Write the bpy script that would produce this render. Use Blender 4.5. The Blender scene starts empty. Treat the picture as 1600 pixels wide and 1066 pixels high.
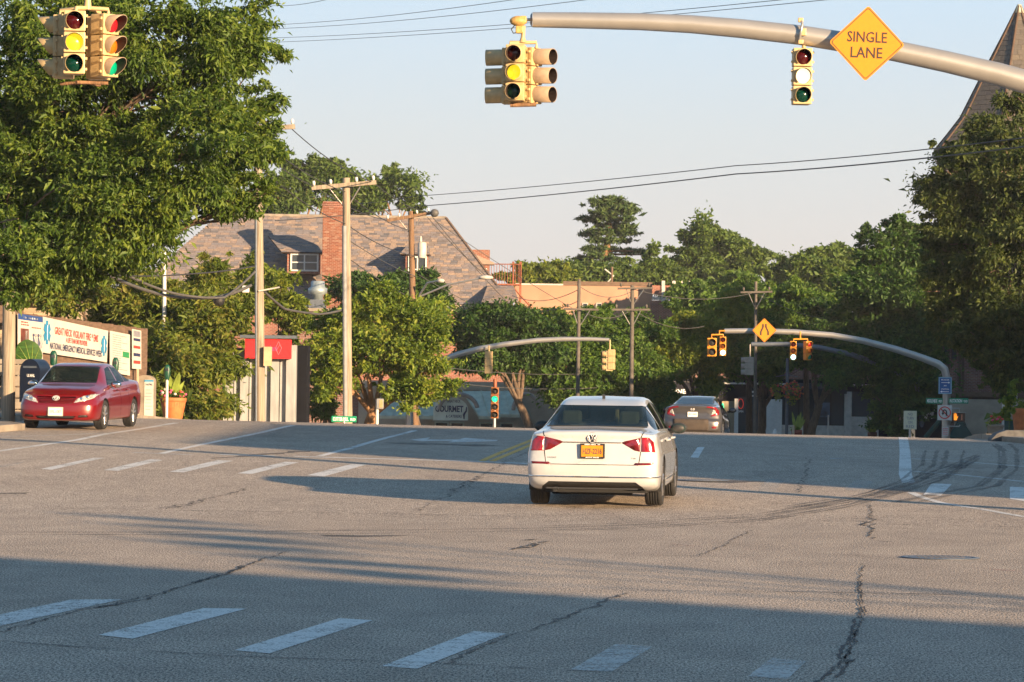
import bpy, bmesh, math, random
import numpy as np
from mathutils import Vector, Matrix, Euler
R = math.radians
rng = np.random.default_rng(7)
random.seed(7)
S = bpy.context.scene
COL = S.collection

# ------------------------------------------------------------------ camera, light, exposure
F = 5600.0                      # focal length in pixels of a 1600 px wide picture
CAM = Vector((0.0, 0.0, 1.73))
ROLL, PITCH = 0.014, math.atan(62.0 / F)
FWD = Vector((0, math.cos(PITCH), math.sin(PITCH)))
U0 = Vector((0, -math.sin(PITCH), math.cos(PITCH)))
X0 = Vector((1, 0, 0))
RGT = X0 * math.cos(ROLL) + U0 * math.sin(ROLL)
UPV = -X0 * math.sin(ROLL) + U0 * math.cos(ROLL)
cd = bpy.data.cameras.new('camera')
cam = bpy.data.objects.new('camera', cd)
COL.objects.link(cam)
cd.sensor_width = 36.0
cd.lens = F / 1600.0 * 36.0
cd.clip_start, cd.clip_end = 0.5, 6000
cam.matrix_world = Matrix(((RGT.x, UPV.x, -FWD.x, CAM.x), (RGT.y, UPV.y, -FWD.y, CAM.y),
                           (RGT.z, UPV.z, -FWD.z, CAM.z), (0, 0, 0, 1)))
S.camera = cam

SUN_EL, SUN_AZ = R(10.6), (0.65, -0.76)         # the sun stands low, behind the camera to the right
SUNV = Vector((SUN_AZ[0] * math.cos(SUN_EL), SUN_AZ[1] * math.cos(SUN_EL), math.sin(SUN_EL)))
world = bpy.data.worlds.new('World')
S.world = world
world.use_nodes = True
wn = world.node_tree
bg = wn.nodes['Background']
sky = wn.nodes.new('ShaderNodeTexSky')
sky.sky_type = 'NISHITA'
sky.sun_disc = False
sky.sun_elevation = SUN_EL
sky.sun_rotation = math.atan2(SUN_AZ[0], SUN_AZ[1])
sky.air_density, sky.dust_density, sky.ozone_density = 1.0, 2.0, 1.0
wn.links.new(sky.outputs[0], bg.inputs[0])
bg.inputs[1].default_value = 0.06
# morning haze: a pale band at the horizon that turns blue with height
tcw = wn.nodes.new('ShaderNodeTexCoord'); sxw = wn.nodes.new('ShaderNodeSeparateXYZ'); rpw = wn.nodes.new('ShaderNodeValToRGB')
wn.links.new(tcw.outputs['Generated'], sxw.inputs[0]); wn.links.new(sxw.outputs[2], rpw.inputs[0])
_sk = [(0.0, (.285, .263, .252)), (.035, (.280, .266, .262)), (.070, (.254, .273, .291)), (.115, (.216, .280, .347)), (.33, (.090, .160, .245)), (1.0, (.032, .090, .165))]
while len(rpw.color_ramp.elements) < len(_sk): rpw.color_ramp.elements.new(.5)
for e, (p, c) in zip(rpw.color_ramp.elements, _sk): e.position = p; e.color = (*c, 1)
bg2 = wn.nodes.new('ShaderNodeBackground'); wn.links.new(rpw.outputs[0], bg2.inputs[0]); bg2.inputs[1].default_value = 1.0
mxw = wn.nodes.new('ShaderNodeMixShader'); mxw.inputs[0].default_value = 0.12
wn.links.new(bg2.outputs[0], mxw.inputs[1]); wn.links.new(bg.outputs[0], mxw.inputs[2])
wn.links.new(mxw.outputs[0], wn.nodes['World Output'].inputs[0])
sl = bpy.data.lights.new('sun', 'SUN')
sl.energy = 5.0
sl.angle = R(0.6)
sl.color = (1.0, 0.70, 0.41)
sun = bpy.data.objects.new('sun', sl)
COL.objects.link(sun)
sun.rotation_euler = SUNV.to_track_quat('Z', 'Y').to_euler()
S.view_settings.view_transform = 'Standard'
S.view_settings.look = 'None'
S.view_settings.gamma = 1.0
S.view_settings.exposure = 1.55
S.view_settings.use_curve_mapping = False
S.render.resolution_x, S.render.resolution_y = 1024, 682

# ------------------------------------------------------------------ where things stand
def P(px, py, d):
    """world point seen at picture pixel (px, py) of the 1600x1066 photograph, d metres ahead"""
    return CAM + d * (FWD + RGT * ((px - 800.0) / F) + UPV * ((533.0 - py) / F))
_ky = np.array([-400, 44, 50, 56, 62, 70, 78, 85, 90, 100, 114, 130, 150, 170, 190, 400, 4000.])
_kz = np.array([0, 0, .02, .14, .28, .39, .46, .58, .57, .34, -.10, -.60, -1.15, -1.5, -1.6, -1.6, -1.6])
_yy = np.arange(-400, 4000, 0.5)
_zz = np.interp(_yy, _ky, _kz)
_k = np.ones(13) / 13
_zs = np.convolve(np.pad(_zz, 6, 'edge'), _k, 'valid')
def zg(x, y):
    y = np.asarray(y, float); x = np.asarray(x, float)
    w = np.clip((y - 48) / 30.0, 0, 1); w = w * w * (3 - 2 * w)
    w2 = np.clip((135 - y) / 45.0, 0, 1)
    return np.interp(y, _yy, _zs) - 0.011 * np.clip(x, -16, 16) * w * w2
def zg1(x, y):
    return float(zg(x, y))
def G(px, py):
    """ground point seen at a pixel"""
    d0 = FWD + RGT * ((px - 800.0) / F) + UPV * ((533.0 - py) / F)
    t = 12.0; last = None
    while t < 400:
        p = CAM + d0 * t
        h = p.z - zg1(p.x, p.y)
        if h <= 0:
            a, b = last, t
            for _ in range(25):
                m = (a + b) / 2; q = CAM + d0 * m
                if q.z - zg1(q.x, q.y) > 0: a = m
                else: b = m
            return CAM + d0 * b
        last = t; t += 0.5
    p = CAM + d0 * 88.0
    p.z = zg1(p.x, p.y)
    return p
def W(px, py, a, b):
    """point seen at a pixel on the vertical plane through ground points a, b (x, y)"""
    d0 = FWD + RGT * ((px - 800.0) / F) + UPV * ((533.0 - py) / F)
    n = Vector((b[1] - a[1], a[0] - b[0], 0))
    t = (Vector((a[0], a[1], 0)) - CAM).dot(n) / d0.dot(n)
    return CAM + d0 * t

# ------------------------------------------------------------------ objects and tags
def tag(o, label=None, cat=None, group=None, kind=None):
    if label: o['label'] = label
    if cat: o['category'] = cat
    if group: o['group'] = group
    if kind: o['kind'] = kind
    return o
def empty(name, loc=(0, 0, 0), rz=0.0, parent=None):
    o = bpy.data.objects.new(name, None)
    o.empty_display_size = 0.2
    o.location = loc; o.rotation_euler = (0, 0, rz)
    COL.objects.link(o)
    if parent: o.parent = parent
    return o
def thing(name, label, cat, loc=(0, 0, 0), rz=0.0, group=None):
    return tag(empty(name, loc, rz), label, cat, group)
def link(name, me, mat=None, parent=None, loc=None):
    o = bpy.data.objects.new(name, me)
    if mat is not None and len(me.materials) == 0: me.materials.append(mat)
    if loc is not None: o.location = loc
    COL.objects.link(o)
    if parent: o.parent = parent
    return o
def npmesh(name, V, faces, smooth=False):
    """fast mesh from numpy verts and an (n,k) face array or a list of faces"""
    me = bpy.data.meshes.new(name)
    V = np.asarray(V, np.float32)
    if isinstance(faces, np.ndarray):
        n, k = faces.shape
        me.vertices.add(len(V)); me.vertices.foreach_set('co', V.ravel())
        me.loops.add(n * k); me.loops.foreach_set('vertex_index', faces.astype(np.int32).ravel())
        me.polygons.add(n); me.polygons.foreach_set('loop_start', np.arange(0, n * k, k, dtype=np.int32))
        me.polygons.foreach_set('loop_total', np.full(n, k, np.int32))
        me.update(calc_edges=True)
    else:
        me.from_pydata([tuple(v) for v in V], [], [tuple(f) for f in faces]); me.update()
    if smooth:
        me.polygons.foreach_set('use_smooth', np.ones(len(me.polygons), bool))
    return me
class MB:
    """collects shapes and links them as one mesh object"""
    def __init__(s): s.v, s.f, s.sm = [], [], []
    def add(s, V, Fc, smooth=False, M=None):
        o = len(s.v)
        for p in V:
            p = Vector(p)
            s.v.append(M @ p if M is not None else p)
        for f in Fc:
            s.f.append(tuple(i + o for i in f)); s.sm.append(smooth)
        return s
    def box(s, c, size, rz=0.0, M=None, bev=0.0):
        x, y, z = size[0] / 2, size[1] / 2, size[2] / 2
        T = Matrix.Translation(c) @ Matrix.Rotation(rz, 4, 'Z')
        if M is not None: T = M @ T
        if bev <= 0:
            V = [(-x, -y, -z), (x, -y, -z), (x, y, -z), (-x, y, -z), (-x, -y, z), (x, -y, z), (x, y, z), (-x, y, z)]
            return s.add(V, [(0, 3, 2, 1), (4, 5, 6, 7), (0, 1, 5, 4), (1, 2, 6, 5), (2, 3, 7, 6), (3, 0, 4, 7)], M=T)
        bm = bmesh.new()
        bmesh.ops.create_cube(bm, size=1.0)
        for v in bm.verts: v.co = Vector((v.co.x * 2 * x, v.co.y * 2 * y, v.co.z * 2 * z))
        bmesh.ops.bevel(bm, geom=list(bm.edges), offset=min(bev, x * .9, y * .9, z * .9), segments=2, affect='EDGES', profile=0.6)
        bm.verts.index_update()
        s.add([v.co for v in bm.verts], [[v.index for v in f.verts] for f in bm.faces], False, T)
        bm.free(); return s
    def tube(s, pts, r, n=10, caps=True, smooth=True, M=None):
        pts = [Vector(p) for p in pts]
        rs = list(r) if hasattr(r, '__len__') else [r] * len(pts)
        V, Fc = [], []
        up = Vector((0, 0, 1)); prev = None
        for i, p in enumerate(pts):
            t = (pts[min(i + 1, len(pts) - 1)] - pts[max(i - 1, 0)])
            t = t.normalized() if t.length > 1e-9 else Vector((0, 0, 1))
            if prev is None:
                a = t.cross(up)
                if a.length < 1e-3: a = t.cross(Vector((1, 0, 0)))
            else:
                a = prev - t * prev.dot(t)
            a.normalize(); b = t.cross(a); prev = a
            for k in range(n):
                q = 2 * math.pi * k / n
                V.append(p + (a * math.cos(q) + b * math.sin(q)) * rs[i])
        for i in range(len(pts) - 1):
            for k in range(n):
                k2 = (k + 1) % n
                Fc.append((i * n + k, (i + 1) * n + k, (i + 1) * n + k2, i * n + k2))
        s.add(V, Fc, smooth, M)
        if caps:
            s.add(V[:n], [tuple(range(n))], False, M); s.add(V[-n:], [tuple(range(n - 1, -1, -1))], False, M)
        return s
    def lathe(s, prof, n=20, M=None, smooth=True):
        """prof: (radius, z) from bottom to top, about z"""
        V, Fc = [], []
        for r_, z in prof:
            for k in range(n):
                q = 2 * math.pi * k / n
                V.append((r_ * math.cos(q), r_ * math.sin(q), z))
        for i in range(len(prof) - 1):
            for k in range(n):
                k2 = (k + 1) % n
                Fc.append((i * n + k, i * n + k2, (i + 1) * n + k2, (i + 1) * n + k))
        Fc.append(tuple(range(n - 1, -1, -1))); Fc.append(tuple((len(prof) - 1) * n + k for k in range(n)))
        return s.add(V, Fc, smooth, M)
    def prism(s, poly, y0, y1, M=None):
        """poly in (x, z), extruded along y"""
        n = len(poly)
        area = sum(poly[i][0] * poly[(i + 1) % n][1] - poly[(i + 1) % n][0] * poly[i][1] for i in range(n))
        if area < 0: poly = poly[::-1]
        V = [(p[0], y0, p[1]) for p in poly] + [(p[0], y1, p[1]) for p in poly]
        Fc = [tuple(range(n)), tuple(range(2 * n - 1, n - 1, -1))]
        for i in range(n):
            j = (i + 1) % n
            Fc.append((i, i + n, j + n, j))
        return s.add(V, Fc, False, M)
    def quadbox(s, q, t):
        """a slab: corner points q (3d), thickness vector t"""
        q = [Vector(p) for p in q]; t = Vector(t); n = len(q)
        V = q + [p + t for p in q]
        Fc = [tuple(range(n)), tuple(range(2 * n - 1, n - 1, -1))]
        for i in range(n):
            j = (i + 1) % n
            Fc.append((i, i + n, j + n, j))
        return s.add(V, Fc)
    def ball(s, c, r, seg=14, rings=9, M=None):
        r = (r, r, r) if not hasattr(r, '__len__') else r
        V, Fc = [], []
        for i in range(rings + 1):
            a = math.pi * i / rings
            for k in range(seg):
                q = 2 * math.pi * k / seg
                V.append((c[0] + r[0] * math.sin(a) * math.cos(q), c[1] + r[1] * math.sin(a) * math.sin(q), c[2] - r[2] * math.cos(a)))
        for i in range(rings):
            for k in range(seg):
                k2 = (k + 1) % seg
                Fc.append((i * seg + k, i * seg + k2, (i + 1) * seg + k2, (i + 1) * seg + k))
        return s.add(V, Fc, True, M)
    def mesh(s, name):
        me = bpy.data.meshes.new(name)
        me.from_pydata([tuple(v) for v in s.v], [], s.f); me.update()
        me.polygons.foreach_set('use_smooth', np.array(s.sm, bool))
        bm = bmesh.new(); bm.from_mesh(me); bmesh.ops.recalc_face_normals(bm, faces=bm.faces); bm.to_mesh(me); bm.free()
        return me
    def build(s, name, mat, parent=None, loc=None):
        return link(name, s.mesh(name), mat, parent, loc)

# ------------------------------------------------------------------ materials
def new_mat(name):
    m = bpy.data.materials.new(name); m.use_nodes = True
    nt = m.node_tree
    return m, nt, nt.nodes['Principled BSDF']
def mat(name, color, rough=0.6, metal=0.0, var=0.10, scale=6.0, bump=0.0, bscale=40.0, coat=0.0, spec=None, stretch=(1, 1, 1), dirt=None):
    """plain procedural material: colour with a little noise wear and relief"""
    m, nt, b = new_mat(name)
    N, L = nt.nodes, nt.links
    tc = N.new('ShaderNodeTexCoord'); mp = N.new('ShaderNodeMapping'); mp.inputs['Scale'].default_value = stretch
    L.new(tc.outputs['Object'], mp.inputs[0])
    nz = N.new('ShaderNodeTexNoise'); nz.inputs['Scale'].default_value = scale; nz.inputs['Detail'].default_value = 6
    L.new(mp.outputs[0], nz.inputs['Vector'])
    rp = N.new('ShaderNodeValToRGB')
    c0 = [max(0, c * (1 - var * 1.6)) for c in color]; c1 = [min(1, c * (1 + var)) for c in color]
    if dirt: c0 = dirt
    rp.color_ramp.elements[0].position = .3; rp.color_ramp.elements[1].position = .62
    rp.color_ramp.elements[0].color = (*c0, 1); rp.color_ramp.elements[1].color = (*c1, 1)
    L.new(nz.outputs[0], rp.inputs[0]); L.new(rp.outputs[0], b.inputs['Base Color'])
    b.inputs['Roughness'].default_value = rough; b.inputs['Metallic'].default_value = metal
    if coat: b.inputs['Coat Weight'].default_value = coat; b.inputs['Coat Roughness'].default_value = 0.04
    if spec is not None: b.inputs['Specular IOR Level'].default_value = spec
    if bump:
        n2 = N.new('ShaderNodeTexNoise'); n2.inputs['Scale'].default_value = bscale; n2.inputs['Detail'].default_value = 4
        L.new(mp.outputs[0], n2.inputs['Vector'])
        bp = N.new('ShaderNodeBump'); bp.inputs['Strength'].default_value = bump; bp.inputs['Distance'].default_value = 0.02
        L.new(n2.outputs[0], bp.inputs['Height']); L.new(bp.outputs[0], b.inputs['Normal'])
    return m
def emit(name, color, strength):
    m, nt, b = new_mat(name)
    b.inputs['Base Color'].default_value = (*color, 1)
    b.inputs['Emission Color'].default_value = (*color, 1); b.inputs['Emission Strength'].default_value = strength
    b.inputs['Roughness'].default_value = .3
    return m
def leafmat(name, cols, trans=0.35, rough=0.55, gloss=0.022):
    m, nt, b = new_mat(name)
    N, L = nt.nodes, nt.links
    gi = N.new('ShaderNodeNewGeometry'); rp = N.new('ShaderNodeValToRGB')
    while len(rp.color_ramp.elements) < len(cols): rp.color_ramp.elements.new(.5)
    for i, c in enumerate(cols):
        rp.color_ramp.elements[i].position = i / max(1, len(cols) - 1); rp.color_ramp.elements[i].color = (*c, 1)
    tcl = N.new('ShaderNodeTexCoord'); nzl = N.new('ShaderNodeTexNoise'); nzl.inputs['Scale'].default_value = .9; nzl.inputs['Detail'].default_value = 3
    L.new(tcl.outputs['Object'], nzl.inputs['Vector'])
    mrl = N.new('ShaderNodeMapRange'); mrl.inputs['From Min'].default_value = .3; mrl.inputs['From Max'].default_value = .7; mrl.inputs['To Min'].default_value = -.38; mrl.inputs['To Max'].default_value = .38
    adl = N.new('ShaderNodeMath'); adl.operation = 'ADD'; adl.use_clamp = True
    L.new(nzl.outputs[0], mrl.inputs[0]); L.new(mrl.outputs[0], adl.inputs[0]); L.new(gi.outputs['Random Per Island'], adl.inputs[1])
    L.new(adl.outputs[0], rp.inputs[0])
    df = N.new('ShaderNodeBsdfDiffuse'); tr = N.new('ShaderNodeBsdfTranslucent'); mx = N.new('ShaderNodeMixShader')
    hs = N.new('ShaderNodeHueSaturation'); hs.inputs['Hue'].default_value = .485; hs.inputs['Value'].default_value = 1.25
    L.new(rp.outputs[0], df.inputs[0]); L.new(rp.outputs[0], hs.inputs['Color']); L.new(hs.outputs[0], tr.inputs[0])
    mx.inputs[0].default_value = trans
    L.new(df.outputs[0], mx.inputs[1]); L.new(tr.outputs[0], mx.inputs[2])
    gl = N.new('ShaderNodeBsdfGlossy'); gl.inputs['Roughness'].default_value = rough
    m2 = N.new('ShaderNodeMixShader'); m2.inputs[0].default_value = gloss
    L.new(mx.outputs[0], m2.inputs[1]); L.new(gl.outputs[0], m2.inputs[2])
    L.new(m2.outputs[0], N['Material Output'].inputs[0])
    N.remove(b)
    return m
def islandmat(name, cols, rough=0.8, bump=0.25, bscale=30.0):
    """each separate piece of a mesh, and each separate object, takes its own tone"""
    m, nt, b = new_mat(name)
    N, L = nt.nodes, nt.links
    gi = N.new('ShaderNodeNewGeometry'); oi = N.new('ShaderNodeObjectInfo'); ad = N.new('ShaderNodeMath'); fr = N.new('ShaderNodeMath')
    ad.operation = 'ADD'; fr.operation = 'FRACT'
    L.new(gi.outputs['Random Per Island'], ad.inputs[0]); L.new(oi.outputs['Random'], ad.inputs[1]); L.new(ad.outputs[0], fr.inputs[0])
    rp = N.new('ShaderNodeValToRGB')
    while len(rp.color_ramp.elements) < len(cols): rp.color_ramp.elements.new(.5)
    for i, c in enumerate(cols):
        rp.color_ramp.elements[i].position = i / max(1, len(cols) - 1); rp.color_ramp.elements[i].color = (*c, 1)
    L.new(fr.outputs[0], rp.inputs[0])
    nz = N.new('ShaderNodeTexNoise'); nz.inputs['Scale'].default_value = bscale
    mx = N.new('ShaderNodeMix'); mx.data_type = 'RGBA'; mx.blend_type = 'MULTIPLY'; mx.inputs['Factor'].default_value = .5
    tc = N.new('ShaderNodeTexCoord'); L.new(tc.outputs['Object'], nz.inputs['Vector'])
    L.new(rp.outputs[0], mx.inputs[6]); L.new(nz.outputs[0], mx.inputs[7]); L.new(mx.outputs[2], b.inputs['Base Color'])
    bp = N.new('ShaderNodeBump'); bp.inputs['Strength'].default_value = bump; bp.inputs['Distance'].default_value = .02
    L.new(nz.outputs[0], bp.inputs['Height']); L.new(bp.outputs[0], b.inputs['Normal'])
    b.inputs['Roughness'].default_value = rough
    return m
def brickmat(name, c1, c2, mortar, bw=.21, bh=.075):
    m, nt, b = new_mat(name)
    N, L = nt.nodes, nt.links
    tc = N.new('ShaderNodeTexCoord'); sx = N.new('ShaderNodeSeparateXYZ'); L.new(tc.outputs['Object'], sx.inputs[0])
    ad = N.new('ShaderNodeMath'); L.new(sx.outputs[0], ad.inputs[0]); L.new(sx.outputs[1], ad.inputs[1])
    cx = N.new('ShaderNodeCombineXYZ'); L.new(ad.outputs[0], cx.inputs[0]); L.new(sx.outputs[2], cx.inputs[1])
    br = N.new('ShaderNodeTexBrick'); br.inputs['Scale'].default_value = 1.0
    br.inputs['Brick Width'].default_value = bw; br.inputs['Row Height'].default_value = bh; br.inputs['Mortar Size'].default_value = .012
    br.inputs['Color1'].default_value = (*c1, 1); br.inputs['Color2'].default_value = (*c2, 1); br.inputs['Mortar'].default_value = (*mortar, 1)
    L.new(cx.outputs[0], br.inputs['Vector'])
    nz = N.new('ShaderNodeTexNoise'); nz.inputs['Scale'].default_value = 1.7; nz.inputs['Detail'].default_value = 6; L.new(tc.outputs['Object'], nz.inputs['Vector'])
    mx = N.new('ShaderNodeMix'); mx.data_type = 'RGBA'; mx.blend_type = 'OVERLAY'; mx.inputs['Factor'].default_value = .6
    L.new(br.outputs[0], mx.inputs[6]); L.new(nz.outputs[0], mx.inputs[7]); L.new(mx.outputs[2], b.inputs['Base Color'])
    bp = N.new('ShaderNodeBump'); bp.inputs['Strength'].default_value = .6; bp.inputs['Distance'].default_value = -.01
    L.new(br.outputs['Fac'], bp.inputs['Height']); L.new(bp.outputs[0], b.inputs['Normal'])
    b.inputs['Roughness'].default_value = .85
    return m
def glassmat(name, color=(.02, .03, .035), rough=.04, alpha=1.0):
    m, nt, b = new_mat(name)
    b.inputs['Base Color'].default_value = (*color, 1); b.inputs['Roughness'].default_value = rough
    b.inputs['Specular IOR Level'].default_value = .6
    if alpha < 1:
        N, L = nt.nodes, nt.links
        tr = N.new('ShaderNodeBsdfTransparent'); tr.inputs[0].default_value = (.42, .56, .56, 1)
        mx = N.new('ShaderNodeMixShader'); mx.inputs[0].default_value = alpha
        L.new(tr.outputs[0], mx.inputs[1]); L.new(b.outputs[0], mx.inputs[2]); L.new(mx.outputs[0], N['Material Output'].inputs[0])
    return m
M = {}
M['galv'] = mat('galvanised steel', (.41, .395, .37), .34, .6, .045, 3, .03, 60, stretch=(1, 1, 1))
M['galvdark'] = mat('dark grey painted steel', (.10, .12, .15), .5, .3, .1, 9)
M['cream'] = mat('aged cream enamel', (.46, .335, .165), .45, 0, .08, 14, .05, 70)
M['orange'] = mat('amber yellow enamel', (.60, .235, .012), .42, 0, .06, 12)
M['black'] = mat('matt black', (.012, .012, .013), .6, 0, .1)
M['rubber'] = mat('tyre rubber', (.018, .018, .019), .75, 0, .15, 20, .1, 80)
M['chrome'] = mat('chrome', (.75, .75, .76), .12, 1.0, .03)
M['silver'] = mat('alloy silver', (.55, .55, .56), .3, .9, .05)
M['white'] = mat('white enamel', (.58, .57, .54), .5, 0, .05, 9)
M['offwhite'] = mat('weathered white paint', (.44, .42, .38), .6, 0, .12, 5)
M['wood'] = mat('weathered grey pole wood', (.265, .22, .165), .85, 0, .25, 3.5, .5, 18, stretch=(8, 8, .35))
M['wooddark'] = mat('brown creosoted pole wood', (.17, .10, .055), .85, 0, .28, 3.5, .5, 18, stretch=(8, 8, .35))
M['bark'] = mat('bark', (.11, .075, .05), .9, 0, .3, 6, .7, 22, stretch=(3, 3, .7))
M['wire'] = mat('black wire insulation', (.03, .03, .032), .6)
M['wiregrey'] = mat('weathered grey cable', (.075, .073, .07), .6)
M['green_sign'] = mat('green sign sheeting', (.0, .22, .11), .4, 0, .05)
M['meter_green'] = mat('dark green parking meter enamel', (.006, .06, .036), .35, 0, .1)
M['terracotta'] = mat('terracotta', (.45, .135, .04), .7, 0, .12, 8, .1, 30)
M['concrete'] = mat('worn concrete', (.24, .205, .165), .9, 0, .2, 2.5, .35, 40)
M['sidewalk'] = mat('pavement concrete', (.24, .21, .18), .9, 0, .18, 2.0, .3, 50)
M['navy'] = mat('navy blue enamel', (.004, .008, .022), .35, 0, .1)
M['sign_yellow'] = mat('yellow sign sheeting', (.58, .20, .002), .4, 0, .03, 20)
M['sign_black'] = mat('black sign print', (.02, .012, .008), .5)
M['plate_orange'] = mat('orange plate', (.60, .215, .006), .4)
M['plate_white'] = mat('white plate', (.72, .72, .68), .4)
M['print_navy'] = mat('navy print', (.02, .03, .09), .5)
M['print_red'] = mat('red print', (.6, .04, .03), .5)
M['print_grey'] = mat('grey print', (.22, .22, .25), .5)
M['print_white'] = mat('white print', (.80, .80, .78), .5)
M['print_blue'] = mat('blue print', (.02, .20, .38), .5)
M['print_green'] = mat('green print', (.02, .22, .08), .5)
M['banner'] = mat('white vinyl banner', (.50, .475, .43), .55, 0, .04, 3, .1, 6)
M['glass'] = glassmat('dark window glass')
M['redlens_off'] = mat('unlit red lens', (.045, .003, .004), .12, 0, .1, 60)
M['amberlens_off'] = mat('unlit amber lens', (.14, .035, .006), .12, 0, .1, 60)
M['greenlens_off'] = mat('unlit green lens', (.001, .028, .018), .12, 0, .1, 60)
M['redlens'] = mat('sunlit red lens', (.42, .012, .02), .15, 0, .1, 60)
M['amberlens'] = mat('sunlit amber lens', (.5, .13, .01), .15, 0, .1, 60)
M['greenlens'] = mat('sunlit green lens', (.0, .30, .17), .15, 0, .1, 60)
M['amber_lit'] = emit('lit amber lens', (1.0, .70, .02), .36)
M['white_lit'] = emit('glaring amber lens', (1.0, .84, .50), .6)
M['green_lit'] = emit('lit green lens', (.01, .80, .36), .40)
M['cyan_lit'] = emit('glaring green lens', (.45, 1.0, .85), 1.6)
M['hand_lit'] = emit('lit orange hand', (1.0, .32, .02), .36)
M['red_lit'] = emit('lit red lamp', (1.0, .06, .03), .16)
M['brick'] = brickmat('red brick', (.25, .075, .042), (.18, .052, .032), (.27, .20, .16))
M['brickdark'] = brickmat('dark brick', (.19, .085, .06), (.13, .055, .042), (.20, .16, .14))

# ------------------------------------------------------------------ lettering
def text(body, mtl, parent, M4, h=None, w=None, name='lettering', thick=0.002, bold=0.0, center=True):
    """flat lettering in local x (right) / z (up), facing -y, fitted to height h and width w, then placed by matrix M4"""
    cu = bpy.data.curves.new('t', 'FONT'); cu.body = body; cu.size = 1.0; cu.offset = bold; cu.extrude = 0.0
    cu.resolution_u = 2
    o = bpy.data.objects.new('t', cu); COL.objects.link(o)
    dg = bpy.context.evaluated_depsgraph_get()
    me = bpy.data.meshes.new_from_object(o.evaluated_get(dg))
    bpy.data.objects.remove(o); bpy.data.curves.remove(cu)
    n = len(me.vertices)
    co = np.empty(n * 3, np.float32); me.vertices.foreach_get('co', co); co = co.reshape(-1, 3)
    mn, mx = co.min(0), co.max(0)
    sy = (h / (mx[1] - mn[1])) if h else None
    sx = (w / (mx[0] - mn[0])) if w else sy
    if sy is None: sy = sx
    out = np.zeros_like(co)
    cx = (mn[0] + mx[0]) / 2 if center else mn[0]
    out[:, 0] = (co[:, 0] - cx) * sx
    out[:, 2] = (co[:, 1] - (mn[1] + mx[1]) / 2) * sy
    out[:, 1] = -thick
    A = np.array(M4); out = out @ A[:3, :3].T + A[:3, 3]
    me.vertices.foreach_set('co', out.astype(np.float32).ravel()); me.update()
    me.materials.clear(); me.materials.append(mtl)
    me.name = name
    return link(name, me, None, parent)
def frame(o, xdir, zdir=(0, 0, 1)):
    """matrix with local x along xdir, local z about zdir, origin o"""
    x = Vector(xdir).normalized(); z = Vector(zdir); z = (z - x * z.dot(x)).normalized(); y = z.cross(x)
    return Matrix(((x.x, y.x, z.x, o[0]), (x.y, y.y, z.y, o[1]), (x.z, y.z, z.z, o[2]), (0, 0, 0, 1)))
def TR(x=0, y=0, z=0, rz=0): return Matrix.Translation((x, y, z)) @ Matrix.Rotation(rz, 4, 'Z')
def copy_tree(o, parent=None):
    c = o.copy(); COL.objects.link(c)
    if parent: c.parent = parent
    for ch in list(o.children): copy_tree(ch, c)
    return c

# ------------------------------------------------------------------ ground, road, pavements
def asphalt():
    m, nt, b = new_mat('aged asphalt')
    N, L = nt.nodes, nt.links
    tc = N.new('ShaderNodeTexCoord')
    def noise(scale, detail=4, rough=.6, stretch=None, dist=0):
        n = N.new('ShaderNodeTexNoise'); n.inputs['Scale'].default_value = scale; n.inputs['Detail'].default_value = detail
        n.inputs['Roughness'].default_value = rough; n.inputs['Distortion'].default_value = dist
        if stretch:
            mp = N.new('ShaderNodeMapping'); mp.inputs['Scale'].default_value = stretch; mp.inputs['Rotation'].default_value = (0, 0, .12)
            L.new(tc.outputs['Object'], mp.inputs[0]); L.new(mp.outputs[0], n.inputs['Vector'])
        else: L.new(tc.outputs['Object'], n.inputs['Vector'])
        return n
    def ramp(src, p0, c0, p1, c1):
        r = N.new('ShaderNodeValToRGB'); e = r.color_ramp.elements
        e[0].position, e[1].position = p0, p1; e[0].color = (*c0, 1); e[1].color = (*c1, 1)
        L.new(src, r.inputs[0]); return r
    def mul(a, bb, f=1.0, mode='MULTIPLY'):
        x = N.new('ShaderNodeMix'); x.data_type = 'RGBA'; x.blend_type = mode; x.inputs['Factor'].default_value = f
        L.new(a, x.inputs[6]); L.new(bb, x.inputs[7]); return x.outputs[2]
    big = ramp(noise(.16, 5, .65, (1, .35, 1)).outputs[0], .30, (.34, .285, .235), .68, (.44, .375, .315))
    mid = ramp(noise(1.4, 6, .7, (1, .5, 1), .4).outputs[0], .30, (.78, .78, .78), .62, (1.06, 1.05, 1.04))
    spk = ramp(noise(62, 2, .75, (1, .26, 1)).outputs[0], .38, (.30, .30, .31), .58, (1.42, 1.40, 1.36))
    fine = ramp(noise(130, 2, .8, (1, .22, 1)).outputs[0], .36, (.52, .52, .52), .62, (1.33, 1.33, 1.33))
    vo = N.new('ShaderNodeTexVoronoi'); vo.inputs['Scale'].default_value = 46; L.new(tc.outputs['Object'], vo.inputs['Vector'])
    c = mul(mul(mul(big.outputs[0], mid.outputs[0]), spk.outputs[0]), fine.outputs[0])
    stain = ramp(noise(.55, 7, .7, (1, .22, 1), .8).outputs[0], .26, (.62, .61, .62), .40, (1, 1, 1))
    c = mul(c, stain.outputs[0])
    L.new(c, b.inputs['Base Color'])
    b.inputs['Roughness'].default_value = .85; b.inputs['Specular IOR Level'].default_value = .35
    ad = N.new('ShaderNodeMath'); ad.operation = 'ADD'
    L.new(spk.outputs[0], ad.inputs[0]); L.new(vo.outputs[0], ad.inputs[1])
    bp = N.new('ShaderNodeBump'); bp.inputs['Strength'].default_value = .45; bp.inputs['Distance'].default_value = .010
    L.new(ad.outputs[0], bp.inputs['Height']); L.new(bp.outputs[0], b.inputs['Normal'])
    return m
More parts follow.
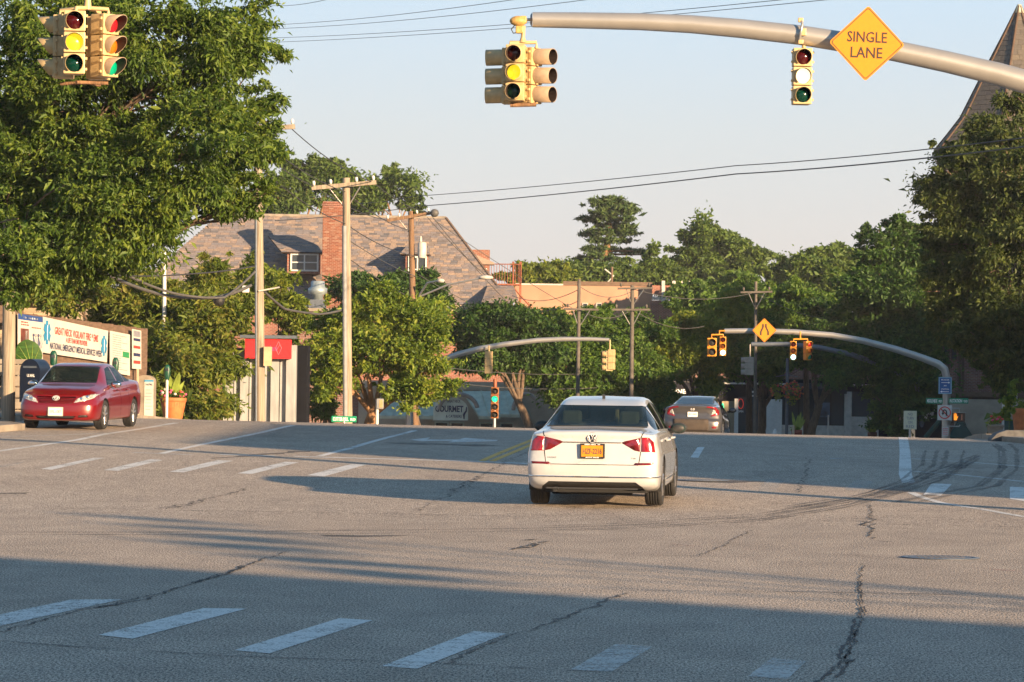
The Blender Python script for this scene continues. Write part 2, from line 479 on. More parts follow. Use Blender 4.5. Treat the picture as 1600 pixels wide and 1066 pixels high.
def paintmat(name, color, wear=.5, soft=.12, tint=.7):
    m, nt, b = new_mat(name)
    N, L = nt.nodes, nt.links
    tc = N.new('ShaderNodeTexCoord')
    def noise(scale, detail, st):
        n = N.new('ShaderNodeTexNoise'); n.inputs['Scale'].default_value = scale; n.inputs['Detail'].default_value = detail; n.inputs['Roughness'].default_value = .75
        mp = N.new('ShaderNodeMapping'); mp.inputs['Scale'].default_value = st
        L.new(tc.outputs['Object'], mp.inputs[0]); L.new(mp.outputs[0], n.inputs['Vector']); return n
    n1 = noise(9, 6, (1, .8, 1)); n2 = noise(60, 3, (1, .4, 1)); n3 = noise(.8, 4, (1, .6, 1))
    a = N.new('ShaderNodeMath'); a.operation = 'ADD'; L.new(n1.outputs[0], a.inputs[0]); L.new(n2.outputs[0], a.inputs[1])
    a2 = N.new('ShaderNodeMath'); a2.operation = 'ADD'; L.new(a.outputs[0], a2.inputs[0]); L.new(n3.outputs[0], a2.inputs[1])
    mr = N.new('ShaderNodeMapRange'); mr.inputs['From Min'].default_value = 1.5 + (wear - .5) * .9 - soft * 1.5; mr.inputs['From Max'].default_value = 1.5 + (wear - .5) * .9 + soft
    mr.inputs['To Max'].default_value = tint
    L.new(a2.outputs[0], mr.inputs[0])
    rp = N.new('ShaderNodeValToRGB'); rp.color_ramp.elements[0].position = .3; rp.color_ramp.elements[1].position = .65
    rp.color_ramp.elements[0].color = (*[c * .72 for c in color], 1); rp.color_ramp.elements[1].color = (*color, 1)
    L.new(n2.outputs[0], rp.inputs[0]); L.new(rp.outputs[0], b.inputs['Base Color'])
    b.inputs['Roughness'].default_value = .7
    tr = N.new('ShaderNodeBsdfTransparent'); mx = N.new('ShaderNodeMixShader')
    L.new(mr.outputs[0], mx.inputs[0]); L.new(tr.outputs[0], mx.inputs[1]); L.new(b.outputs[0], mx.inputs[2])
    L.new(mx.outputs[0], N['Material Output'].inputs[0])
    return m
M['asphalt'] = asphalt()
M['paint'] = paintmat('white road paint', (.74, .73, .70), .33, .13, .92)
M['paint_worn'] = paintmat('worn white road paint', (.66, .65, .62), .42, .14, .75)
M['paint_faint'] = paintmat('nearly gone road paint', (.58, .57, .54), .54, .16, .40)
M['paint_yellow'] = paintmat('yellow road paint', (.78, .42, .05), .28, .12, .92)
M['paint_pink'] = paintmat('red utility marking', (.55, .10, .10), .52, .14, .5)
M['crack'] = paintmat('open crack', (.016, .016, .017), .36, .07, .95)
M['joint'] = paintmat('pavement joint', (.03, .03, .032), .48, .14, .75)
M['tar'] = paintmat('dark tar patch', (.055, .052, .05), .42, .2, .62)
M['skid'] = paintmat('rubber skid mark', (.045, .043, .041), .48, .2, .50)
M['earth'] = mat('dry earth and litter', (.10, .085, .05), .95, 0, .3, 2, .5, 20)

def sheet(name, xs, ys, dz, mtl):
    X, Y = np.meshgrid(xs, ys); Z = zg(X, Y) + dz
    V = np.stack([X, Y, Z], -1).reshape(-1, 3)
    nx, ny = len(xs), len(ys)
    i = np.arange((nx - 1) * (ny - 1)); r, c = i // (nx - 1), i % (nx - 1)
    a = r * nx + c
    o = link(name, npmesh(name, V, np.stack([a, a + 1, a + nx + 1, a + nx], 1), True), mtl)
    tag(o, kind='structure'); return o
ys_f = np.concatenate([np.arange(-60, 40, 5.), np.arange(40, 135, .6), np.arange(135, 240, 3.)])
xs_f = np.concatenate([np.arange(-60, -24, 4.), np.arange(-24, 24, 1.), np.arange(24, 64, 4.)])
road = sheet('road', xs_f, ys_f, 0.0, M['asphalt'])
road['label'] = 'worn grey asphalt crossing with cracks and tyre marks'
ground = sheet('ground', np.concatenate([[-3000, -800, -200], np.arange(-100, 101, 20.), [200, 800, 3000]]),
               np.concatenate([[-400, -200], np.arange(-100, 300, 4.), [400, 800, 1600, 3900]]), -0.12, M['earth'])

def poly_sheet(name, px, mtl, parent=road, dz=.004, n=8, m=3):
    """a painted quadrilateral (TL, TR, BR, BL in picture order) draped on the road"""
    tl, tr, br, bl = [Vector((p[0], p[1], 0)) for p in px]
    g = [G(*p) for p in px]
    V, Fc = [], []
    for i in range(n + 1):
        a = g[0].lerp(g[3], i / n); b = g[1].lerp(g[2], i / n)
        for j in range(m + 1):
            q = a.lerp(b, j / m); q.z = zg1(q.x, q.y) + dz; V.append(q)
    for i in range(n):
        for j in range(m):
            k = i * (m + 1) + j
            Fc.append((k, k + m + 1, k + m + 2, k + 1))
    return link(name, npmesh(name, V, Fc), mtl, parent)
def ribbon(name, px, width, mtl, parent=road, dz=.004, jag=0.0, seed=0, step=.35, taper=True):
    """a strip of the given width in metres along picture points draped on the road"""
    r_ = random.Random(seed)
    pts = [G(*p) for p in px]
    path = []
    for a, b in zip(pts[:-1], pts[1:]):
        k = max(2, int((b - a).length / step))
        for i in range(k): path.append(a.lerp(b, i / k))
    path.append(pts[-1])
    V, Fc = [], []; drift = 0
    for i, p in enumerate(path):
        t = path[min(i + 1, len(path) - 1)] - path[max(0, i - 1)]; t.z = 0; t.normalize()
        nrm = Vector((-t.y, t.x, 0))
        drift = drift * .6 + r_.uniform(-1, 1) * jag
        w = width * (1 + (r_.uniform(-.6, .6) if jag else 0)) / 2
        if taper and jag and (i == 0 or i == len(path) - 1): w *= .1
        for s in (-1, 1):
            q = p + nrm * (drift + s * w); q.z = zg1(q.x, q.y) + dz; V.append(q)
    for i in range(len(path) - 1): Fc.append((2 * i, 2 * i + 1, 2 * i + 3, 2 * i + 2))
    return link(name, npmesh(name, V, Fc), mtl, parent)

# near crosswalk bars
near_walk = tag(empty('crosswalk'), 'skewed crosswalk of worn white bars in the shaded foreground', kind='structure')
for q in [((110, 938), (192, 937), (-10, 981), (-115, 985)), ((318, 951), (385, 952), (207, 999), (154, 993)),
          ((530, 967), (583, 970), (421, 1022), (366, 1017)), ((740, 987), (791, 991), (652, 1046), (596, 1042))]:
    poly_sheet('crosswalk_bar', q, M['paint'], near_walk, n=10, m=4)
for q in [((963, 1007), (1019, 1012), (955, 1051), (892, 1047)), ((1206, 1029), (1260, 1034), (1231, 1062), (1168, 1058))]:
    poly_sheet('crosswalk_bar', q, M['paint_worn'], near_walk, n=10, m=4)
far_walk = tag(empty('crosswalk'), 'far crosswalk of short white bars beyond the crossing', kind='structure')
for q in [((146, 716), (163, 716), (81, 734.5), (64, 733)), ((236, 718), (257, 719), (185, 736), (162, 735)),
          ((340, 719.5), (364, 720.5), (287, 738.5), (265, 737.5)), ((446, 722), (467, 723), (394, 741), (371, 740)),
          ((550, 725.5), (573, 726.5), (506, 745), (480, 743)),
          ((1455, 756), (1487, 757), (1470, 775), (1443, 773.5)), ((1578, 761), (1625, 763), (1620, 787), (1578, 780))]:
    poly_sheet('crosswalk_bar', q, M['paint'], far_walk)
for q in [((640, 729), (660, 730), (622, 743), (590, 742)), ((1198, 749), (1227, 750), (1211, 769), (1184, 768)), ((1335, 751), (1364, 752), (1351, 768), (1319, 767)),
          ((10, 726), (40, 722), (20, 729), (-10, 731))]:
    poly_sheet('crosswalk_bar', q, M['paint_faint'], far_walk)
# lines
def line(px, w, mt='paint', **k): return ribbon('lane_line', px, w, M[mt], **k)
line([(-20, 708), (60, 696.5), (120, 688), (168, 678), (276, 661)], .15)
line([(-20, 683), (40, 682), (100, 680), (165, 677)], .10, 'paint_worn')
line([(252, 709), (345, 689), (432, 670.5), (458, 665)], .14)
line([(500, 713), (550, 700), (605, 684), (648, 673)], .14)
line([(208, 707.5), (300, 711)], .22, 'paint_worn'); line([(344, 710.5), (430, 713)], .25)
line([(460, 713.5), (600, 717.5), (744, 721.5), (832, 725)], .25)
poly_sheet('turn_arrow', [(640, 687.6), (672, 684), (668, 686.6), (662, 690)], M['paint'])
poly_sheet('turn_arrow', [(655, 687.2), (735, 687.2), (735, 689.2), (655, 689.4)], M['paint'], n=3, m=8)
poly_sheet('turn_arrow', [(726, 684.6), (778, 688), (775, 689.6), (700, 691.5)], M['paint'], n=4, m=5)
line([(753, 720.5), (796, 702), (838, 684.5)], .12, 'paint_yellow'); line([(769, 721), (812, 703), (848, 686.5)], .12, 'paint_yellow')
poly_sheet('lane_dash', [(1090, 699), (1101, 699), (1091, 716), (1079, 715)], M['paint'])
poly_sheet('lane_dash', [(1297, 715.8), (1317, 716.2), (1317, 717.8), (1297, 717.4)], M['paint_worn'])
ribbon('lane_line', [(1399, 680.5), (1414, 706), (1414.5, 742), (1420, 755)], .22, M['paint'])
line([(1421, 716.2), (1500, 717), (1620, 718)], .10, 'paint_worn'); line([(1421, 716.6), (1510, 722), (1620, 731)], .12)
line([(1419, 736), (1500, 742.5), (1620, 755)], .13)
line([(1424, 770), (1440, 777), (1470, 786), (1540, 797), (1620, 811)], .13); line([(1462, 784), (1530, 791), (1620, 798)], .06, 'paint_faint')
# cracks, joints, patches
def crack(px, w=.06, jag=.05, seed=1, mt='crack'): return ribbon('crack', px, w, M[mt], jag=jag, seed=seed, dz=.006, step=.12)
crack([(1262, 1075), (1290, 1058), (1306, 1040), (1324, 1003), (1337, 976), (1346, 950)], .022, .016, 1)
crack([(1300, 1060), (1320, 1040), (1332, 1030)], .025, .02, 31); crack([(1352, 948), (1347, 972), (1333, 1000), (1322, 1030), (1312, 1046)], .012, .014, 41); crack([(1340, 905), (1346, 930), (1350, 945)], .010, .012, 42)
crack([(1318, 1040), (1330, 1010), (1338, 985)], .018, .02, 32)
crack([(1346, 950), (1343, 927), (1348, 905), (1344, 880)], .012, .02, 2); crack([(1360, 843), (1367, 824), (1360, 806), (1362, 790)], .022, .045, 3)
crack([(1366, 845), (1394, 848)], .03, .02, 33); crack([(1346, 815), (1350, 822)], .05, .05, 34)
crack([(-10, 990), (68, 970), (160, 948), (256, 926), (320, 906), (380, 886), (456, 862)], .020, .03, 4)
crack([(150, 951), (200, 943), (246, 932)], .035, .03, 5); crack([(300, 912), (340, 901), (390, 884)], .03, .03, 35)
crack([(-10, 1002), (160, 1014), (360, 1026), (500, 1031), (690, 1037), (896, 1049), (1018, 1052)], .035, .015, 6, 'joint')
crack([(641, 801), (690, 778), (736, 755), (763, 738), (831, 702)], .025, .05, 7, 'joint'); crack([(700, 768), (722, 757), (748, 744)], .03, .06, 8)
crack([(690, 1040), (767, 1003), (866, 972), (976, 927)], .03, .03, 9, 'joint')
crack([(800, 860), (826, 856), (848, 848), (856, 846)], .04, .08, 10); crack([(812, 858), (845, 851)], .03, .06, 36); crack([(818, 845), (850, 843)], .05, .05, 37)
crack([(250, 795), (304, 785), (384, 764)], .05, .05, 11, 'tar'); crack([(262, 796), (330, 781)], .05, .06, 38, 'tar')
crack([(1206, 818), (1400, 820), (1620, 825)], .04, .02, 12, 'joint'); crack([(1000, 923), (1300, 926), (1540, 931)], .04, .02, 13, 'joint')
crack([(1000, 868), (1126, 870)], .04, .02, 14, 'joint'); crack([(1096, 870), (1140, 848), (1174, 829)], .025, .03, 15, 'joint')
crack([(1246, 770), (1258, 742), (1264, 716)], .03, .04, 16, 'joint'); crack([(180, 797), (400, 800), (600, 803), (830, 808)], .05, .03, 17, 'joint')
for k, px in enumerate([[(-10, 772), (45, 770)], [(500, 836), (560, 838), (640, 837)], [(1060, 752), (1200, 753)], [(600, 692), (780, 697)], [(330, 717), (480, 705)]]):
    ribbon('asphalt_patch', px, [.6, .35, 1.0, 1.2, .3][k], M['tar'], dz=.003, jag=.06, seed=40 + k)
# tyre marks sweeping through the right turn
for k, (o, w) in enumerate([(0, .10), (3, .05), (8, .11), (12, .07), (-5, .06)]):
    ribbon('tyre_mark', [(-20, 832 + o * .5), (240, 832 + o * .5), (600, 829 + o * .6), (830, 826 + o * .5), (1000, 820 + o * .5), (1190, 806 + o * .7), (1324, 783 + o * .8), (1419, 756 + o), (1480, 735 + o), (1530, 712 + o * .5)][(0 if k in (0, 2) else 3):],
           w, M['skid'], dz=.005 + .0004 * k, jag=.006, seed=60 + k, step=.5)
for k, (o, w) in enumerate([(0, .10), (-16, .08), (-34, .06), (26, .06)]):
    ribbon('tyre_mark', [(1240 + o, 795), (1380 + o * .8, 772), (1440 + o, 752), (1474 + o, 728), (1480 + o, 704)], w, M['skid'], dz=.0072 + .0003 * k, jag=.012, seed=70 + k, step=.5)
for k, (o, w) in enumerate([(0, .11), (30, .09), (-10, .05)]):
    ribbon('tyre_mark', [(1400 + o, 786), (1457 + o, 774), (1533 + o * .8, 760), (1568 + o * .7, 734), (1568 + o * .7, 704), (1556 + o * .7, 694)], w, M['skid'], dz=.0091 + .0003 * k, jag=.008, seed=80 + k, step=.5)
for k, px in enumerate([[(1040, 850), (1100, 855)], [(1150, 858), (1206, 861)], [(1526, 888), (1610, 895)], [(650, 826), (720, 831)], [(290, 812), (330, 814)]]):
    ribbon('utility_mark', px, .05, M['paint_pink'], dz=.0045, jag=.02, seed=90 + k)
# manhole covers
def manhole(px, py, r_, label):
    g = G(px, py)
    t = thing('manhole_cover', label, 'manhole cover', (g.x, g.y, zg1(g.x, g.y)), group='manhole covers in the road')
    MB().lathe([(r_ + .07, .002), (r_ + .07, .010), (r_, .012), (r_, .004)], 36).build('rim', M['galvdark'], t)
    b = MB().lathe([(r_ - .012, .001), (r_ - .012, .012)], 36, smooth=False)
    n = int(r_ / .055)
    for i in range(-n, n + 1):
        for j in range(-n, n + 1):
            if (i * i + j * j) * .055 ** 2 < (r_ - .06) ** 2: b.box((i * .055, j * .055, .014), (.03, .03, .005))
    b.build('lid', mat('worn iron', (.11, .11, .12), .45, .6, .2, 12), t)
manhole(1469, 872, .33, 'round iron manhole cover in the sunlit road at the right')
manhole(1097, 751, .36, 'round iron manhole cover in a dark patch right of the white car')

# pavements with kerbs
def pavement(name, pts, side, width, label):
    """pts: kerb line (x, y); side: +1 pavement to the right of it"""
    path = []
    for a, b in zip(pts[:-1], pts[1:]):
        k = max(1, int(math.hypot(b[0] - a[0], b[1] - a[1]) / 1.8))
        for i in range(k): path.append((a[0] + (b[0] - a[0]) * i / k, a[1] + (b[1] - a[1]) * i / k))
    path.append(pts[-1])
    V, Fc = [], []
    nn = []
    for i, p in enumerate(path):
        a, b = path[max(0, i - 1)], path[min(len(path) - 1, i + 1)]
        t = Vector((b[0] - a[0], b[1] - a[1], 0)).normalized()
        nn.append(Vector((t.y, -t.x, 0)) * side)
    for i, p in enumerate(path):
        q = Vector((p[0], p[1], 0))
        for j, o in enumerate((.17, .17, width * .3, width)):
            w = q + nn[i] * o
            w.z = zg1(w.x, w.y) + (-.1 if j == 0 else .13)
            V.append(w)
    for i in range(len(path) - 1):
        for j in range(3): Fc.append((4 * i + j, 4 * i + j + 1, 4 * i + j + 5, 4 * i + j + 4))
    o = link(name, npmesh(name, V, Fc), M['sidewalk']); tag(o, label, kind='structure')
    rr = random.Random(5)
    for i in range(len(path) - 1):
        a = Vector((path[i][0], path[i][1], 0)); b = Vector((path[i + 1][0], path[i + 1][1], 0))
        L = (b - a).length; t = (b - a) / L
        a = a + t * .006; b = b - t * .006
        za, zb = zg1(a.x, a.y), zg1(b.x, b.y); h = .134 + rr.uniform(-.006, .008)
        mb = MB()
        n0, n1 = nn[i], nn[i + 1]
        V2 = [a + n0 * .02 + Vector((0, 0, za - .15)), a + n0 * .17 + Vector((0, 0, za - .15)), b + n1 * .17 + Vector((0, 0, zb - .15)), b + n1 * .02 + Vector((0, 0, zb - .15)),
              a + n0 * .03 + Vector((0, 0, za + h)), a + n0 * .17 + Vector((0, 0, za + h)), b + n1 * .17 + Vector((0, 0, zb + h)), b + n1 * .03 + Vector((0, 0, zb + h))]
        mb.add(V2, [(0, 3, 2, 1), (4, 5, 6, 7), (0, 1, 5, 4), (1, 2, 6, 5), (2, 3, 7, 6), (3, 0, 4, 7)])
        mb.build('kerb_stone', M['concrete'], o)
    return o
pavement('pavement', [(-34, 58), (-20, 64.5), (-12.5, 69.5), (-10.6, 72.5), (-10.2, 75.5), (-11.2, 78.3), (-11.5, 80), (-10.7, 87), (-9.35, 99.5), (-7.0, 116), (-4.5, 133), (-2, 160)], -1, 14, 'pale concrete pavement along the left kerb')
pavement('pavement', [(40, 76), (22, 77.5), (14.5, 79.5), (12.2, 82.5), (11.7, 86), (12.0, 92), (13.2, 105), (14.2, 118), (15.4, 135), (15, 150), (10, 171), (8, 186)], 1, 12, 'concrete pavement at the right corner under the trees')

# ------------------------------------------------------------------ buildings
SLATE = islandmat('roof slate', [(.15, .14, .15), (.36, .27, .21), (.23, .21, .22), (.30, .23, .20), (.42, .31, .23), (.13, .13, .145), (.27, .235, .23), (.20, .19, .21)], .8, .3, 9)
SLATE2 = islandmat('spire slate', [(.10, .092, .085), (.14, .12, .10), (.115, .10, .09), (.165, .14, .11)], .8, .3, 9)
BRICKS = islandmat('chimney brick', [(.25, .07, .035), (.19, .05, .028), (.30, .095, .05), (.22, .062, .034), (.36, .22, .16)], .85, .3, 30)
M['mortar'] = mat('pale mortar', (.30, .24, .19), .95, 0, .15, 10)
M['teal'] = mat('grey green painted metal roofing', (.42, .45, .36), .5, .2, .12, 3)
M['tan'] = mat('tan stucco', (.38, .32, .25), .9, 0, .1, 2, .2, 30)
M['peach'] = mat('peach painted render', (.38, .215, .14), .9, 0, .12, .6, .1, 20)
M['corr'] = mat('pale grey metal cladding', (.30, .31, .315), .5, .1, .12, 2.5, .05, 30, stretch=(3, 3, .6))
M['corr_shadow'] = mat('shaded grey metal cladding', (.10, .12, .14), .5, .2, .1, 3)  # the cladding again, with the shade between panels put into the colour
M['red_panel'] = mat('red sign panel', (.55, .015, .02), .45, 0, .05, 4)
M['brown_board'] = mat('brown board', (.13, .082, .054), .8, 0, .2, 3, .2, 20, stretch=(1, 1, 6))
M['siding'] = mat('beige siding', (.36, .28, .19), .7, 0, .08, 3)
M['timber'] = mat('dark brown timber', (.075, .045, .03), .8, 0, .2, 4)
M['darkwall'] = mat('dark navy and shaded wall', (.007, .008, .012), .9, 0, .2, 2, spec=.12)
M['awning_black'] = mat('black canvas', (.012, .012, .018), .85, 0, .2, 3, .2, 12)
M['awning_green'] = mat('dark green canvas', (.006, .045, .035), .8, 0, .2, 3, .2, 12)
M['rust'] = mat('rust red painted steel', (.24, .075, .038), .6, .2, .2, 12)
M['pane'] = glassmat('window pane', (.03, .04, .05), .06)

def slab(mb, p, x, z, w, h, t, lift=.012):
    """a thin slab: lower left corner p, unit directions x, z in the roof plane, its lower edge lifted"""
    n = x.cross(z) * -1
    if n.y > 0 and n.z < 0: n = -n
    if n.z < 0: n = -n
    a, b = p + n * lift, p + x * w + n * lift
    c, d = p + x * w + z * h * 1.25 + n * .002, p + z * h * 1.25 + n * .002
    V = [a, b, c, d, a + n * t, b + n * t, c + n * t * .6, d + n * t * .6]
    mb.add(V, [(4, 5, 6, 7), (0, 1, 5, 4), (1, 2, 6, 5), (3, 0, 4, 7)])
def slate_field(el, er, rl, rr, parent, cw, ch, mtl, single=None, limit=300, name='slate', seed=3):
    """courses of slates on the trapezoid eave-left, eave-right, ridge-left, ridge-right; `single(p)` picks those built one by one"""
    rs = random.Random(seed); rest = MB(); out = []
    up = ((rl + rr) / 2 - (el + er) / 2); n = max(1, int(round(up.length / ch)))
    std = MB(); x = (er - el).normalized()
    z = up - x * up.dot(x); z.normalize()
    slab(std, Vector((0, 0, 0)), x, z, cw * .96, ch, .018)
    me = std.mesh(name); me.materials.append(mtl)
    cnt = 0
    for i in range(n):
        v = i / n
        a, b = el.lerp(rl, v), er.lerp(rr, v)
        L = (b - a).length; k = max(1, int(L / cw)); off = (i % 2) * .5
        q = -off
        while q < L / cw:
            w = cw * (1 + rs.uniform(-.25, .25)); x0 = max(0, q * cw); x1 = min(L, q * cw + w)
            if x1 - x0 > .05:
                p = a + x * x0
                if single and cnt < limit and single(p) and x1 - x0 > cw * .7:
                    link(name, me, None, parent, loc=p); cnt += 1
                    q += 1.0; continue
                slab(rest, p, x, z, x1 - x0 - .012, ch, .018, .012 + rs.uniform(0, .008))
            q += w / cw
    o = rest.build(name, mtl, parent); o['kind'] = 'stuff'
    return o
def bricks_around(x0, x1, y0, y1, z0, z1, parent, bw=.21, bh=.075, name='brick'):
    """courses of single bricks on the faces of a shaft, joined"""
    rs = random.Random(9); mb = MB(); z = z0; i = 0
    while z < z1 - .02:
        for (ax, ay, bx, by, nx, ny) in ((x0, y0, x1, y0, 0, -1), (x1, y0, x1, y1, 1, 0), (x0, y1, x0, y0, -1, 0)):
            L = math.hypot(bx - ax, by - ay); q = -(i % 2) * bw * .5
            ux, uy = (bx - ax) / L, (by - ay) / L
            while q < L:
                s, e = max(0, q), min(L, q + bw - .014)
                if e - s > .03:
                    o = .012 + rs.uniform(-.004, .006)
                    c = (ax + ux * (s + e) / 2 + nx * o / 2, ay + uy * (s + e) / 2 + ny * o / 2, z + bh / 2)
                    mb.box(c, (abs(ux) * (e - s) + abs(nx) * o, abs(uy) * (e - s) + abs(ny) * o, bh - .014))
                q += bw
        z += bh; i += 1
    o = mb.build(name, BRICKS, parent); o['kind'] = 'stuff'
    return o
def window(parent, c, w, h, frame_mat, panes=(2, 1), depth=.10, t=.06, gl=None):
    """a window facing the camera at c (centre of its face), its frame round panes set back"""
    f = MB()
    for sx in (-1, 1): f.box((c[0] + sx * (w - t) / 2, c[1], c[2]), (t, depth, h))
    for sz in (-1, 1): f.box((c[0], c[1], c[2] + sz * (h - t) / 2), (w - 2 * t, depth, t))
    for i in range(1, panes[0]): f.box((c[0] - w / 2 + w * i / panes[0], c[1], c[2]), (t * .8, depth * .8, h - 2 * t))
    for i in range(1, panes[1]): f.box((c[0], c[1], c[2] - h / 2 + h * i / panes[1]), (w - 2 * t, depth * .7, t * .7))
    o = f.build('window', frame_mat, parent)
    MB().box((c[0], c[1] + depth * .2, c[2]), (w - t, .012, h - t)).build('pane', gl or M['pane'], o)
    return o

# --- slate roofed brick building on the left
D = 185.0
hb = thing('brick_building', 'brick building under a large mottled slate roof with dormers and a tall chimney', 'building', (P(510, 600, D).x, D, -1.6))
def loc(o, v): return v - o.location
eL, eR = loc(hb, P(190, 474, 183.5)), loc(hb, P(800, 472, 183.5))
eL.z = eR.z = (eL.z + eR.z) / 2
rL, rR = loc(hb, P(345, 339, 189.0)), loc(hb, P(697, 338, 189.0))
rL.z = rR.z = (rL.z + rR.z) / 2
back = 12.0
mb = MB(); mb.box(((eL.x + eR.x) / 2, eL.y + .35 + back / 2, (eL.z) / 2), (eR.x - eL.x - .7, back, eL.z)); mb.build('wall', M['brick'], hb)
deck = MB()
eLb, eRb = Vector((eL.x, eL.y + 11, eL.z)), Vector((eR.x, eR.y + 11, eR.z))
o_ = Vector((0, .03, -.05))
deck.add([eL + o_, eR + o_, rR + o_, rL + o_, eRb + o_, eLb + o_], [(0, 1, 2, 3), (1, 4, 2), (5, 0, 3), (4, 5, 3, 2), (1, 0, 5, 4)])
deck.build('roof', M['timber'], hb)
_lim = P(545, 400, 185.0).x - hb.location.x
slate_field(eL, eR, rL, rR, hb, .36, .17, SLATE, lambda p: p.x > _lim and p.z > eL.z + 1.0)
slate_field(eR, eRb, rR, rR + Vector((0, .02, 0)), hb, .36, .17, SLATE, seed=5)
slate_field(eLb, eL, rL + Vector((0, .02, 0)), rL, hb, .36, .17, SLATE, seed=6)
MB().tube([rL + Vector((0, 0, .02)), rR + Vector((0, 0, .02))], .09, 6).build('ridge_cap', M['concrete'], hb)
MB().tube([rR, eR], .08, 6).build('hip_cap', M['brown_board'], hb)
MB().box(((eL.x + eR.x) / 2, eL.y + .04, eL.z - .12), (eR.x - eL.x, .14, .2)).build('gutter', M['offwhite'], hb)
g0, g1 = loc(hb, P(704, 476, 183.4)), loc(hb, P(806, 476, 183.4))
MB().box(((g0.x + g1.x) / 2, g0.y + .1, g0.z - .18), (g1.x - g0.x, .3, .32)).build('cornice', M['siding'], hb)
# chimney
c0, c1 = loc(hb, P(505, 318, 182.3)), loc(hb, P(538, 318, 182.3))
ch = MB().box(((c0.x + c1.x) / 2, c0.y + .4, (c0.z - .2) / 2), (c1.x - c0.x - .02, .8, c0.z - .2)).build('chimney', M['mortar'], hb)
bricks_around(c0.x, c1.x, c0.y, c0.y + .8, 3.0, c0.z - .2, ch)
cm = ((c0.x + c1.x) / 2, c0.y + .4)
cap = MB()
for k, (dz, gr) in enumerate([(-.16, .07), (-.05, .12), (.06, .05)]): cap.box((cm[0], cm[1], c0.z + dz), (c1.x - c0.x + gr, .8 + gr, .10), bev=.015)
cap.build('chimney_cap', M['brick'], ch)
# dormers
def dormer(px0, px1, ptop, peave, pbot, dfront, skew, white=True):
    f0, f1 = loc(hb, P(px0, peave, dfront)), loc(hb, P(px1, peave, dfront)); zb = loc(hb, P(px0, pbot, dfront)).z
    zt = loc(hb, P(px0, ptop, dfront + 2.9)).z
    w = f1.x - f0.x
    d = MB().box(((f0.x + f1.x) / 2, f0.y + 1.3, (f0.z + zb) / 2), (w, 2.6, f0.z - zb)).build('dormer', M['brick'], hb)
    dl, dr = Vector((f0.x - .3, f0.y - .2, f0.z - .02)), Vector((f1.x + .15, f0.y - .2, f0.z - .02))
    tl, tr = Vector((f0.x - .3 + skew, f0.y + 2.4, zt)), Vector((f1.x + .15 - abs(skew) * .9, f0.y + 2.4, zt))
    slate_field(dl, dr, tl, tr, d, .34, .17, SLATE, seed=int(px0))
    q = Vector((0, 0, -.04))
    MB().add([dl + q, dr + q, tr + q, tl + q, Vector((dl.x, tl.y, dl.z)), Vector((dr.x, tl.y, dr.z))], [(0, 1, 2, 3), (1, 5, 2), (4, 0, 3), (0, 4, 5, 1)]).build('dormer_roof', M['timber'], d)
    window(d, ((f0.x + f1.x) / 2 + .05, f0.y - .03, (f0.z + zb) / 2 + .02), w * .86, (f0.z - zb) * .84, M['white'], (2, 2), .12, .08)
dormer(449, 500, 369, 394, 427, 183.9, -.9)
dormer(634, 668, 381, 397, 446, 183.9, .4)
# small dormer on the right hip
q0 = loc(hb, P(738, 382, 191.5)); q1 = loc(hb, P(765, 420, 191.5))
dd = MB().box(((q0.x + q1.x) / 2, q0.y, (q0.z + q1.z) / 2 - .3), (q1.x - q0.x, 1.4, q0.z - q1.z)).build('dormer', M['brick'], hb)
MB().prism([(q0.x - .35, q1.z + .95), (q1.x + .25, q1.z + .30), (q1.x + .25, q1.z + .20), (q0.x - .35, q1.z + .2)], q0.y - .9, q0.y + .9).build('dormer_roof', SLATE, dd)
window(dd, (q1.x - .28, q0.y - .72, q1.z - .35), .3, .7, M['white'], (1, 1), .08, .06)
# low flared roof at the right corner
v0 = [loc(hb, P(*p)) for p in ((762, 447, 184.5), (802, 452, 184.5), (812, 474, 181.5), (752, 474, 181.5))]
slate_field(v0[3], v0[2], v0[0], v0[1], hb, .34, .15, SLATE, seed=12)

# fire escape behind it
fe = thing('fire_escape', 'rust red steel fire escape landing beside the slate roof', 'fire escape', P(802, 415, 195.0))
p0, p1 = P(768, 415, 195.0) - fe.location, P(814, 415, 195.0) - fe.location
MB().box(((p0.x + p1.x) / 2, 0, -1.05), (p1.x - p0.x, 1.0, .08)).build('landing', M['rust'], fe)
MB().tube([(p0.x, -.5, .05), (p1.x, -.5, .05)], .03, 6).build('handrail', M['rust'], fe)
for i in range(12): MB().tube([(p0.x + (p1.x - p0.x) * i / 11, -.5, -1.05), (p0.x + (p1.x - p0.x) * i / 11, -.5, .05)], .016, 5).build('baluster', M['rust'], fe)
for x in (p1.x - .42, p1.x - .02): MB().box((x, -.4, -.9), (.12, .12, 2.2)).build('post', M['rust'], fe)
MB().tube([(p1.x - .5, -.45, -1.1), (p1.x + .6, -.45, -2.3)], .05, 6).build('stringer', M['rust'], fe)

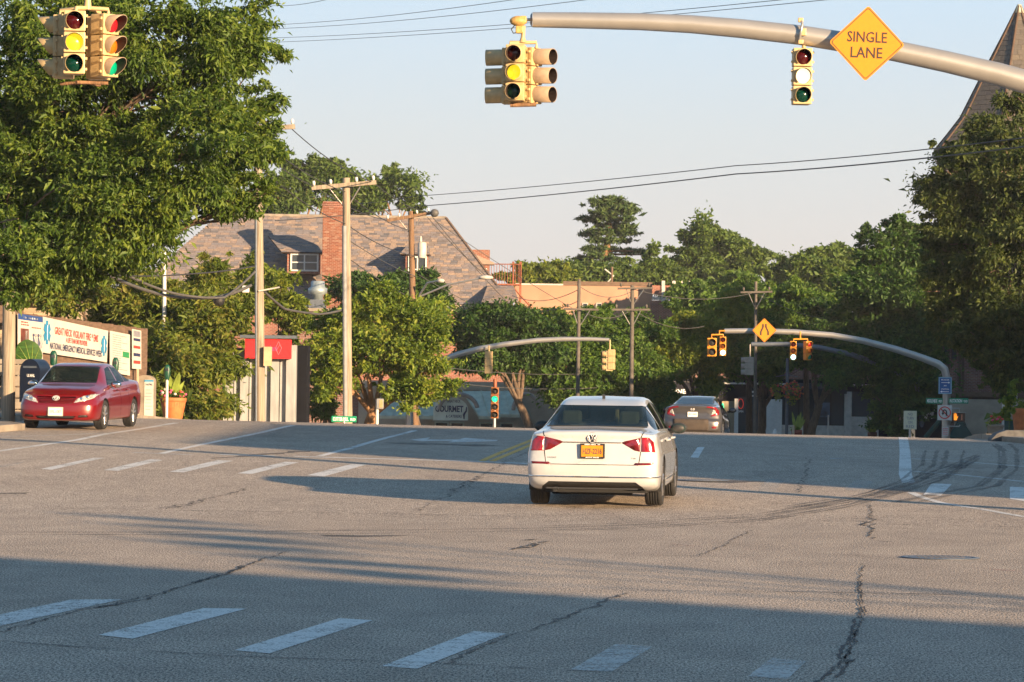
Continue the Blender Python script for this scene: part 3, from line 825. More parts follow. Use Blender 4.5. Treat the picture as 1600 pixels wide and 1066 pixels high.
# galvanised roof fan on a flat roofed annex
an = thing('annex', 'low flat roofed brick annex behind the climbers below the slate roof', 'building', (P(500, 600, 132).x, 132, -1.3))
a0, a1 = loc(an, P(440, 486, 132)), loc(an, P(540, 486, 132))
MB().box(((a0.x + a1.x) / 2, 2, a0.z / 2), (a1.x - a0.x, 4, a0.z)).build('wall', M['brickdark'], an)
MB().box(((a0.x + a1.x) / 2, 2, a0.z + .06), (a1.x - a0.x + .2, 4.2, .12)).build('coping', M['concrete'], an)
fn = P(496, 487, 133.5)
t = thing('roof_fan', 'dull galvanised exhaust fan hood standing on a flat roof beside the chimney', 'roof vent', fn)
MB().box((0, 0, .22), (.62, .62, .44)).build('base', M['galvdark'], t)
MB().lathe([(.20, .44), (.20, .62), (.34, .66), (.36, .86), (.26, .92), (.25, 1.12), (.20, 1.14)], 20).build('hood', mat('dull galvanised sheet', (.30, .36, .38), .45, .5, .15, 5), t)

# --- small metal clad shop with a red sign
ms = thing('metal_clad_shop', 'small shop clad in pale grey vertical metal panels under a red sign', 'building', (P(420, 600, 108).x, 108, -.1))
m0, m1 = loc(ms, P(352, 533, 108)), loc(ms, P(463, 545, 108))
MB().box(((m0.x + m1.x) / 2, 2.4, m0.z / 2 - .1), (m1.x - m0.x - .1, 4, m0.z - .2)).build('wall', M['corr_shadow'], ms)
rs = random.Random(4); x = m0.x; i = 0
while x < m1.x - .1:
    w = .27 if i % 2 == 0 else .19
    MB().box((x + w / 2, .0 if i % 2 == 0 else .15, m0.z / 2 - .12), (w - .02, .10, m0.z - .3)).build('panel', M['corr'], ms)
    x += w; i += 1
s0, s1 = loc(ms, P(383, 529, 107.6)), loc(ms, P(455, 535, 107.6))
zt, zb_ = s0.z, loc(ms, P(383, 560, 107.6)).z
sg = MB().box(((s0.x + s1.x) / 2, s0.y + .15, (zt + zb_) / 2), (s1.x - s0.x, .3, zt - zb_)).build('sign_panel', M['red_panel'], ms)
purple = mat('purple print', (.16, .035, .16), .5); pink = mat('faded pink outline', (.62, .12, .16), .5)
lx = loc(ms, P(429, 548, 107.6)).x
text('bank', purple, sg, TR(lx - .02, s0.y - .003, (zt + zb_) / 2 + .02), .17, .22, 'sign_text', bold=.02)
dm = MB(); cx, cz = loc(ms, P(435, 549, 107.6)).x, (zt + zb_) / 2 + .02
for a, b in (((-.09, 0), (0, .2)), ((0, .2), (.09, 0)), ((.09, 0), (0, -.2)), ((0, -.2), (-.09, 0)), ((-.05, -.05), (.04, .11))):
    dm.tube([(cx + a[0], s0.y - .006, cz + a[1]), (cx + b[0], s0.y - .006, cz + b[1])], .010, 5)
dm.build('sign_logo', pink, sg)
MB().box(((s0.x + s1.x) / 2, s0.y + .2, zt + .06), (s1.x - s0.x + .3, .7, .09)).build('roof_edge', M['galvdark'], ms)
dk0, dk1 = loc(ms, P(463, 540, 109)), loc(ms, P(481, 540, 109))
MB().box(((dk0.x + dk1.x) / 2, 1.6, dk0.z / 2), (dk1.x - dk0.x, 1.6, dk0.z)).build('side_wall', M['darkwall'], ms)  # side wall near black: its shade is put into the colour
MB().box((dk0.x - .05, .3, dk0.z / 2), (.22, .5, dk0.z)).build('corner_post', M['corr'], ms)

# --- left: siding house, board wall, stone wall, pillar
sh = thing('siding_house', 'beige house with horizontal siding behind the banner wall at far left', 'building', (P(40, 600, 120).x, 120, .4))
b0, b1 = loc(sh, P(-40, 470, 120)), loc(sh, P(118, 470, 120))
MB().box(((b0.x + b1.x) / 2, 3, b0.z / 2), (b1.x - b0.x - .1, 6, b0.z)).build('wall', M['siding'], sh)
z = 1.0
while z < b0.z:
    MB().add([(b0.x, -.02, z), (b1.x, -.02, z), (b1.x, -.05, z), (b0.x, -.05, z), (b0.x, -.012, z + .15), (b1.x, -.012, z + .15)], [(0, 1, 2, 3), (3, 2, 5, 4), (0, 3, 4), (1, 5, 2)]).build('siding_board', M['siding'], sh)
    z += .15
MB().box(((b0.x + b1.x) / 2, 2.7, b0.z + .08), (b1.x - b0.x + .3, 7.2, .16)).build('roof', M['brown_board'], sh)
so = loc(sh, P(34, 470, 119.5)); MB().box((so.x - 1.4, -1.0, b0.z - .35), (2.8, 2.2, .8)).build('porch', M['brown_board'], sh)

WA, WB = (-12.2, 87.6), (-10.1, 100.2)
wdir = Vector((WB[0] - WA[0], WB[1] - WA[1], 0)).normalized(); wn_ = Vector((wdir.y, -wdir.x, 0))
bw_ = thing('board_wall', 'brown board wall behind the pavement carrying the white banners', 'wall', (WA[0], WA[1], 0))
L_ = math.hypot(WB[0] - WA[0], WB[1] - WA[1]); n_ = 11
ang = math.atan2(wdir.y, wdir.x)
for i in range(n_):
    s = (i + .5) * L_ / n_
    ztop_ = W(25 + 190 * (i + .5) / n_, 487 + 26 * (i + .5) / n_, WA, WB).z; zb0 = zg1(WA[0], WA[1] + s) - .2
    c = wdir * s - wn_ * .12
    MB().box((c.x, c.y, (ztop_ + zb0) / 2), (L_ / n_ - .02, .06, ztop_ - zb0), rz=ang).build('panel', M['brown_board'], bw_)
for i in range(6):
    c = wdir * (L_ * i / 5) - wn_ * .2
    MB().box((c.x, c.y, 1.65), (.12, .12, 2.5), rz=ang).build('post', M['timber'], bw_)
def hang(name, label, cat, q, mtl, off=.02, t=.012):
    """a sheet hung on the board wall; q: picture corners TL TR BR BL; returns (root, map from u,v to point)"""
    pts = [W(p[0], p[1], WA, WB) + wn_ * off for p in q]
    o = thing(name, label, cat, pts[3])
    MB().quadbox([p - pts[3] for p in pts], -wn_ * t).build('sheet', mtl, o)
    def at(u, v):
        return (pts[0].lerp(pts[1], u)).lerp(pts[3].lerp(pts[2], u), v) - pts[3] + wn_ * .006
    return o, at
def on_sheet(at, body, u0, u1, v, h, mtl, par):
    a, b = at(u0, v), at(u1, v)
    m = frame((a + b) / 2, b - a, (0, 0, 1))
    text(body, mtl, par, m, h, (b - a).length, bold=.015)
def strokes(at, u0, u1, v, h, mtl, par, seed=0):
    rs_ = random.Random(seed); u = u0; mb = MB()
    while u < u1 - .02:
        w = rs_.uniform(.03, .10); e = min(u1, u + w)
        mb.quadbox([at(u, v - h / 2), at(e, v - h / 2), at(e, v + h / 2), at(u, v + h / 2)], -wn_ * .004); u = e + .022
    o = mb.build('print_line', mtl, par); o['kind'] = 'stuff'
o, at = hang('banner', 'wide white banner with red and navy lettering between two blue stars', 'banner', ((66, 495), (168, 517), (166, 566), (66, 551)), M['banner'])
on_sheet(at, 'GREAT NECK VIGILANT FIRE * EMS', .17, .84, .31, .20, M['print_red'], o)
on_sheet(at, 'A LIFE TEAM EMS PROVIDER', .34, .67, .53, .13, M['print_red'], o)
on_sheet(at, 'NATIONAL EMERGENCY MEDICAL SERVICES WEEK', .10, .91, .77, .17, M['print_navy'], o)
def star(at, u, v, r_, par):
    c = at(u, v); m = frame(c, wdir, (0, 0, 1))
    for k in range(3):
        b = MB(); b.box((0, -.002, 0), (r_ * .62, .006, r_ * 2)); bo = b.build('star_bar', M['print_blue'], par)
        bo.data.transform(m @ Matrix.Translation((0, -.003 * k, 0)) @ Matrix.Rotation(k * math.pi / 3, 4, 'Y'))
    b = MB().box((0, -.014, 0), (r_ * .12, .004, r_ * 1.2)); b.build('star_staff', M['print_white'], par).data.transform(m)
star(at, .055, .42, .30, o); star(at, .935, .50, .27, o)
o, at = hang('poster', 'tall poster with a blue header and two photographs beside the wide banner', 'poster', ((27, 490), (65.5, 496), (65.5, 590), (27, 592)), M['banner'])
def patch(at, u0, u1, v0, v1, mtl, par, name='print'):
    q = [at(u0, v0), at(u1, v0), at(u1, v1), at(u0, v1)]
    MB().quadbox(q, -wn_ * .004).build(name, mtl, par)
patch(at, .0, 1.0, .0, .085, mat('blue header', (.02, .06, .22), .5), o); strokes(at, .2, .82, .045, .028, M['print_white'], o, 1)
patch(at, .10, .42, .22, .62, mat('dark photograph', (.12, .035, .02), .5, 0, .6, 3), o, 'photograph'); patch(at, .28, .36, .25, .5, M['print_white'], o)
strokes(at, .12, .42, .12, .02, M['print_red'], o, 2); strokes(at, .12, .42, .16, .02, M['print_red'], o, 3); strokes(at, .55, .92, .19, .02, M['print_red'], o, 4)
for k_ in range(4):
    f_ = MB(); u_ = .60 + .10 * k_
    f_.tube([at(u_, .34), at(u_ + .02, .44), at(u_ - .03, .56)], [.02, .045, .02], 6); f_.tube([at(u_, .42), at(u_ + .06, .46 + .04 * (k_ % 2))], .012, 5); f_.ball(at(u_, .31), .04, 8, 6); f_.build('printed_figure', M['print_grey'] if k_ % 2 else M['print_navy'], o)
patch(at, .5, .95, .62, .67, mat('blue strip', (.03, .06, .3), .5), o); strokes(at, .5, .95, .72, .018, M['print_grey'], o, 5); strokes(at, .5, .9, .77, .018, M['print_grey'], o, 6)
o, at = hang('notice_board', 'tall white notice sheet with a green box right of the wide banner', 'notice', ((171, 517), (202, 523), (202, 587), (171, 582)), M['banner'])
for k in range(16): strokes(at, .12, .55 + .3 * ((k * 7) % 3 == 0), .08 + .054 * k, .016, M['print_grey'], o, 10 + k)
patch(at, .62, .95, .44, .58, M['print_green'], o)
o, at = hang('photo_panel', 'narrow white panel with rows of small pictures at the right end of the board wall', 'poster', ((203.5, 514), (217.5, 517), (217.5, 577), (203.5, 576)), M['banner'], .06)
for k in range(5): patch(at, .12, .88, .03 + .19 * k, [.15, .07, .07, .08, .08][k] + .03 + .19 * k, [M['print_grey'], M['print_navy'], M['print_red'], M['print_navy'], M['print_red']][k], o)
MB().tube([at(.5, 1.0) + Vector((0, .05, 0)), at(.5, 2.2) + Vector((0, .05, 0))], .05, 8).build('post', M['siding'], o)

sw = thing('stone_wall', 'low pale stone wall behind the wooden pole at far left', 'wall', (-12.4, 86.2, .6))
rs = random.Random(12)
for r_ in range(5):
    x = -1.6 - (r_ % 2) * .25
    while x < 1.0:
        w = rs.uniform(.4, .65); MB().box((x + w / 2, rs.uniform(-.03, .03), .14 + r_ * .27), (w - .02, .4, .25), bev=.03).build('stone', M['concrete'], sw); x += w
MB().box((-.3, 0, 1.42), (2.9, .5, .12), bev=.02).build('coping', M['concrete'], sw)
pl = P(227, 655, 99.5)
pr = thing('stone_pillar', 'squat round topped concrete pillar at the end of the banner wall', 'pillar', (pl.x, pl.y, zg1(pl.x, pl.y) + .1))
w_ = .52
MB().prism([(-w_ / 2, 0), (w_ / 2, 0), (w_ / 2, 1.05)] + [(w_ / 2 * math.cos(q), 1.05 + .16 * math.sin(q)) for q in np.linspace(.2, math.pi - .2, 8)] + [(-w_ / 2, 1.05)], -.3, .3).build('shaft', M['concrete'], pr)
o = thing('poster', 'small white notice with a dark header on the concrete pillar', 'poster', (pl.x + .12, pl.y - .31, pr.location.z + .08))
MB().box((0, 0, .5), (.25, .012, 1.0)).build('sheet', M['banner'], o); MB().box((0, -.008, 1.0 - .03), (.25, .006, .05)).build('header', M['print_blue'], o)
for k, (bd, hh, zz) in enumerate((('Great Neck', .08, .88),)): text(bd, M['print_navy'] if k == 0 else M['print_grey'], o, TR(0, -.008, zz), hh, .2, bold=.015)
for k in range(7): MB().box((-.02 + .02 * (k % 2), -.008, .72 - .09 * k), (.14 + .03 * (k % 3), .005, .018)).build('print_line', M['print_grey'], o)
MB().tube([P(200, 606, 98.5), P(216, 604, 98.5)], .09, 10).build('drain_pipe', M['concrete']) and None
dp = bpy.data.objects['drain_pipe']; tag(dp, 'short pale round pipe end beside the concrete pillar', 'pipe')

# --- delicatessen with teal metal awnings
gs = thing('delicatessen', 'delicatessen with teal standing seam awnings and an arched name board', 'shop', (P(735, 600, 165).x, 165, -2.2))
def Q(px, py, d=165.0): return loc(gs, P(px, py, d))
x0, x1 = Q(560, 600).x, Q(1010, 600).x
MB().box(((x0 + x1) / 2, 3.4, Q(700, 596).z / 2), (x1 - x0, 6, Q(700, 596).z)).build('wall', M['tan'], gs)
xx = x0; k = 0
while xx < x1:
    MB().box((xx + .21, .32, Q(700, 603).z), (.40, .16, .36)).build('fascia_tile', M['tan'], gs); xx += .42
def awning(pl_, pr_, ptop, pbot, dtop, dbot, tl=None, tr=None):
    a, b = Q(pl_, pbot, dbot), Q(pr_, pbot, dbot); c, d = Q(tr or pr_, ptop, dtop), Q(tl or pl_, ptop, dtop)
    aw = MB().quadbox([a, b, c, d], (0, .03, -.05)).build('awning', M['teal'], gs)
    n = max(2, int((b.x - a.x) / .33))
    up = Vector((0, -.03, .02))
    for i in range(n + 1): MB().quadbox([a.lerp(b, i / n) + up * .2, a.lerp(b, i / n) + Vector((.035, 0, 0)) + up * .2, d.lerp(c, i / n) + Vector((.035, 0, 0)) + up * .2, d.lerp(c, i / n) + up * .2], (0, -.03, .04)).build('seam_rib', M['teal'], aw)
    MB().box(((a.x + b.x) / 2, a.y, a.z - .05), (b.x - a.x, .10, .14)).build('awning_edge', M['teal'], aw)
awning(590, 694, 628, 650, 164.6, 163.2); awning(748, 782, 611, 651, 164.8, 163.0, 722, 780); awning(782, 812, 611, 648, 164.8, 163.0, 776, 800)
sgp = [Q(677, 657, 163.0), Q(731, 657, 163.0)]
arc = [(Q(704, 640, 163).x + 27 / 34 * math.cos(q), Q(704, 640, 163).z + (19 / 34) * math.sin(q)) for q in np.linspace(0, math.pi, 14)]
sb = MB().prism([(sgp[0].x, sgp[0].z), (sgp[1].x, sgp[1].z)] + arc, sgp[0].y, sgp[0].y + .12).build('name_board', mat('pale green board', (.60, .63, .53), .6, 0, .06, 3), gs)
yb = sgp[0].y - .004
text('GREAT NECK', M['print_navy'], sb, TR(Q(709, 627, 163).x, yb, Q(709, 627, 163).z), .13, .62, bold=.02)
text('GOURMET', M['print_navy'], sb, TR(Q(702, 639, 163).x, yb, Q(702, 639, 163).z), .30, 1.28, bold=.035)
text('& CATERERS', M['print_navy'], sb, TR(Q(709, 650.5, 163).x, yb, Q(709, 650.5, 163).z), .13, .72, bold=.02)
hk = [Q(729, 636, 162.98), Q(728.5, 642, 162.98), Q(724.5, 648, 162.98), Q(725, 655, 162.98)]
MB().tube(hk, [.02, .035, .05, .02], 6).build('painted_flourish', M['print_navy'], sb)
ap = [Q(716 + 30 * math.cos(q), 640 - 24 * math.sin(q), 162.8) for q in np.linspace(.1, math.pi, 18)]
MB().tube(ap, .10, 8).build('arch', mat('grey arch trim', (.30, .25, .22), .7), gs)
ap2 = [Q(822 + 20 * math.cos(q), 642 - 26 * math.sin(q), 163.4) for q in np.linspace(.3, math.pi, 12)]
MB().tube(ap2, .10, 8).build('arch', mat('grey arch trim', (.30, .25, .22), .7), gs)
for px in (690, 714, 760, 792):
    window(gs, (Q(px, 660).x, .30, 1.25), .66, 1.5, M['teal'], (1, 1), .2, .07)
for px in (672, 731, 776, 806): MB().box((Q(px, 660).x, -.3, 1.1), (.22, .3, 2.2)).build('pillar', M['tan'], gs)

# --- peach rendered block and its brick end
pb = thing('rendered_block', 'peach rendered block with a brown parapet above the far trees', 'building', (P(915, 600, 220).x, 220, -1.6))
def Q2(px, py, d=220.0): return loc(pb, P(px, py, d))
x0, x1 = Q2(805, 443).x, Q2(1019, 443).x; zt = Q2(900, 446).z
MB().box(((x0 + x1) / 2, 4, zt / 2), (x1 - x0, 8, zt)).build('wall', M['peach'], pb)
xp = Q2(880, 443).x
MB().box(((xp + x1) / 2, .2, zt + .12), (x1 - xp, .5, .26)).build('parapet', M['brown_board'], pb)
MB().box(((x0 + xp) / 2, .2, zt + .03), (xp - x0, .5, .10)).build('coping', M['offwhite'], pb)
for px in (914, 936):
    window(pb, (Q2(px, 481).x, -.03, Q2(px, 483).z), .34, .75, M['offwhite'], (1, 2), .08, .05)
eb = thing('brick_block', 'red brick block with pale posts and a balustrade along its parapet', 'building', (P(1050, 600, 219).x, 219, -1.6))
def Q3(px, py, d=219.0): return loc(eb, P(px, py, d))
x0, x1 = Q3(1017, 443).x, Q3(1081, 448).x; zt = Q3(1050, 470).z; zp = Q3(1050, 446).z
MB().box(((x0 + x1) / 2, 4, zt / 2), (x1 - x0, 8, zt)).build('wall', M['brick'], eb)
for px in (1036.5, 1053, 1065, 1079): MB().box((Q3(px, 450).x, .1, (zt + zp) / 2 + .1), (.2, .3, zp - zt + .35)).build('post', M['offwhite'], eb)
for a, b in ((1019, 1035), (1038.5, 1052), (1055, 1064), (1067, 1078)):
    MB().box(((Q3(a, 450).x + Q3(b, 450).x) / 2, .12, (zt + zp) / 2 + .18), (Q3(b, 450).x - Q3(a, 450).x, .16, zp - zt - .38)).build('parapet_panel', M['brick'], eb)
    n = max(3, int((b - a) / 2.4))
    for i in range(n): MB().lathe([(.035, 0), (.055, .1), (.03, .24)], 6, TR(Q3(a + (b - a) * (i + .5) / n, 450).x, .12, zt + .02)).build('baluster', M['offwhite'], eb)
rv = P(956, 440, 221)
o = thing('roof_mast', 'bent white vent pipe and mast on the peach rendered block', 'roof vent', rv)
MB().tube([(0, 0, -.3), (0, 0, .9)], .07, 8).build('pipe', M['brown_board'], o); MB().tube([(-.3, 0, -.1), (.1, 0, .35), (-.45, 0, .75)], .05, 8).build('vent', M['offwhite'], o)

# --- row of shops on the right
sr = thing('shop_row', 'row of dark shop fronts with black awnings and white panels beneath the street trees', 'building', (P(1180, 600, 178).x, 178, -1.75))
def Q4(px, py, d=178.0): return loc(sr, P(px, py, d))
def rect(name, a, b, c, d_, mtl, y=0.0, t=.12, par=sr):
    p, q = Q4(a, b), Q4(c, d_)
    zb2 = max(q.z, 0)
    return MB().box(((p.x + q.x) / 2, y, (p.z + zb2) / 2), (abs(q.x - p.x), t, abs(p.z - zb2))).build(name, mtl, par)
rect('wall', 1010, 540, 1400, 800, M['darkwall'], 3.2, 6)
rect('fascia', 1020, 596, 1400, 604, M['offwhite'], .16, .2); rect('upper_wall', 1020, 545, 1400, 595, M['brickdark'], .2, .2)
def awn(a, b, top, bot, body=None, mtl='awning_black', bw_=None, bh=.13):
    p, q = Q4(a, top), Q4(b, bot)
    o = MB().quadbox([Vector((p.x, -1.1, q.z)), Vector((q.x, -1.1, q.z)), Vector((q.x, .1, p.z)), Vector((p.x, .1, p.z))], (0, .02, -.03)).build('awning', M[mtl], sr)
    MB().box(((p.x + q.x) / 2, -1.1, q.z - .12), (q.x - p.x, .02, .24)).build('valance', M[mtl], o)
    if body: text(body, M['print_white'], o, TR((p.x + q.x) / 2 + .1, -1.115, q.z - .12), bh, bw_, bold=.03)
awn(1032, 1078, 596, 608, 'DINE', bw_=.75, bh=.22); awn(1080, 1128, 600, 617, 'EN ROMA AND', bw_=.85)
awn(1228, 1320, 598, 608)
for i in range(4): rect('panel', 1128 + i * 5, 627, 1132.6 + i * 5, 690, M['siding'], -.05 - .02 * (i % 2))
rect('post', 1147, 623, 1152, 690, M['white'], -.35, .2)
rect('door_glass', 1153, 620, 1166, 690, M['pane'], .0); rect('window', 1170, 612, 1194, 690, M['pane'], .05)
rect('transom', 1172, 611, 1193, 614, M['white'], -.06); rect('transom', 1172, 617.5, 1193, 620, M['white'], -.06)
for i in range(4): rect('panel', 1197 + i * 6.2, 624, 1202.4 + i * 6.2, 690, M['white'], -.05 - .04 * (i % 2))
for i in range(4): rect('window', 1224 + i * 25, 611, 1246 + i * 25, 664, M['pane'], -.02)
rect('sill', 1222, 664, 1325, 690, M['offwhite'], -.08); rect('post', 1319, 612, 1329, 690, M['offwhite'], -.15, .3)
rect('window', 1331, 612, 1368, 651, M['pane'], -.02); rect('sill', 1329, 651, 1372, 690, M['offwhite'], -.08)
rect('poster', 1272, 629, 1296, 652, mat('blue poster', (.05, .09, .15), .4, 0, .9, 2.2), -.1, .03)
p = Q4(1157, 631); o = MB()
o.tube([(p.x + .13 * math.cos(q), -.16, p.z + .24 * math.sin(q)) for q in np.linspace(0, 2 * math.pi, 20)], .014, 6); o.build('neon_ring', M['red_lit'], sr)
text('OPEN', M['print_white'], sr, TR(p.x, -.16, p.z - .38), .10, .26, bold=.03)
p = Q4(1129, 636); MB().ball((p.x, -.2, p.z), (.06, .04, .2)).build('neon_sign', M['green_lit'], sr)

# --- brick tower building with a slate spire at right
tb = thing('tower_building', 'dark brick corner building with arched ground floor and slate spire', 'building', (P(1560, 600, 172).x, 172, -1.75))
def Q5(px, py, d=172.0): return loc(tb, P(px, py, d))
x0, x1 = Q5(1473, 500).x, Q5(1800, 500).x
MB().box(((x0 + x1) / 2, 4.2, Q5(1500, 345).z / 2), (x1 - x0, 8, Q5(1500, 345).z)).build('wall', M['brickdark'], tb)
for px in (1474, 1483, 1501, 1506): MB().box((Q5(px, 500).x, .12, Q5(px, 540).z), (.10, .18, 5.4)).build('timber_strip', M['timber'], tb)
for px in (1478, 1492, 1503, 1545, 1575): window(tb, (Q5(px, 500).x, .16, Q5(px, 520).z), .3, 2.6, M['timber'], (1, 3), .1, .05)
MB().box(((x0 + x1) / 2, -.3, Q5(1500, 616).z), (x1 - x0 + .2, 1.2, .22)).build('ledge', M['brown_board'], tb)
MB().box(((x0 + x1) / 2, -.1, Q5(1500, 621).z), (x1 - x0, .8, .14)).build('ledge', M['timber'], tb)
def arch_wall(a, b, spans, zt_, zb_, y, mtl):
    """a wall of piers and arches standing forward of the facade"""
    V = MB(); xa = Q5(a, 600).x
    for (s, e, sp, hh) in spans:
        s_, e_ = Q5(s, 600).x, Q5(e, 600).x
        MB().box(((xa + s_) / 2, y, (zt_ + zb_) / 2), (s_ - xa, .5, zt_ - zb_)).build('pier', mtl, tb)
        pts = [(s_ + (e_ - s_) * (1 - math.cos(q)) / 2, sp + hh * math.sin(q)) for q in np.linspace(0, math.pi, 14)]
        MB().prism([(e_, zt_), (s_, zt_)] + pts, y - .25, y + .25).build('arch', mtl, tb)
        xa = e_
    MB().box(((xa + Q5(b, 600).x) / 2, y, (zt_ + zb_) / 2), (Q5(b, 600).x - xa, .5, zt_ - zb_)).build('pier', mtl, tb)
zt = Q5(1530, 624).z
arch_wall(1473, 1800, [(1478, 1509, Q5(1, 660).z, .9), (1538, 1600, Q5(1, 660).z, .85), (1630, 1700, Q5(1, 660).z, .8)], zt, 0, -.8, M['tan'])
for a, b in ((1478, 1510), (1536, 1602)):
    pa, pb_ = Q5(a, 655), Q5(b, 683)
    MB().quadbox([Vector((pa.x - .15, -2.2, pb_.z)), Vector((pb_.x + .1, -2.2, pb_.z)), Vector((pb_.x - .4, -1.06, pa.z)), Vector((pa.x + .45, -1.06, pa.z))], (0, .03, -.04)).build('awning', M['awning_green'], tb)
MB().box((Q5(1500, 650).x, -.3, 1.5), (.6, .06, 2.2)).build('curtain', M['offwhite'], tb); MB().box((Q5(1568, 650).x, -.3, 1.6), (1.5, .06, 2.2)).build('curtain', M['offwhite'], tb)
# spire: an eight sided slate roof with a flared foot
cx, cy = Q5(1611, 200).x, 4.4
prof = [(4.21, Q5(1, 203).z), (3.57, Q5(1, 178).z), (2.89, Q5(1, 150).z), (2.04, Q5(1, 96).z), (0.68, Q5(1, 12).z), (.05, Q5(1, -28).z)]
sp = MB().lathe([(r_ - .05, z_ - .05) for r_, z_ in prof], 8, TR(cx, cy, 0, R(22.5)), smooth=False).build('spire', M['timber'], tb)
dirs = [R(22.5) + 2 * math.pi * k / 8 for k in range(8)]
for k in range(8):
    a0_, a1_ = dirs[k], dirs[(k + 1) % 8]
    if math.sin((a0_ + R(22.5))) > .5: continue
    for (r0, z0), (r1, z1) in zip(prof[:-1], prof[1:]):
        el = Vector((cx + r0 * math.cos(a0_), cy + r0 * math.sin(a0_), z0)); er = Vector((cx + r0 * math.cos(a1_), cy + r0 * math.sin(a1_), z0))
        rl = Vector((cx + r1 * math.cos(a0_), cy + r1 * math.sin(a0_), z1)); rr_ = Vector((cx + r1 * math.cos(a1_), cy + r1 * math.sin(a1_), z1))
        slate_field(el, er, rl, rr_, sp, .50, .28, SLATE2, seed=k)
    for (r0, z0), (r1, z1) in zip(prof[:-1], prof[1:]):
        pass
    MB().tube([(cx + (r_ + .02) * math.cos(a0_), cy + (r_ + .02) * math.sin(a0_), z_ + .02) for r_, z_ in prof], .06, 6).build('hip_ridge', M['timber'], sp)
MB().lathe([(.30, prof[-2][1] + .9), (.10, prof[-1][1] + .1)], 8, TR(cx, cy, 0)).build('finial', M['teal'], sp)
MB().lathe([(3.98, prof[0][1] - .25), (4.25, prof[0][1] - .02)], 8, TR(cx, cy, 0, R(22.5)), smooth=False).build('eave', M['timber'], sp)
MB().lathe([(2.99, 0), (2.99, prof[0][1] - .2)], 8, TR(cx, cy, 0, R(22.5)), smooth=False).build('tower', M['brickdark'], tb)

# --- unseen blocks off frame: casters of the road shadows, and others added for shade
def block(name, label, pts, h, mtl):
    c = [sum(p[0] for p in pts) / len(pts), sum(p[1] for p in pts) / len(pts)]
    t = thing(name, label, 'building', (c[0], c[1], 0))
    q = [(p[0] - c[0], p[1] - c[1]) for p in pts]; n = len(q)
    V = [(x, y, -.1) for x, y in q] + [(x, y, h) for x, y in q]
    MB().add(V, [tuple(range(n, 2 * n))] + [(i, (i + 1) % n, n + (i + 1) % n, n + i) for i in range(n)]).build('wall', mtl, t)
    V = [(x * 1.01, y * 1.01, h + .01) for x, y in q] + [(x * 1.01, y * 1.01, h + .3) for x, y in q]
    MB().add(V, [tuple(range(n - 1, -1, -1)), tuple(range(n, 2 * n))] + [(i, (i + 1) % n, n + (i + 1) % n, n + i) for i in range(n)]).build('coping', M['concrete'], t)
    for i in range(n):
        a, b = Vector((*q[i], 0)), Vector((*q[(i + 1) % n], 0)); L = (b - a).length; t_ = (b - a) / L
        nrm = Vector((t_.y, -t_.x, 0))
        if nrm.dot((a + b) / 2) < 0: nrm = -nrm
        for f in range(int(h // 3.2)):
            for j in range(int(L // 3)):
                c_ = a + t_ * (1.5 + 3 * j) + nrm * .02 + Vector((0, 0, 1.7 + 3.2 * f))
                w = MB().box(c_, (1.3, .08, 1.6), rz=math.atan2(t_.y, t_.x)).build('window', M['offwhite'], t)
                MB().box(c_ + nrm * .03, (1.1, .06, 1.4), rz=math.atan2(t_.y, t_.x)).build('pane', M['pane'], w)
    return t
block('corner_building', 'brick corner block beside the camera that shades the near road', [(17.2, 4.4), (47.2, -22.6), (38.2, -33.6), (9.2, -5.6)], 9.9, M['brick'])
block('caster_block', 'brick block right of the frame that shades the crest of the road', [(21.5, 37), (44, 37), (44, 53), (21.5, 53)], 8.1, M['brick'])
block('caster_block', 'unseen brick block added right of the frame to shade the far pavement', [(29.5, 84.5), (35.5, 84.5), (35.5, 98), (29.5, 98)], 7.5, M['brickdark'])
block('caster_block', 'unseen dark block added well right of the frame to shade the far shops', [(50, 62), (76, 62), (76, 122), (50, 122)], 14.0, M['brickdark'])
block('caster_block', 'unseen brick block added right of the frame to shade the tower building', [(27, 128), (46, 128), (46, 147), (27, 147)], 7.6, M['brick'])
block('caster_block', 'unseen dark brick block added right of the tower to shade the shop fronts', [(33, 152), (54, 152), (54, 176), (33, 176)], 13.0, M['brickdark'])

# ------------------------------------------------------------------ trees and plants
L_ASH = leafmat('ash leaf', [(0.041, 0.086, 0.011), (0.071, 0.132, 0.016), (0.109, 0.180, 0.020), (0.170, 0.230, 0.027)], .44)
L_BRIGHT = leafmat('bright maple leaf', [(0.061, 0.119, 0.011), (0.115, 0.188, 0.017), (0.182, 0.258, 0.023), (0.256, 0.292, 0.032)], .44)
L_CLIMB = leafmat('climber leaf', [(0.061, 0.100, 0.011), (0.109, 0.160, 0.017), (0.170, 0.215, 0.022), (0.217, 0.208, 0.037)], .44)
L_DARK = leafmat('dark green leaf', [(0.025, 0.066, 0.013), (0.041, 0.100, 0.017), (0.068, 0.136, 0.020)], .4)
L_MID = leafmat('mid green leaf', [(0.047, 0.111, 0.017), (0.081, 0.160, 0.020), (0.128, 0.215, 0.026)], .44)
L_FAR = leafmat('far tree leaf', [(0.054, 0.104, 0.020), (0.088, 0.150, 0.026), (0.128, 0.195, 0.031)], .4)
L_YEL = leafmat('yellow green leaf', [(0.094, 0.146, 0.017), (0.149, 0.208, 0.020), (0.229, 0.264, 0.027)], .44)
L_OLIVE = leafmat('olive elm leaf', [(.026, .048, .010), (.050, .080, .016), (.095, .125, .024)], .4)
L_PINE = leafmat('pine needle tuft', [(0.038, 0.076, 0.026), (0.061, 0.111, 0.033), (0.094, 0.146, 0.038)], .15)
M['bark_lit'] = mat('sunlit brown bark', (.20, .11, .055), .9, 0, .3, 6, .7, 22, stretch=(3, 3, .7))  # bark copy for trunks in sun, the light put into the colour

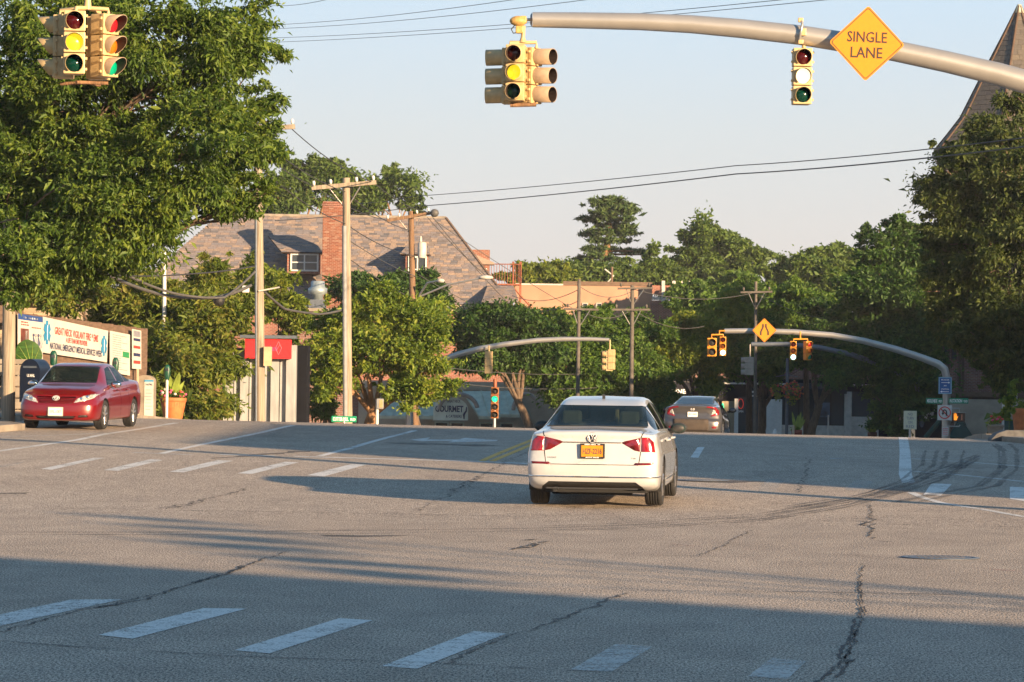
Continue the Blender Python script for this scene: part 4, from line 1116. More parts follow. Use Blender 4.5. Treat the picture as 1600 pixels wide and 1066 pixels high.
def leaf_mesh(name, pos, ldir, nrm, length, width, fold=.35):
    """one folded pointed blade per point"""
    n = len(pos)
    ldir = ldir / (np.linalg.norm(ldir, axis=1, keepdims=True) + 1e-9)
    side = np.cross(ldir, nrm); side /= (np.linalg.norm(side, axis=1, keepdims=True) + 1e-9)
    up = np.cross(side, ldir)
    L = length[:, None]; w = width[:, None]
    b = pos - ldir * L * .5; t = pos + ldir * L * .5 - up * L * .12
    m = pos - ldir * L * .05
    l = m + side * w * .5 + up * w * fold; r = m - side * w * .5 + up * w * fold
    V = np.stack([b, l, t, r], 1).reshape(-1, 3)
    i = np.arange(n) * 4
    Fc = np.concatenate([np.stack([i, i + 2, i + 1], 1), np.stack([i, i + 3, i + 2], 1)])
    return npmesh(name, V, Fc)
def scatter(blobs, n, seed, clump=.32, shell=.5, flat=.75):
    """points gathered in clumps through the blobs' outer volume; returns points and outward directions"""
    g = np.random.default_rng(seed)
    vol = np.array([(b[1][0] * b[1][1] + b[1][0] * b[1][2] + b[1][1] * b[1][2]) for b in blobs]); vol = vol / vol.sum()
    P_, O_ = [], []
    for (c, r), v in zip(blobs, vol):
        k = max(30, int(n * v)); r = np.array(r); c = np.array(c)
        rm = r.mean(); cr = clump * rm ** .5 * .8
        nc = max(10, int(2.1 * (rm / cr) ** 2))
        u = g.normal(size=(nc, 3)); u /= np.linalg.norm(u, axis=1, keepdims=True)
        rad = shell + (1.06 - shell) * g.random(nc) ** .7
        rad = np.where(g.random(nc) < .16, g.uniform(1.0, 1.22, nc), rad * .96)
        lump = 1 + .24 * np.sin(u[:, 0] * 3.1 + seed) * np.cos(u[:, 2] * 4.3 + seed * .7) + .10 * np.sin(u[:, 1] * 7 + u[:, 2] * 5)
        cc = u * (rad * lump)[:, None] * r
        size = g.lognormal(-.15, .5, nc) * cr * .78 * np.where(rad > 1.02, .6, 1)
        ax = g.uniform(.55, 1.5, (nc, 3)); ax[:, 2] *= flat * .8
        wts = size ** 1.8; wts /= wts.sum()
        ku = int(k * .13); k1 = k - ku
        idx = g.choice(nc, k1, p=wts)
        q = g.normal(size=(k1, 3)) * .56
        p = cc[idx] + q * ax[idx] * size[idx][:, None]
        u2 = g.normal(size=(ku, 3)); u2 /= np.linalg.norm(u2, axis=1, keepdims=True)
        p2 = u2 * (g.random(ku) ** .5 * .86)[:, None] * r
        P_.append(np.concatenate([p, p2]) + c); O_.append(np.concatenate([u[idx] * .6 + q, u2]))
    return np.concatenate(P_), np.concatenate(O_), g
def crown(blobs, n, ll, lw, mtl, parent, seed, clump=.32, shell=.5, droop=.25, name='crown', origin=(0, 0, 0), flat=.75):
    p, o, g = scatter(blobs, n, seed, clump, shell, flat)
    k = len(p)
    d = o * .7 + g.normal(size=(k, 3)) * .7; d[:, 2] -= droop
    nr = g.normal(size=(k, 3)) * .8 + o * .5; nr[:, 2] += .55
    s = g.lognormal(-.12, .33, k)
    me = leaf_mesh(name, p - np.array(origin), d, nr, ll * s, lw * s)
    return link(name, me, mtl, parent)
def limbs(mb, a, b, r0, r1, rs, sag=.1, n=5):
    a, b = Vector(a), Vector(b); pts = []
    off = Vector((rs.uniform(-1, 1), rs.uniform(-1, 1), rs.uniform(-.2, .8))) * (b - a).length * sag
    for i in range(n + 1):
        t = i / n; pts.append(a.lerp(b, t) + off * math.sin(math.pi * t))
    mb.tube(pts, [r0 + (r1 - r0) * i / n for i in range(n + 1)], 7)
    return pts
def blob(px, py, d, rx, ry, rz=None):
    s = d / F; c = P(px, py, d)
    return ((c.x, c.y, c.z), (rx * s, (rz if rz else (rx + ry) / 2 * s), ry * s))
def tree(name, label, base, tr, blobs, n, ll, lw, leaf, seed, group=None, cat='tree', clump=.32, shell=.5, droop=.25, bark='bark', fork=.45, twigs=0):
    rs = random.Random(seed)
    t = thing(name, label, cat, base, group=group)
    bl = [blob(*b) for b in blobs]
    o = Vector(base)
    c = sum((Vector(b[0]) for b in bl), Vector()) / len(bl)
    mb = MB()
    top = Vector((base[0] + (c.x - base[0]) * .5, base[1] + (c.y - base[1]) * .5, base[2] + (c.z - base[2]) * fork)) - o
    mb.tube([(0, 0, -.2), (0, 0, .15), top * .5 + Vector((rs.uniform(-.1, .1), 0, 0)), top], [tr * 1.35, tr * 1.1, tr * .95, tr * .8], 10)
    for b in bl:
        e = Vector(b[0]) - o
        pts = limbs(mb, top * rs.uniform(.75, 1.0), e, tr * .5, tr * .14, rs, .12)
        for k in range(3 + twigs):
            u = Vector((rs.gauss(0, 1), rs.gauss(0, 1), rs.gauss(0, 1))).normalized()
            limbs(mb, pts[-2 - (k % 3)], e + Vector((u.x * b[1][0], u.y * b[1][1], u.z * b[1][2])) * rs.uniform(.6, .95), tr * .13, .012, rs, .15, 4)
    mb.build('trunk', M[bark], t)
    crown(bl, n, ll, lw, leaf, t, seed, clump, shell, droop, origin=base)
    return t
def gz(x, y): return zg1(x, y)
def at_ground(px, d, dz=0):
    p = P(px, 600, d); return (p.x, p.y, zg1(p.x, p.y) + dz)

# large ash overhanging from the left
tree('ash_tree', 'large leafy ash tree overhanging the red car at upper left', (-15.8, 82, .65), .32,
     [(30, 270, 80, 120, 150, 2.0), (130, 260, 78, 130, 100, 1.8), (400, 50, 79, 30, 70, .5), (418, 160, 78, 26, 46, .4), (424, 225, 78, 24, 36, .4), (395, 315, 78, 36, 34, .5), (120, 90, 78, 130, 100, 1.8), (40, 60, 79.5, 190, 130, 2.4), (215, 45, 78, 165, 110, 2.2), (85, 215, 79.5, 170, 130, 2.4), (310, 100, 78, 95, 110, 1.6), (300, 225, 77, 120, 105, 1.9), (40, 350, 78.5, 105, 85, 1.6), (180, 330, 77, 120, 66, 1.8),
      (350, 300, 78, 70, 55, 1.2), (392, 225, 78, 45, 50, .8), (15, 425, 75, 42, 45, .8), (28, 395, 74.5, 60, 60, .9), (120, 400, 78, 84, 40, 1.1), (375, 60, 79, 40, 60, .8)],
     200000, .14, .050, L_ASH, 11, clump=.30, shell=.42, droop=.45, twigs=3)
# bright tree in the middle left
tree('maple_tree', 'rounded sunlit tree with forked brown trunk behind the second utility pole', at_ground(578, 117), .20,
     [(600, 535, 117.0, 85, 62), (532, 560, 116.5, 45, 60), (665, 560, 117.0, 46, 66), (585, 487, 117.5, 70, 34), (680, 497, 118.0, 34, 34), (648, 612, 116.0, 52, 30), (520, 505, 118.0, 26, 26), (508, 590, 116.5, 24, 44)],
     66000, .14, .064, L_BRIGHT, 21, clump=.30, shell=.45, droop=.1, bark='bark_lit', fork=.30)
# bank of climbers and suckering shrubs behind the meters
def shrub(name, label, blobs, n, ll, lw, leaf, seed, base, cat='shrub', stems=5, **k):
    t = thing(name, label, cat, base); o = Vector(base); rs = random.Random(seed); mb = MB()
    bl = [blob(*b) for b in blobs]
    for b in bl:
        for i in range(max(1, stems // len(bl) + 1)): limbs(mb, (rs.uniform(-.3, .3), rs.uniform(-.2, .2), -.1), Vector(b[0]) - o + Vector((0, 0, b[1][2] * .4)), .04, .01, rs, .1)
    mb.build('stem', M['bark'], t)
    crown(bl, n, ll, lw, leaf, t, seed, origin=base, **k); return t
shrub('climber_bank', 'dense sunlit bank of climbers behind the orange flower pot', [(300, 590, 106, 75, 70, 1.4), (315, 520, 107, 48, 66, 1.2), (250, 560, 105.5, 45, 85, 1.0), (335, 640, 104.5, 22, 28, .7), (235, 630, 104, 30, 40, .6), (290, 640, 104.2, 50, 30, .7)],
      42000, .20, .065, L_CLIMB, 31, at_ground(300, 106), droop=.35, shell=.5)
tree('sumac_tree', 'feathery yellow green tree above the climbers left of the tall pole', at_ground(300, 110), .09, [(270, 475, 109, 58, 46, 1.2), (328, 440, 110, 34, 46, 1.0), (235, 490, 108, 40, 55, 1.0), (300, 500, 108.5, 55, 45, 1.0), (375, 485, 111, 28, 46, .8)],
     32000, .20, .06, L_CLIMB, 32, droop=.3)
tree('sumac_tree', 'sparse yellow green tree between the tall pole and the brick chimney', at_ground(430, 124), .09, [(425, 460, 124, 42, 40, 1.2), (455, 490, 124, 34, 36, 1.0), (395, 430, 125, 26, 36, .9)],
     9000, .22, .07, L_YEL, 33, droop=.3, clump=.26)
tree('hedge_tree', 'loose green tree behind the board wall above the white banner', at_ground(130, 108), .12, [(110, 455, 108, 80, 40, 1.2), (190, 440, 109, 60, 60, 1.2), (215, 500, 109, 40, 60, 1.0), (180, 495, 110, 45, 30, .8), (60, 445, 110, 50, 30, 1.0)],
     22000, .20, .07, L_CLIMB, 34, droop=.3)
shrub('dark_shrub', 'dark shrub filling the gap between the metal shop and the maple tree', [(506, 600, 122, 22, 50, .8), (515, 560, 123, 26, 40, .8), (500, 640, 121, 22, 24, .6)], 9000, .16, .08, L_DARK, 36, at_ground(506, 122))
# trees behind the slate roof
tree('roof_tree', 'green tree rising behind the slate roof left of the chimney', at_ground(470, 225), .3, [(455, 300, 225, 45, 40), (500, 285, 226, 45, 40), (520, 265, 226, 26, 24), (430, 320, 225, 30, 24), (460, 262, 226, 20, 16)],
     20000, .28, .14, L_FAR, 41, clump=.40, bark='bark_lit')
tree('roof_tree', 'green tree with open ragged crown rising behind the slate roof right of the chimney', at_ground(590, 228), .3, [(570, 318, 228, 45, 22), (600, 298, 228, 34, 26), (612, 272, 229, 18, 14), (640, 315, 228, 26, 16), (560, 295, 228, 24, 22), (650, 330, 229, 14, 10)],
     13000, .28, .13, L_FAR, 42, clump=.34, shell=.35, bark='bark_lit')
# trees before the lower roof and along the street
tree('street_tree', 'dark tree against the lower slate roof behind the middle utility pole', at_ground(660, 158), .22, [(590, 452, 158, 45, 26), (645, 450, 159, 42, 26), (560, 440, 160, 24, 20), (640, 470, 156, 60, 30)],
     34000, .20, .10, L_DARK, 51, clump=.36)
STREET = 'street trees along the far pavement'
def street(label, px, d, blobs, n, leaf, seed, tr=.2, **k):
    tree('street_tree', label, at_ground(px, d), tr, blobs, int(n * 3.7), .18, .095, leaf, seed, STREET, clump=.38, **k)
street('dark leafy tree right of the maple above the teal awnings', 838, 152, [(760, 520, 152, 50, 46), (800, 510, 153, 50, 30), (742, 530, 153, 42, 36), (775, 562, 152, 44, 24), (830, 530, 152, 38, 40)], 21000, L_DARK, 52)
street('broad dark green tree behind the left mast arm', 880, 156, [(860, 560, 156, 60, 60), (900, 520, 157, 50, 40), (850, 512, 158, 40, 26), (930, 570, 156, 50, 60), (890, 610, 155, 45, 26)], 18000, L_MID, 53)
street('dark tree between the white car roof and the peach block', 985, 158, [(980, 560, 158, 60, 60), (1000, 520, 159, 50, 30), (950, 610, 157, 50, 34), (1020, 610, 157, 45, 36), (940, 520, 159, 30, 34)], 17000, L_MID, 54)
street('yellow green tree with dappled crown left of the lane merge sign', 1085, 160, [(1080, 522, 160, 55, 32), (1050, 548, 159, 45, 38), (1110, 550, 159, 45, 38), (1130, 500, 161, 38, 40)], 18000, L_YEL, 55)
street('tall green tree behind the lane merge sign', 1185, 162, [(1190, 540, 162, 55, 50), (1170, 490, 163, 50, 36), (1235, 520, 162, 50, 55), (1215, 560, 160, 52, 28), (1150, 572, 160, 34, 20), (1245, 460, 164, 42, 26)], 18000, L_MID, 56)
street('dark tree shading the shop fronts right of the amber lights', 1265, 160, [(1280, 552, 160, 42, 34), (1310, 530, 161, 40, 50), (1270, 500, 162, 36, 40), (1330, 570, 159, 32, 26)], 13000, L_DARK, 57)
for lab, px, d in (('slim dark street trunk left of the white door post', 1100, 165), ('dark street trunk right of the red neon ring', 1172, 166), ('sunlit brown trunk before the dark shop door', 1190, 165), ('dark slanting trunk before the shop window', 1262, 166)):
    b = at_ground(px, d); t = thing('street_tree', lab, 'tree', b, group=STREET)
    top = P(px + random.uniform(-3, 4), 575, d) - Vector(b)
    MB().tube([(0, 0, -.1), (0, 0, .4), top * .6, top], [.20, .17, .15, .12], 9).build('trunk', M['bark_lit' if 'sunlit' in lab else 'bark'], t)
    crown([blob(px, 560, d, 34, 22), blob(px + 10, 545, d + 1, 30, 20)], 4000, .32, .16, L_DARK, t, int(px), .38, origin=b)
# far tree line
FAR = 'far trees behind the buildings'
def fartree(label, px, d, blobs, n, leaf, seed, ll=.32, **k):
    tree('far_tree', label, at_ground(px, d), .3, blobs, int(n * 3.2), ll, ll * .52, leaf, seed, FAR, clump=.42, **k)
fartree('round topped olive tree left of the pine above the peach block', 845, 245, [(845, 430, 245, 38, 22), (815, 440, 245, 24, 20), (870, 440, 246, 24, 18)], 6000, L_YEL, 61)
fartree('low dark trees under the pine', 930, 250, [(920, 432, 250, 45, 16), (985, 430, 250, 50, 18), (1030, 425, 251, 40, 26)], 7000, L_FAR, 62)
fartree('wide dome shaped tree crowning the skyline', 1120, 258, [(1120, 400, 258, 62, 42), (1085, 410, 257, 45, 40), (1160, 405, 258, 38, 38), (1130, 375, 259, 38, 18), (1060, 440, 256, 50, 28), (1150, 450, 255, 60, 34)], 15000, L_FAR, 63)
fartree('pale hazy tree right of the dome shaped tree', 1260, 240, [(1260, 425, 240, 50, 30), (1225, 430, 241, 34, 26), (1300, 410, 241, 40, 28), (1285, 450, 240, 50, 30), (1320, 400, 242, 26, 20)], 11000, L_FAR, 64)
fartree('green trees filling the gap right of the slate roof', 800, 205, [(790, 530, 205, 40, 40), (830, 540, 206, 50, 40), (760, 560, 204, 40, 40)], 7000, L_FAR, 67)
fartree('green trees between the brick block and the merge sign', 1130, 215, [(1100, 475, 215, 60, 30), (1170, 470, 215, 60, 34), (1230, 490, 214, 50, 36), (1065, 515, 214, 40, 20)], 11000, L_MID, 65)
tree('dark_tree', 'tall dark tree left of the brick tower', at_ground(1400, 152), .28, [(1380, 400, 153, 45, 60), (1410, 370, 154, 30, 34), (1350, 470, 152, 55, 60), (1410, 480, 151, 55, 70), (1370, 560, 150, 60, 60), (1420, 590, 149, 50, 60), (1345, 540, 152, 36, 50), (1390, 640, 149, 40, 36), (1440, 420, 153, 34, 60), (1450, 520, 150, 30, 70)],
     105000, .185, .09, L_DARK, 71, clump=.36)
tree('elm_tree', 'big drooping elm at the right edge before the brick tower', (17.6, 112, .25), .34, [(1565, 218, 112, 60, 46), (1520, 270, 111, 70, 60), (1590, 290, 110, 70, 80), (1500, 350, 111, 58, 60), (1570, 400, 110, 75, 70), (1495, 440, 111, 50, 60), (1560, 500, 110, 70, 50), (1480, 300, 112, 36, 36), (1600, 560, 110, 50, 40), (1545, 555, 110, 46, 34), (1572, 598, 109.5, 34, 22), (1448, 300, 112, 14, 30), (1452, 440, 111, 14, 34), (1510, 520, 110, 40, 36), (1592, 165, 113, 34, 22), (1465, 380, 112, 24, 40), (1470, 500, 111, 22, 40), (1482, 238, 112, 16, 22)],
     120000, .15, .062, L_OLIVE, 72, clump=.28, shell=.4, droop=.6, twigs=3)
# the pine
pb_ = at_ground(935, 262)
t = thing('pine_tree', 'tall pine with tiered dark boughs standing above the far roofs', 'tree', pb_)
o = Vector(pb_); mb = MB()
tp = [Vector((0, 0, 0)), P(938, 430, 262) - o, P(945, 400, 262) - o, P(953, 360, 262) - o, P(949, 310, 262) - o]
mb.tube(tp, [.45, .40, .32, .22, .05], 8)
pads = [(950, 311, 24, 6), (934, 315, 14, 6), (966, 316, 13, 6), (945, 321, 30, 7), (968, 325, 26, 6), (982, 320, 10, 4), (941, 332, 26, 6), (972, 333, 26, 5), (992, 328, 9, 4), (924, 343, 20, 5), (912, 341, 9, 4), (950, 342, 32, 7), (983, 342, 16, 4), (955, 352, 34, 6), (982, 354, 18, 5), (922, 366, 16, 5), (940, 362, 22, 6), (968, 364, 28, 7), (987, 363, 12, 6), (945, 376, 30, 7), (972, 376, 22, 5), (930, 388, 22, 7), (950, 390, 26, 7), (932, 398, 18, 7), (985, 392, 18, 4), (1003, 393, 14, 4), (1014, 398, 8, 5), (912, 404, 16, 6), (895, 413, 12, 6), (925, 412, 24, 6), (905, 422, 22, 6), (955, 404, 14, 5)]
rs = random.Random(8); bl = []
for k, (px, py, rx, ry) in enumerate(pads):
    d = 262 + rs.uniform(-1.3, 1.3); b = blob(px, py, d, rx * .95, ry * .62, .9); bl.append(b)
    tt = min(.98, max(.2, (b[0][2] - o.z) / (tp[-1].z))); q = tp[-1] * tt
    if tt < .9: q = tp[3].lerp(tp[1], min(1, max(0, (tp[3].z - (b[0][2] - o.z)) / (tp[3].z - tp[1].z))))
    limbs(mb, q, Vector(b[0]) - o, .10, .03, rs, .05, 3)
mb.build('trunk', M['bark_lit'], t)
crown(bl, 15000, .42, .10, L_PINE, t, 81, clump=.22, shell=.1, droop=-.25, origin=pb_, flat=.4)

# unseen tree added off frame, its crown shaped to cast a soft streak
b_ = (25.0, 4.6, 0.0)
t = thing('street_tree', 'unseen tree added before the corner building to cast a soft road shadow', 'tree', b_)
bl = [((21.2 + 7.6 * u, 5.6 - 1.1 * u, 6.4 + 3.1 * u), (.40 - .15 * u, .32, .26)) for u in (0, .2, .4, .6, .8, 1)]
mb = MB(); rs = random.Random(3)
mb.tube([(0, 0, -.1), (.05, 0, 2.5), (0, 0, 5.2)], [.16, .13, .09], 9)
for c_, r_ in bl: limbs(mb, (0, 0, 5.2), Vector(c_) - Vector(b_), .06, .02, rs, .08)
mb.build('trunk', M['bark'], t)
crown(bl, 3000, .15, .07, L_MID, t, 91, origin=b_)

# ------------------------------------------------------------------ traffic signals, mast arms, signs
OFF = [M['redlens_off'], M['amberlens_off'], M['greenlens_off']]
LIT_SUN = [M['redlens'], M['amberlens'], M['greenlens']]
M['visor_in'] = mat('shaded visor inside', (.03, .018, .014), .7)  # shade of the visor opening and lens reflection put into the colour
M['pink_cream'] = mat('faded cream enamel', (.31, .23, .155), .5, 0, .08, 14)
def signal_head(root, mtl, pos, az, sizes, lenses, vis='cut', vlen=.22, depth=.20, vmat=None, bolts=True):
    """a vertical head of round sections; az: direction it faces, 0 = -y (towards the camera), + = to the right; pos = top centre"""
    T = Matrix.Translation(pos) @ Matrix.Rotation(az, 4, 'Z')
    hb_ = MB(); z = 0.0; subs = []
    W0 = max(sizes) * 1.25
    for k, s in enumerate(sizes):
        w = s * 1.25
        hb_.box((0, depth * .42, z - w / 2), (w * .94, depth, w - .006), M=T, bev=.02)
        hb_.box((0, -.035 - .0, z - w / 2), (w, .05, w - .010), M=T, bev=.012)
        if bolts:
            for sx in (-1, 1):
                for dz in (.25, .75): hb_.box((sx * (w / 2 + .012), -.02, z - w * dz), (.03, .035, .03), M=T)
        r = s / 2; c = (0, -.062, z - w / 2)
        lb = MB(); V, Fc = [], []; n, m = 22, 5
        for i in range(m + 1):
            rr = r * i / m
            for q in range(n): V.append((c[0] + rr * math.cos(2 * math.pi * q / n), c[1] - .045 * (1 - (i / m) ** 2), c[2] + rr * math.sin(2 * math.pi * q / n)))
        for i in range(m):
            for q in range(n):
                q2 = (q + 1) % n; Fc.append((i * n + q, (i + 1) * n + q, (i + 1) * n + q2, i * n + q2))
        lb.add(V, Fc, True, T); subs.append(('lens', lb, lenses[k], s))
        vb = MB(); V, Fc = [], []; n = 28; rv = r * 1.08
        for th in range(-4, n + 5):
            a = math.pi / 2 + (th - n / 2) / n * 2 * math.pi * (.80 if vis == 'cut' else .92)
            up = max(0.0, (1 + math.sin(a)) / 2)
            if vis == 'cut': ln = vlen * (.12 + .88 * up ** .8)
            elif vis == 'tunnel': ln = vlen * (.97 + .03 * up)
            else: ln = vlen * (.25 + .75 * up)
            if th < 0 or th > n: continue
            ca, sa = math.cos(a), math.sin(a)
            dn = -.10 * ln
            V += [(c[0] + rv * ca, -.055, c[2] + rv * sa), (c[0] + rv * ca, -.055 - ln, c[2] + rv * sa + dn * .3), (c[0] + (rv - .008) * ca, -.055 - ln, c[2] + (rv - .008) * sa + dn * .3), (c[0] + (rv - .008) * ca, -.055, c[2] + (rv - .008) * sa)]
        nn_ = len(V) // 4
        for i in range(nn_ - 1):
            for j in range(2): Fc.append((4 * i + j, 4 * i + 4 + j, 4 * i + 5 + j, 4 * i + j + 1))
        vb.add(V, Fc, True, T); subs.append(('visor', vb, vmat or mtl, s))
        ib = MB(); V2 = []
        for i in range(nn_): V2 += [V[4 * i + 2], V[4 * i + 3]]
        ib.add(V2, [(2 * i, 2 * i + 2, 2 * i + 3, 2 * i + 1) for i in range(nn_ - 1)], True, T); subs.append(('visor_inside', ib, M['visor_in'], s))
        z -= w
    ho = hb_.build('signal_head', mtl, root)
    for nm, b, mm, s in subs:
        b.build(nm, mm, ho)
    return ho
def pipe(root, pts, r, mtl, name='bracket_pipe'): return MB().tube(pts, r, 10).build(name, mtl, root)

# --- cream cluster hanging at upper left
d = 43.0; k = F / d
p = P(135, 14, d)
t = thing('traffic_signal', 'cream four way traffic signal hanging before the ash tree at upper left', 'traffic signal', p, group='cream traffic signals over the crossing')
def L4(px, py, dd=d): return P(px, py, dd) - p
c = M['cream']
signal_head(t, c, L4(118, 17) + Vector((0, -.05, 0)), R(7), [.205] * 3, OFF[:1] + [M['amber_lit']] + OFF[2:], 'cut', .17)
signal_head(t, c, L4(88, 20) + Vector((0, .28, 0)), R(-88), [.205] * 3, OFF, 'cut', .20)
signal_head(t, c, L4(166, 19) + Vector((0, .20, 0)), R(50), [.205] * 3, LIT_SUN, 'cut', .22, vmat=M['pink_cream'])
signal_head(t, c, L4(148, 20) + Vector((0, .55, 0)), R(172), [.205] * 3, OFF, 'cut', .20)
top = L4(134, 10); bot = L4(134, 127)
for hx, hy in ((118, .05), (90, .3), (166, .22), (148, .5)):
    e = L4(hx, 12) + Vector((0, hy, 0)); pipe(t, [top + Vector((0, .2, 0)), e, e - Vector((0, 0, .05))], .026, c)
    e = L4(hx, 128) + Vector((0, hy, 0)); pipe(t, [bot + Vector((0, .2, 0)), e], .022, M['bark_lit'], 'bottom_bracket')
pipe(t, [top + Vector((0, .2, -.02)), top + Vector((0, .2, .12)), top + Vector((0, .2, .45))], [.05, .035, .03], c, 'hanger')
wsp = P(134, -30, d) + Vector((0, .2, 0))
o = thing('span_wire', 'span wire above the picture holding the cream cluster signal', 'wire', wsp); MB().tube([(-6, 0, .4), (0, 0, 0), (4, 0, .3)], .012, 6).build('strand', M['wire'], o)

# --- near mast arm with its cluster, single head and sign
arm_px = [(832, 31, 24), (900, 32, 25.5), (1000, 34, 27), (1080, 38, 28.5), (1160, 45, 30), (1250, 55, 31), (1320, 66, 32), (1400, 80, 33), (1480, 97, 34), (1560, 116, 36), (1640, 139, 38), (1720, 168, 40), (1770, 200, 42), (1792, 250, 43), (1796, 330, 44)]
d = 48.5; k = F / d
b = P(1797, 620, d); base = Vector((b.x, b.y, zg1(b.x, b.y)))
t = thing('mast_arm', 'galvanised signal mast arm curving across the sky at upper right', 'mast arm', base)
pts = [P(x, y, d) - base for x, y, w in arm_px]; rad = [w / k / 2 for x, y, w in arm_px]
MB().tube(pts + [Vector((pts[-1].x, pts[-1].y, 0))], rad + [.22], 24).build('arm', M['galv'], t)
MB().box((pts[-1].x, pts[-1].y, .03), (.6, .6, .06), bev=.01).build('base_plate', M['galv'], t)
MB().tube([pts[0] + Vector((-.005, 0, 0)), pts[0] + Vector((-.03, 0, 0))], [rad[0] * .97, rad[0] * .6], 20).build('end_cap', M['galvdark'], t)
p = P(816, 66, d)
t = thing('traffic_signal', 'cream three way traffic signal hung from the tip of the near mast arm', 'traffic signal', p, group='cream traffic signals over the crossing')
def L5(px, py, dd=d): return P(px, py, dd) - p
signal_head(t, c, L5(806, 70) + Vector((0, -.06, 0)), R(-9), [.205] * 3, [OFF[0], M['amber_lit'], OFF[2]], 'tunnel', .16)
signal_head(t, c, L5(793, 73) + Vector((0, .20, 0)), R(-98), [.205] * 3, OFF, 'tunnel', .24)
signal_head(t, c, L5(834, 73) + Vector((0, .14, 0)), R(55), [.205] * 3, [M['visor_in']] * 3, 'tunnel', .27, vmat=M['pink_cream'])  # these lenses carry the shade inside the visors as colour
for a, b2 in (((797, 68), (838, 68)), ):
    pipe(t, [L5(*a) + Vector((0, .05, -.05)), L5(a[0], a[1] - 2) + Vector((0, .05, 0)), L5(b2[0], b2[1] - 2) + Vector((0, .05, 0)), L5(*b2) + Vector((0, .05, -.06))], .025, c)
pipe(t, [L5(797, 164) + Vector((0, .05, 0)), L5(838, 163) + Vector((0, .05, 0))], .03, M['bark_lit'], 'bottom_bracket')
pipe(t, [L5(817, 66) + Vector((0, .05, 0)), L5(817, 58) + Vector((0, .05, 0)), L5(818, 40) + Vector((0, .02, 0))], [.055, .03, .03], c, 'hanger')
hm = MB(); hm.box(L5(812, 46) + Vector((0, .02, 0)), (.11, .08, .11), bev=.02); hm.ball(L5(810, 33), (.12, .08, .07)); hm.box(L5(818, 31), (.08, .09, .10), bev=.015)
hm.build('hanger_clamp', mat('worn yellow enamel', (.42, .26, .08), .5, 0, .2, 20, .2, 50), t)
pipe(t, [L5(822, 31), L5(833, 31)], .022, M['galv'], 'tenon')
pipe(t, [L5(804, 40), L5(799, 46), L5(802, 52), L5(809, 51)], .008, M['wire'], 'signal_cable')
p = P(1253, 74, d)
t = thing('traffic_signal', 'single cream signal with glaring amber left of the single lane sign', 'traffic signal', p)
p5 = p
def L6(px, py, dd=d): return P(px, py, dd) - p5
signal_head(t, c, L6(1254, 75), R(4), [.205] * 3, [OFF[0], M['white_lit'], OFF[2]], 'cut', .15)
pipe(t, [L6(1256, 75), L6(1256, 62), L6(1257, 46)], .028, c, 'hanger')
MB().box(L6(1254, 52) + Vector((0, -.16, 0)), (.07, .05, .10), bev=.01).build('hanger_clamp', c, t)
pipe(t, [L6(1251, 32) + Vector((0, -.12, 0)), L6(1252, 40) + Vector((0, -.17, 0)), L6(1249, 56) + Vector((0, -.19, 0)), L6(1247, 68) + Vector((0, -.10, 0))], .018, M['galv'], 'strap')
for y in (33, 67): MB().box(L6(1250, y) + Vector((0, -.12, 0)), (.07, .06, .06), bev=.01).build('strap_bolt', c, t)
# yellow diamond signs
def diamond(label, corners, dd, body=None, arm_behind=True, lanes=False):
    ctr = [sum(x[0] for x in corners) / 4, sum(x[1] for x in corners) / 4]
    p = P(ctr[0], ctr[1], dd)
    t = thing('warning_sign', label, 'sign', p)
    q = [P(x[0], x[1], dd) - p for x in corners]     # top right bottom left
    xd = (q[1] - q[3]).normalized(); zd = (q[0] - q[2]).normalized()
    Lh = ((q[1] - q[3]).length + (q[0] - q[2]).length) / 4
    Mx = frame((0, 0, 0), xd, zd)
    def rsq(r, rc, n=5):
        out = []
        for i in range(4):
            a = math.pi / 2 * i; cx, cz = (r - rc * 1.414) * math.cos(a), (r - rc * 1.414) * math.sin(a)
            for j in range(n): w = a - math.pi / 4 + math.pi / 2 * j / (n - 1); out.append((cx + rc * math.cos(w), cz + rc * math.sin(w)))
        return out
    rc = Lh * .07
    MB().prism(rsq(Lh, rc), -.002, .003, Mx).build('plate', M['sign_yellow'], t)
    out, inn = rsq(Lh * .955, rc * .9), rsq(Lh * .928, rc * .8); n = len(out)
    V = [(a[0], -.0045, a[1]) for a in out] + [(a[0], -.0045, a[1]) for a in inn]
    MB().add(V, [(i, (i + 1) % n, n + (i + 1) % n, n + i) for i in range(n)], False, Mx).build('border', M['sign_black'], t)
    if body:
        for i, (s, w, z) in enumerate(body): text(s, M['sign_black'], t, Mx @ TR(0, -.004, z * Lh), .285 * Lh, w * Lh, 'sign_text', bold=.012)
    if lanes:
        for sx in (-1, 1):
            m_ = MB(); w_ = .075 * Lh
            xs = [(sx * .12, .52), (sx * .12, .26), (sx * .30, -.12), (sx * .30, -.40)]
            for (a0, a1), (b0, b1) in zip(xs[:-1], xs[1:]):
                m_.add([((a0) * Lh - w_, -.005, a1 * Lh), (a0 * Lh + w_, -.005, a1 * Lh), (b0 * Lh + w_, -.005, b1 * Lh), (b0 * Lh - w_, -.005, b1 * Lh)], [(0, 3, 2, 1)])
            mm = m_.build('lane_symbol', M['sign_black'], t); mm.data.transform(Mx)
    for z in (-.25, .05): MB().box((0, .05, z * Lh), (.5 * Lh, .06, .05), M=Mx).build('bracket', M['galv'], t)
    return t
diamond('yellow diamond sign reading single lane on the near mast arm', [(1356, 8), (1413, 71), (1353, 127.5), (1296, 66)], 48.2, [('SINGLE', 1.05, .17), ('LANE', .84, -.24)])

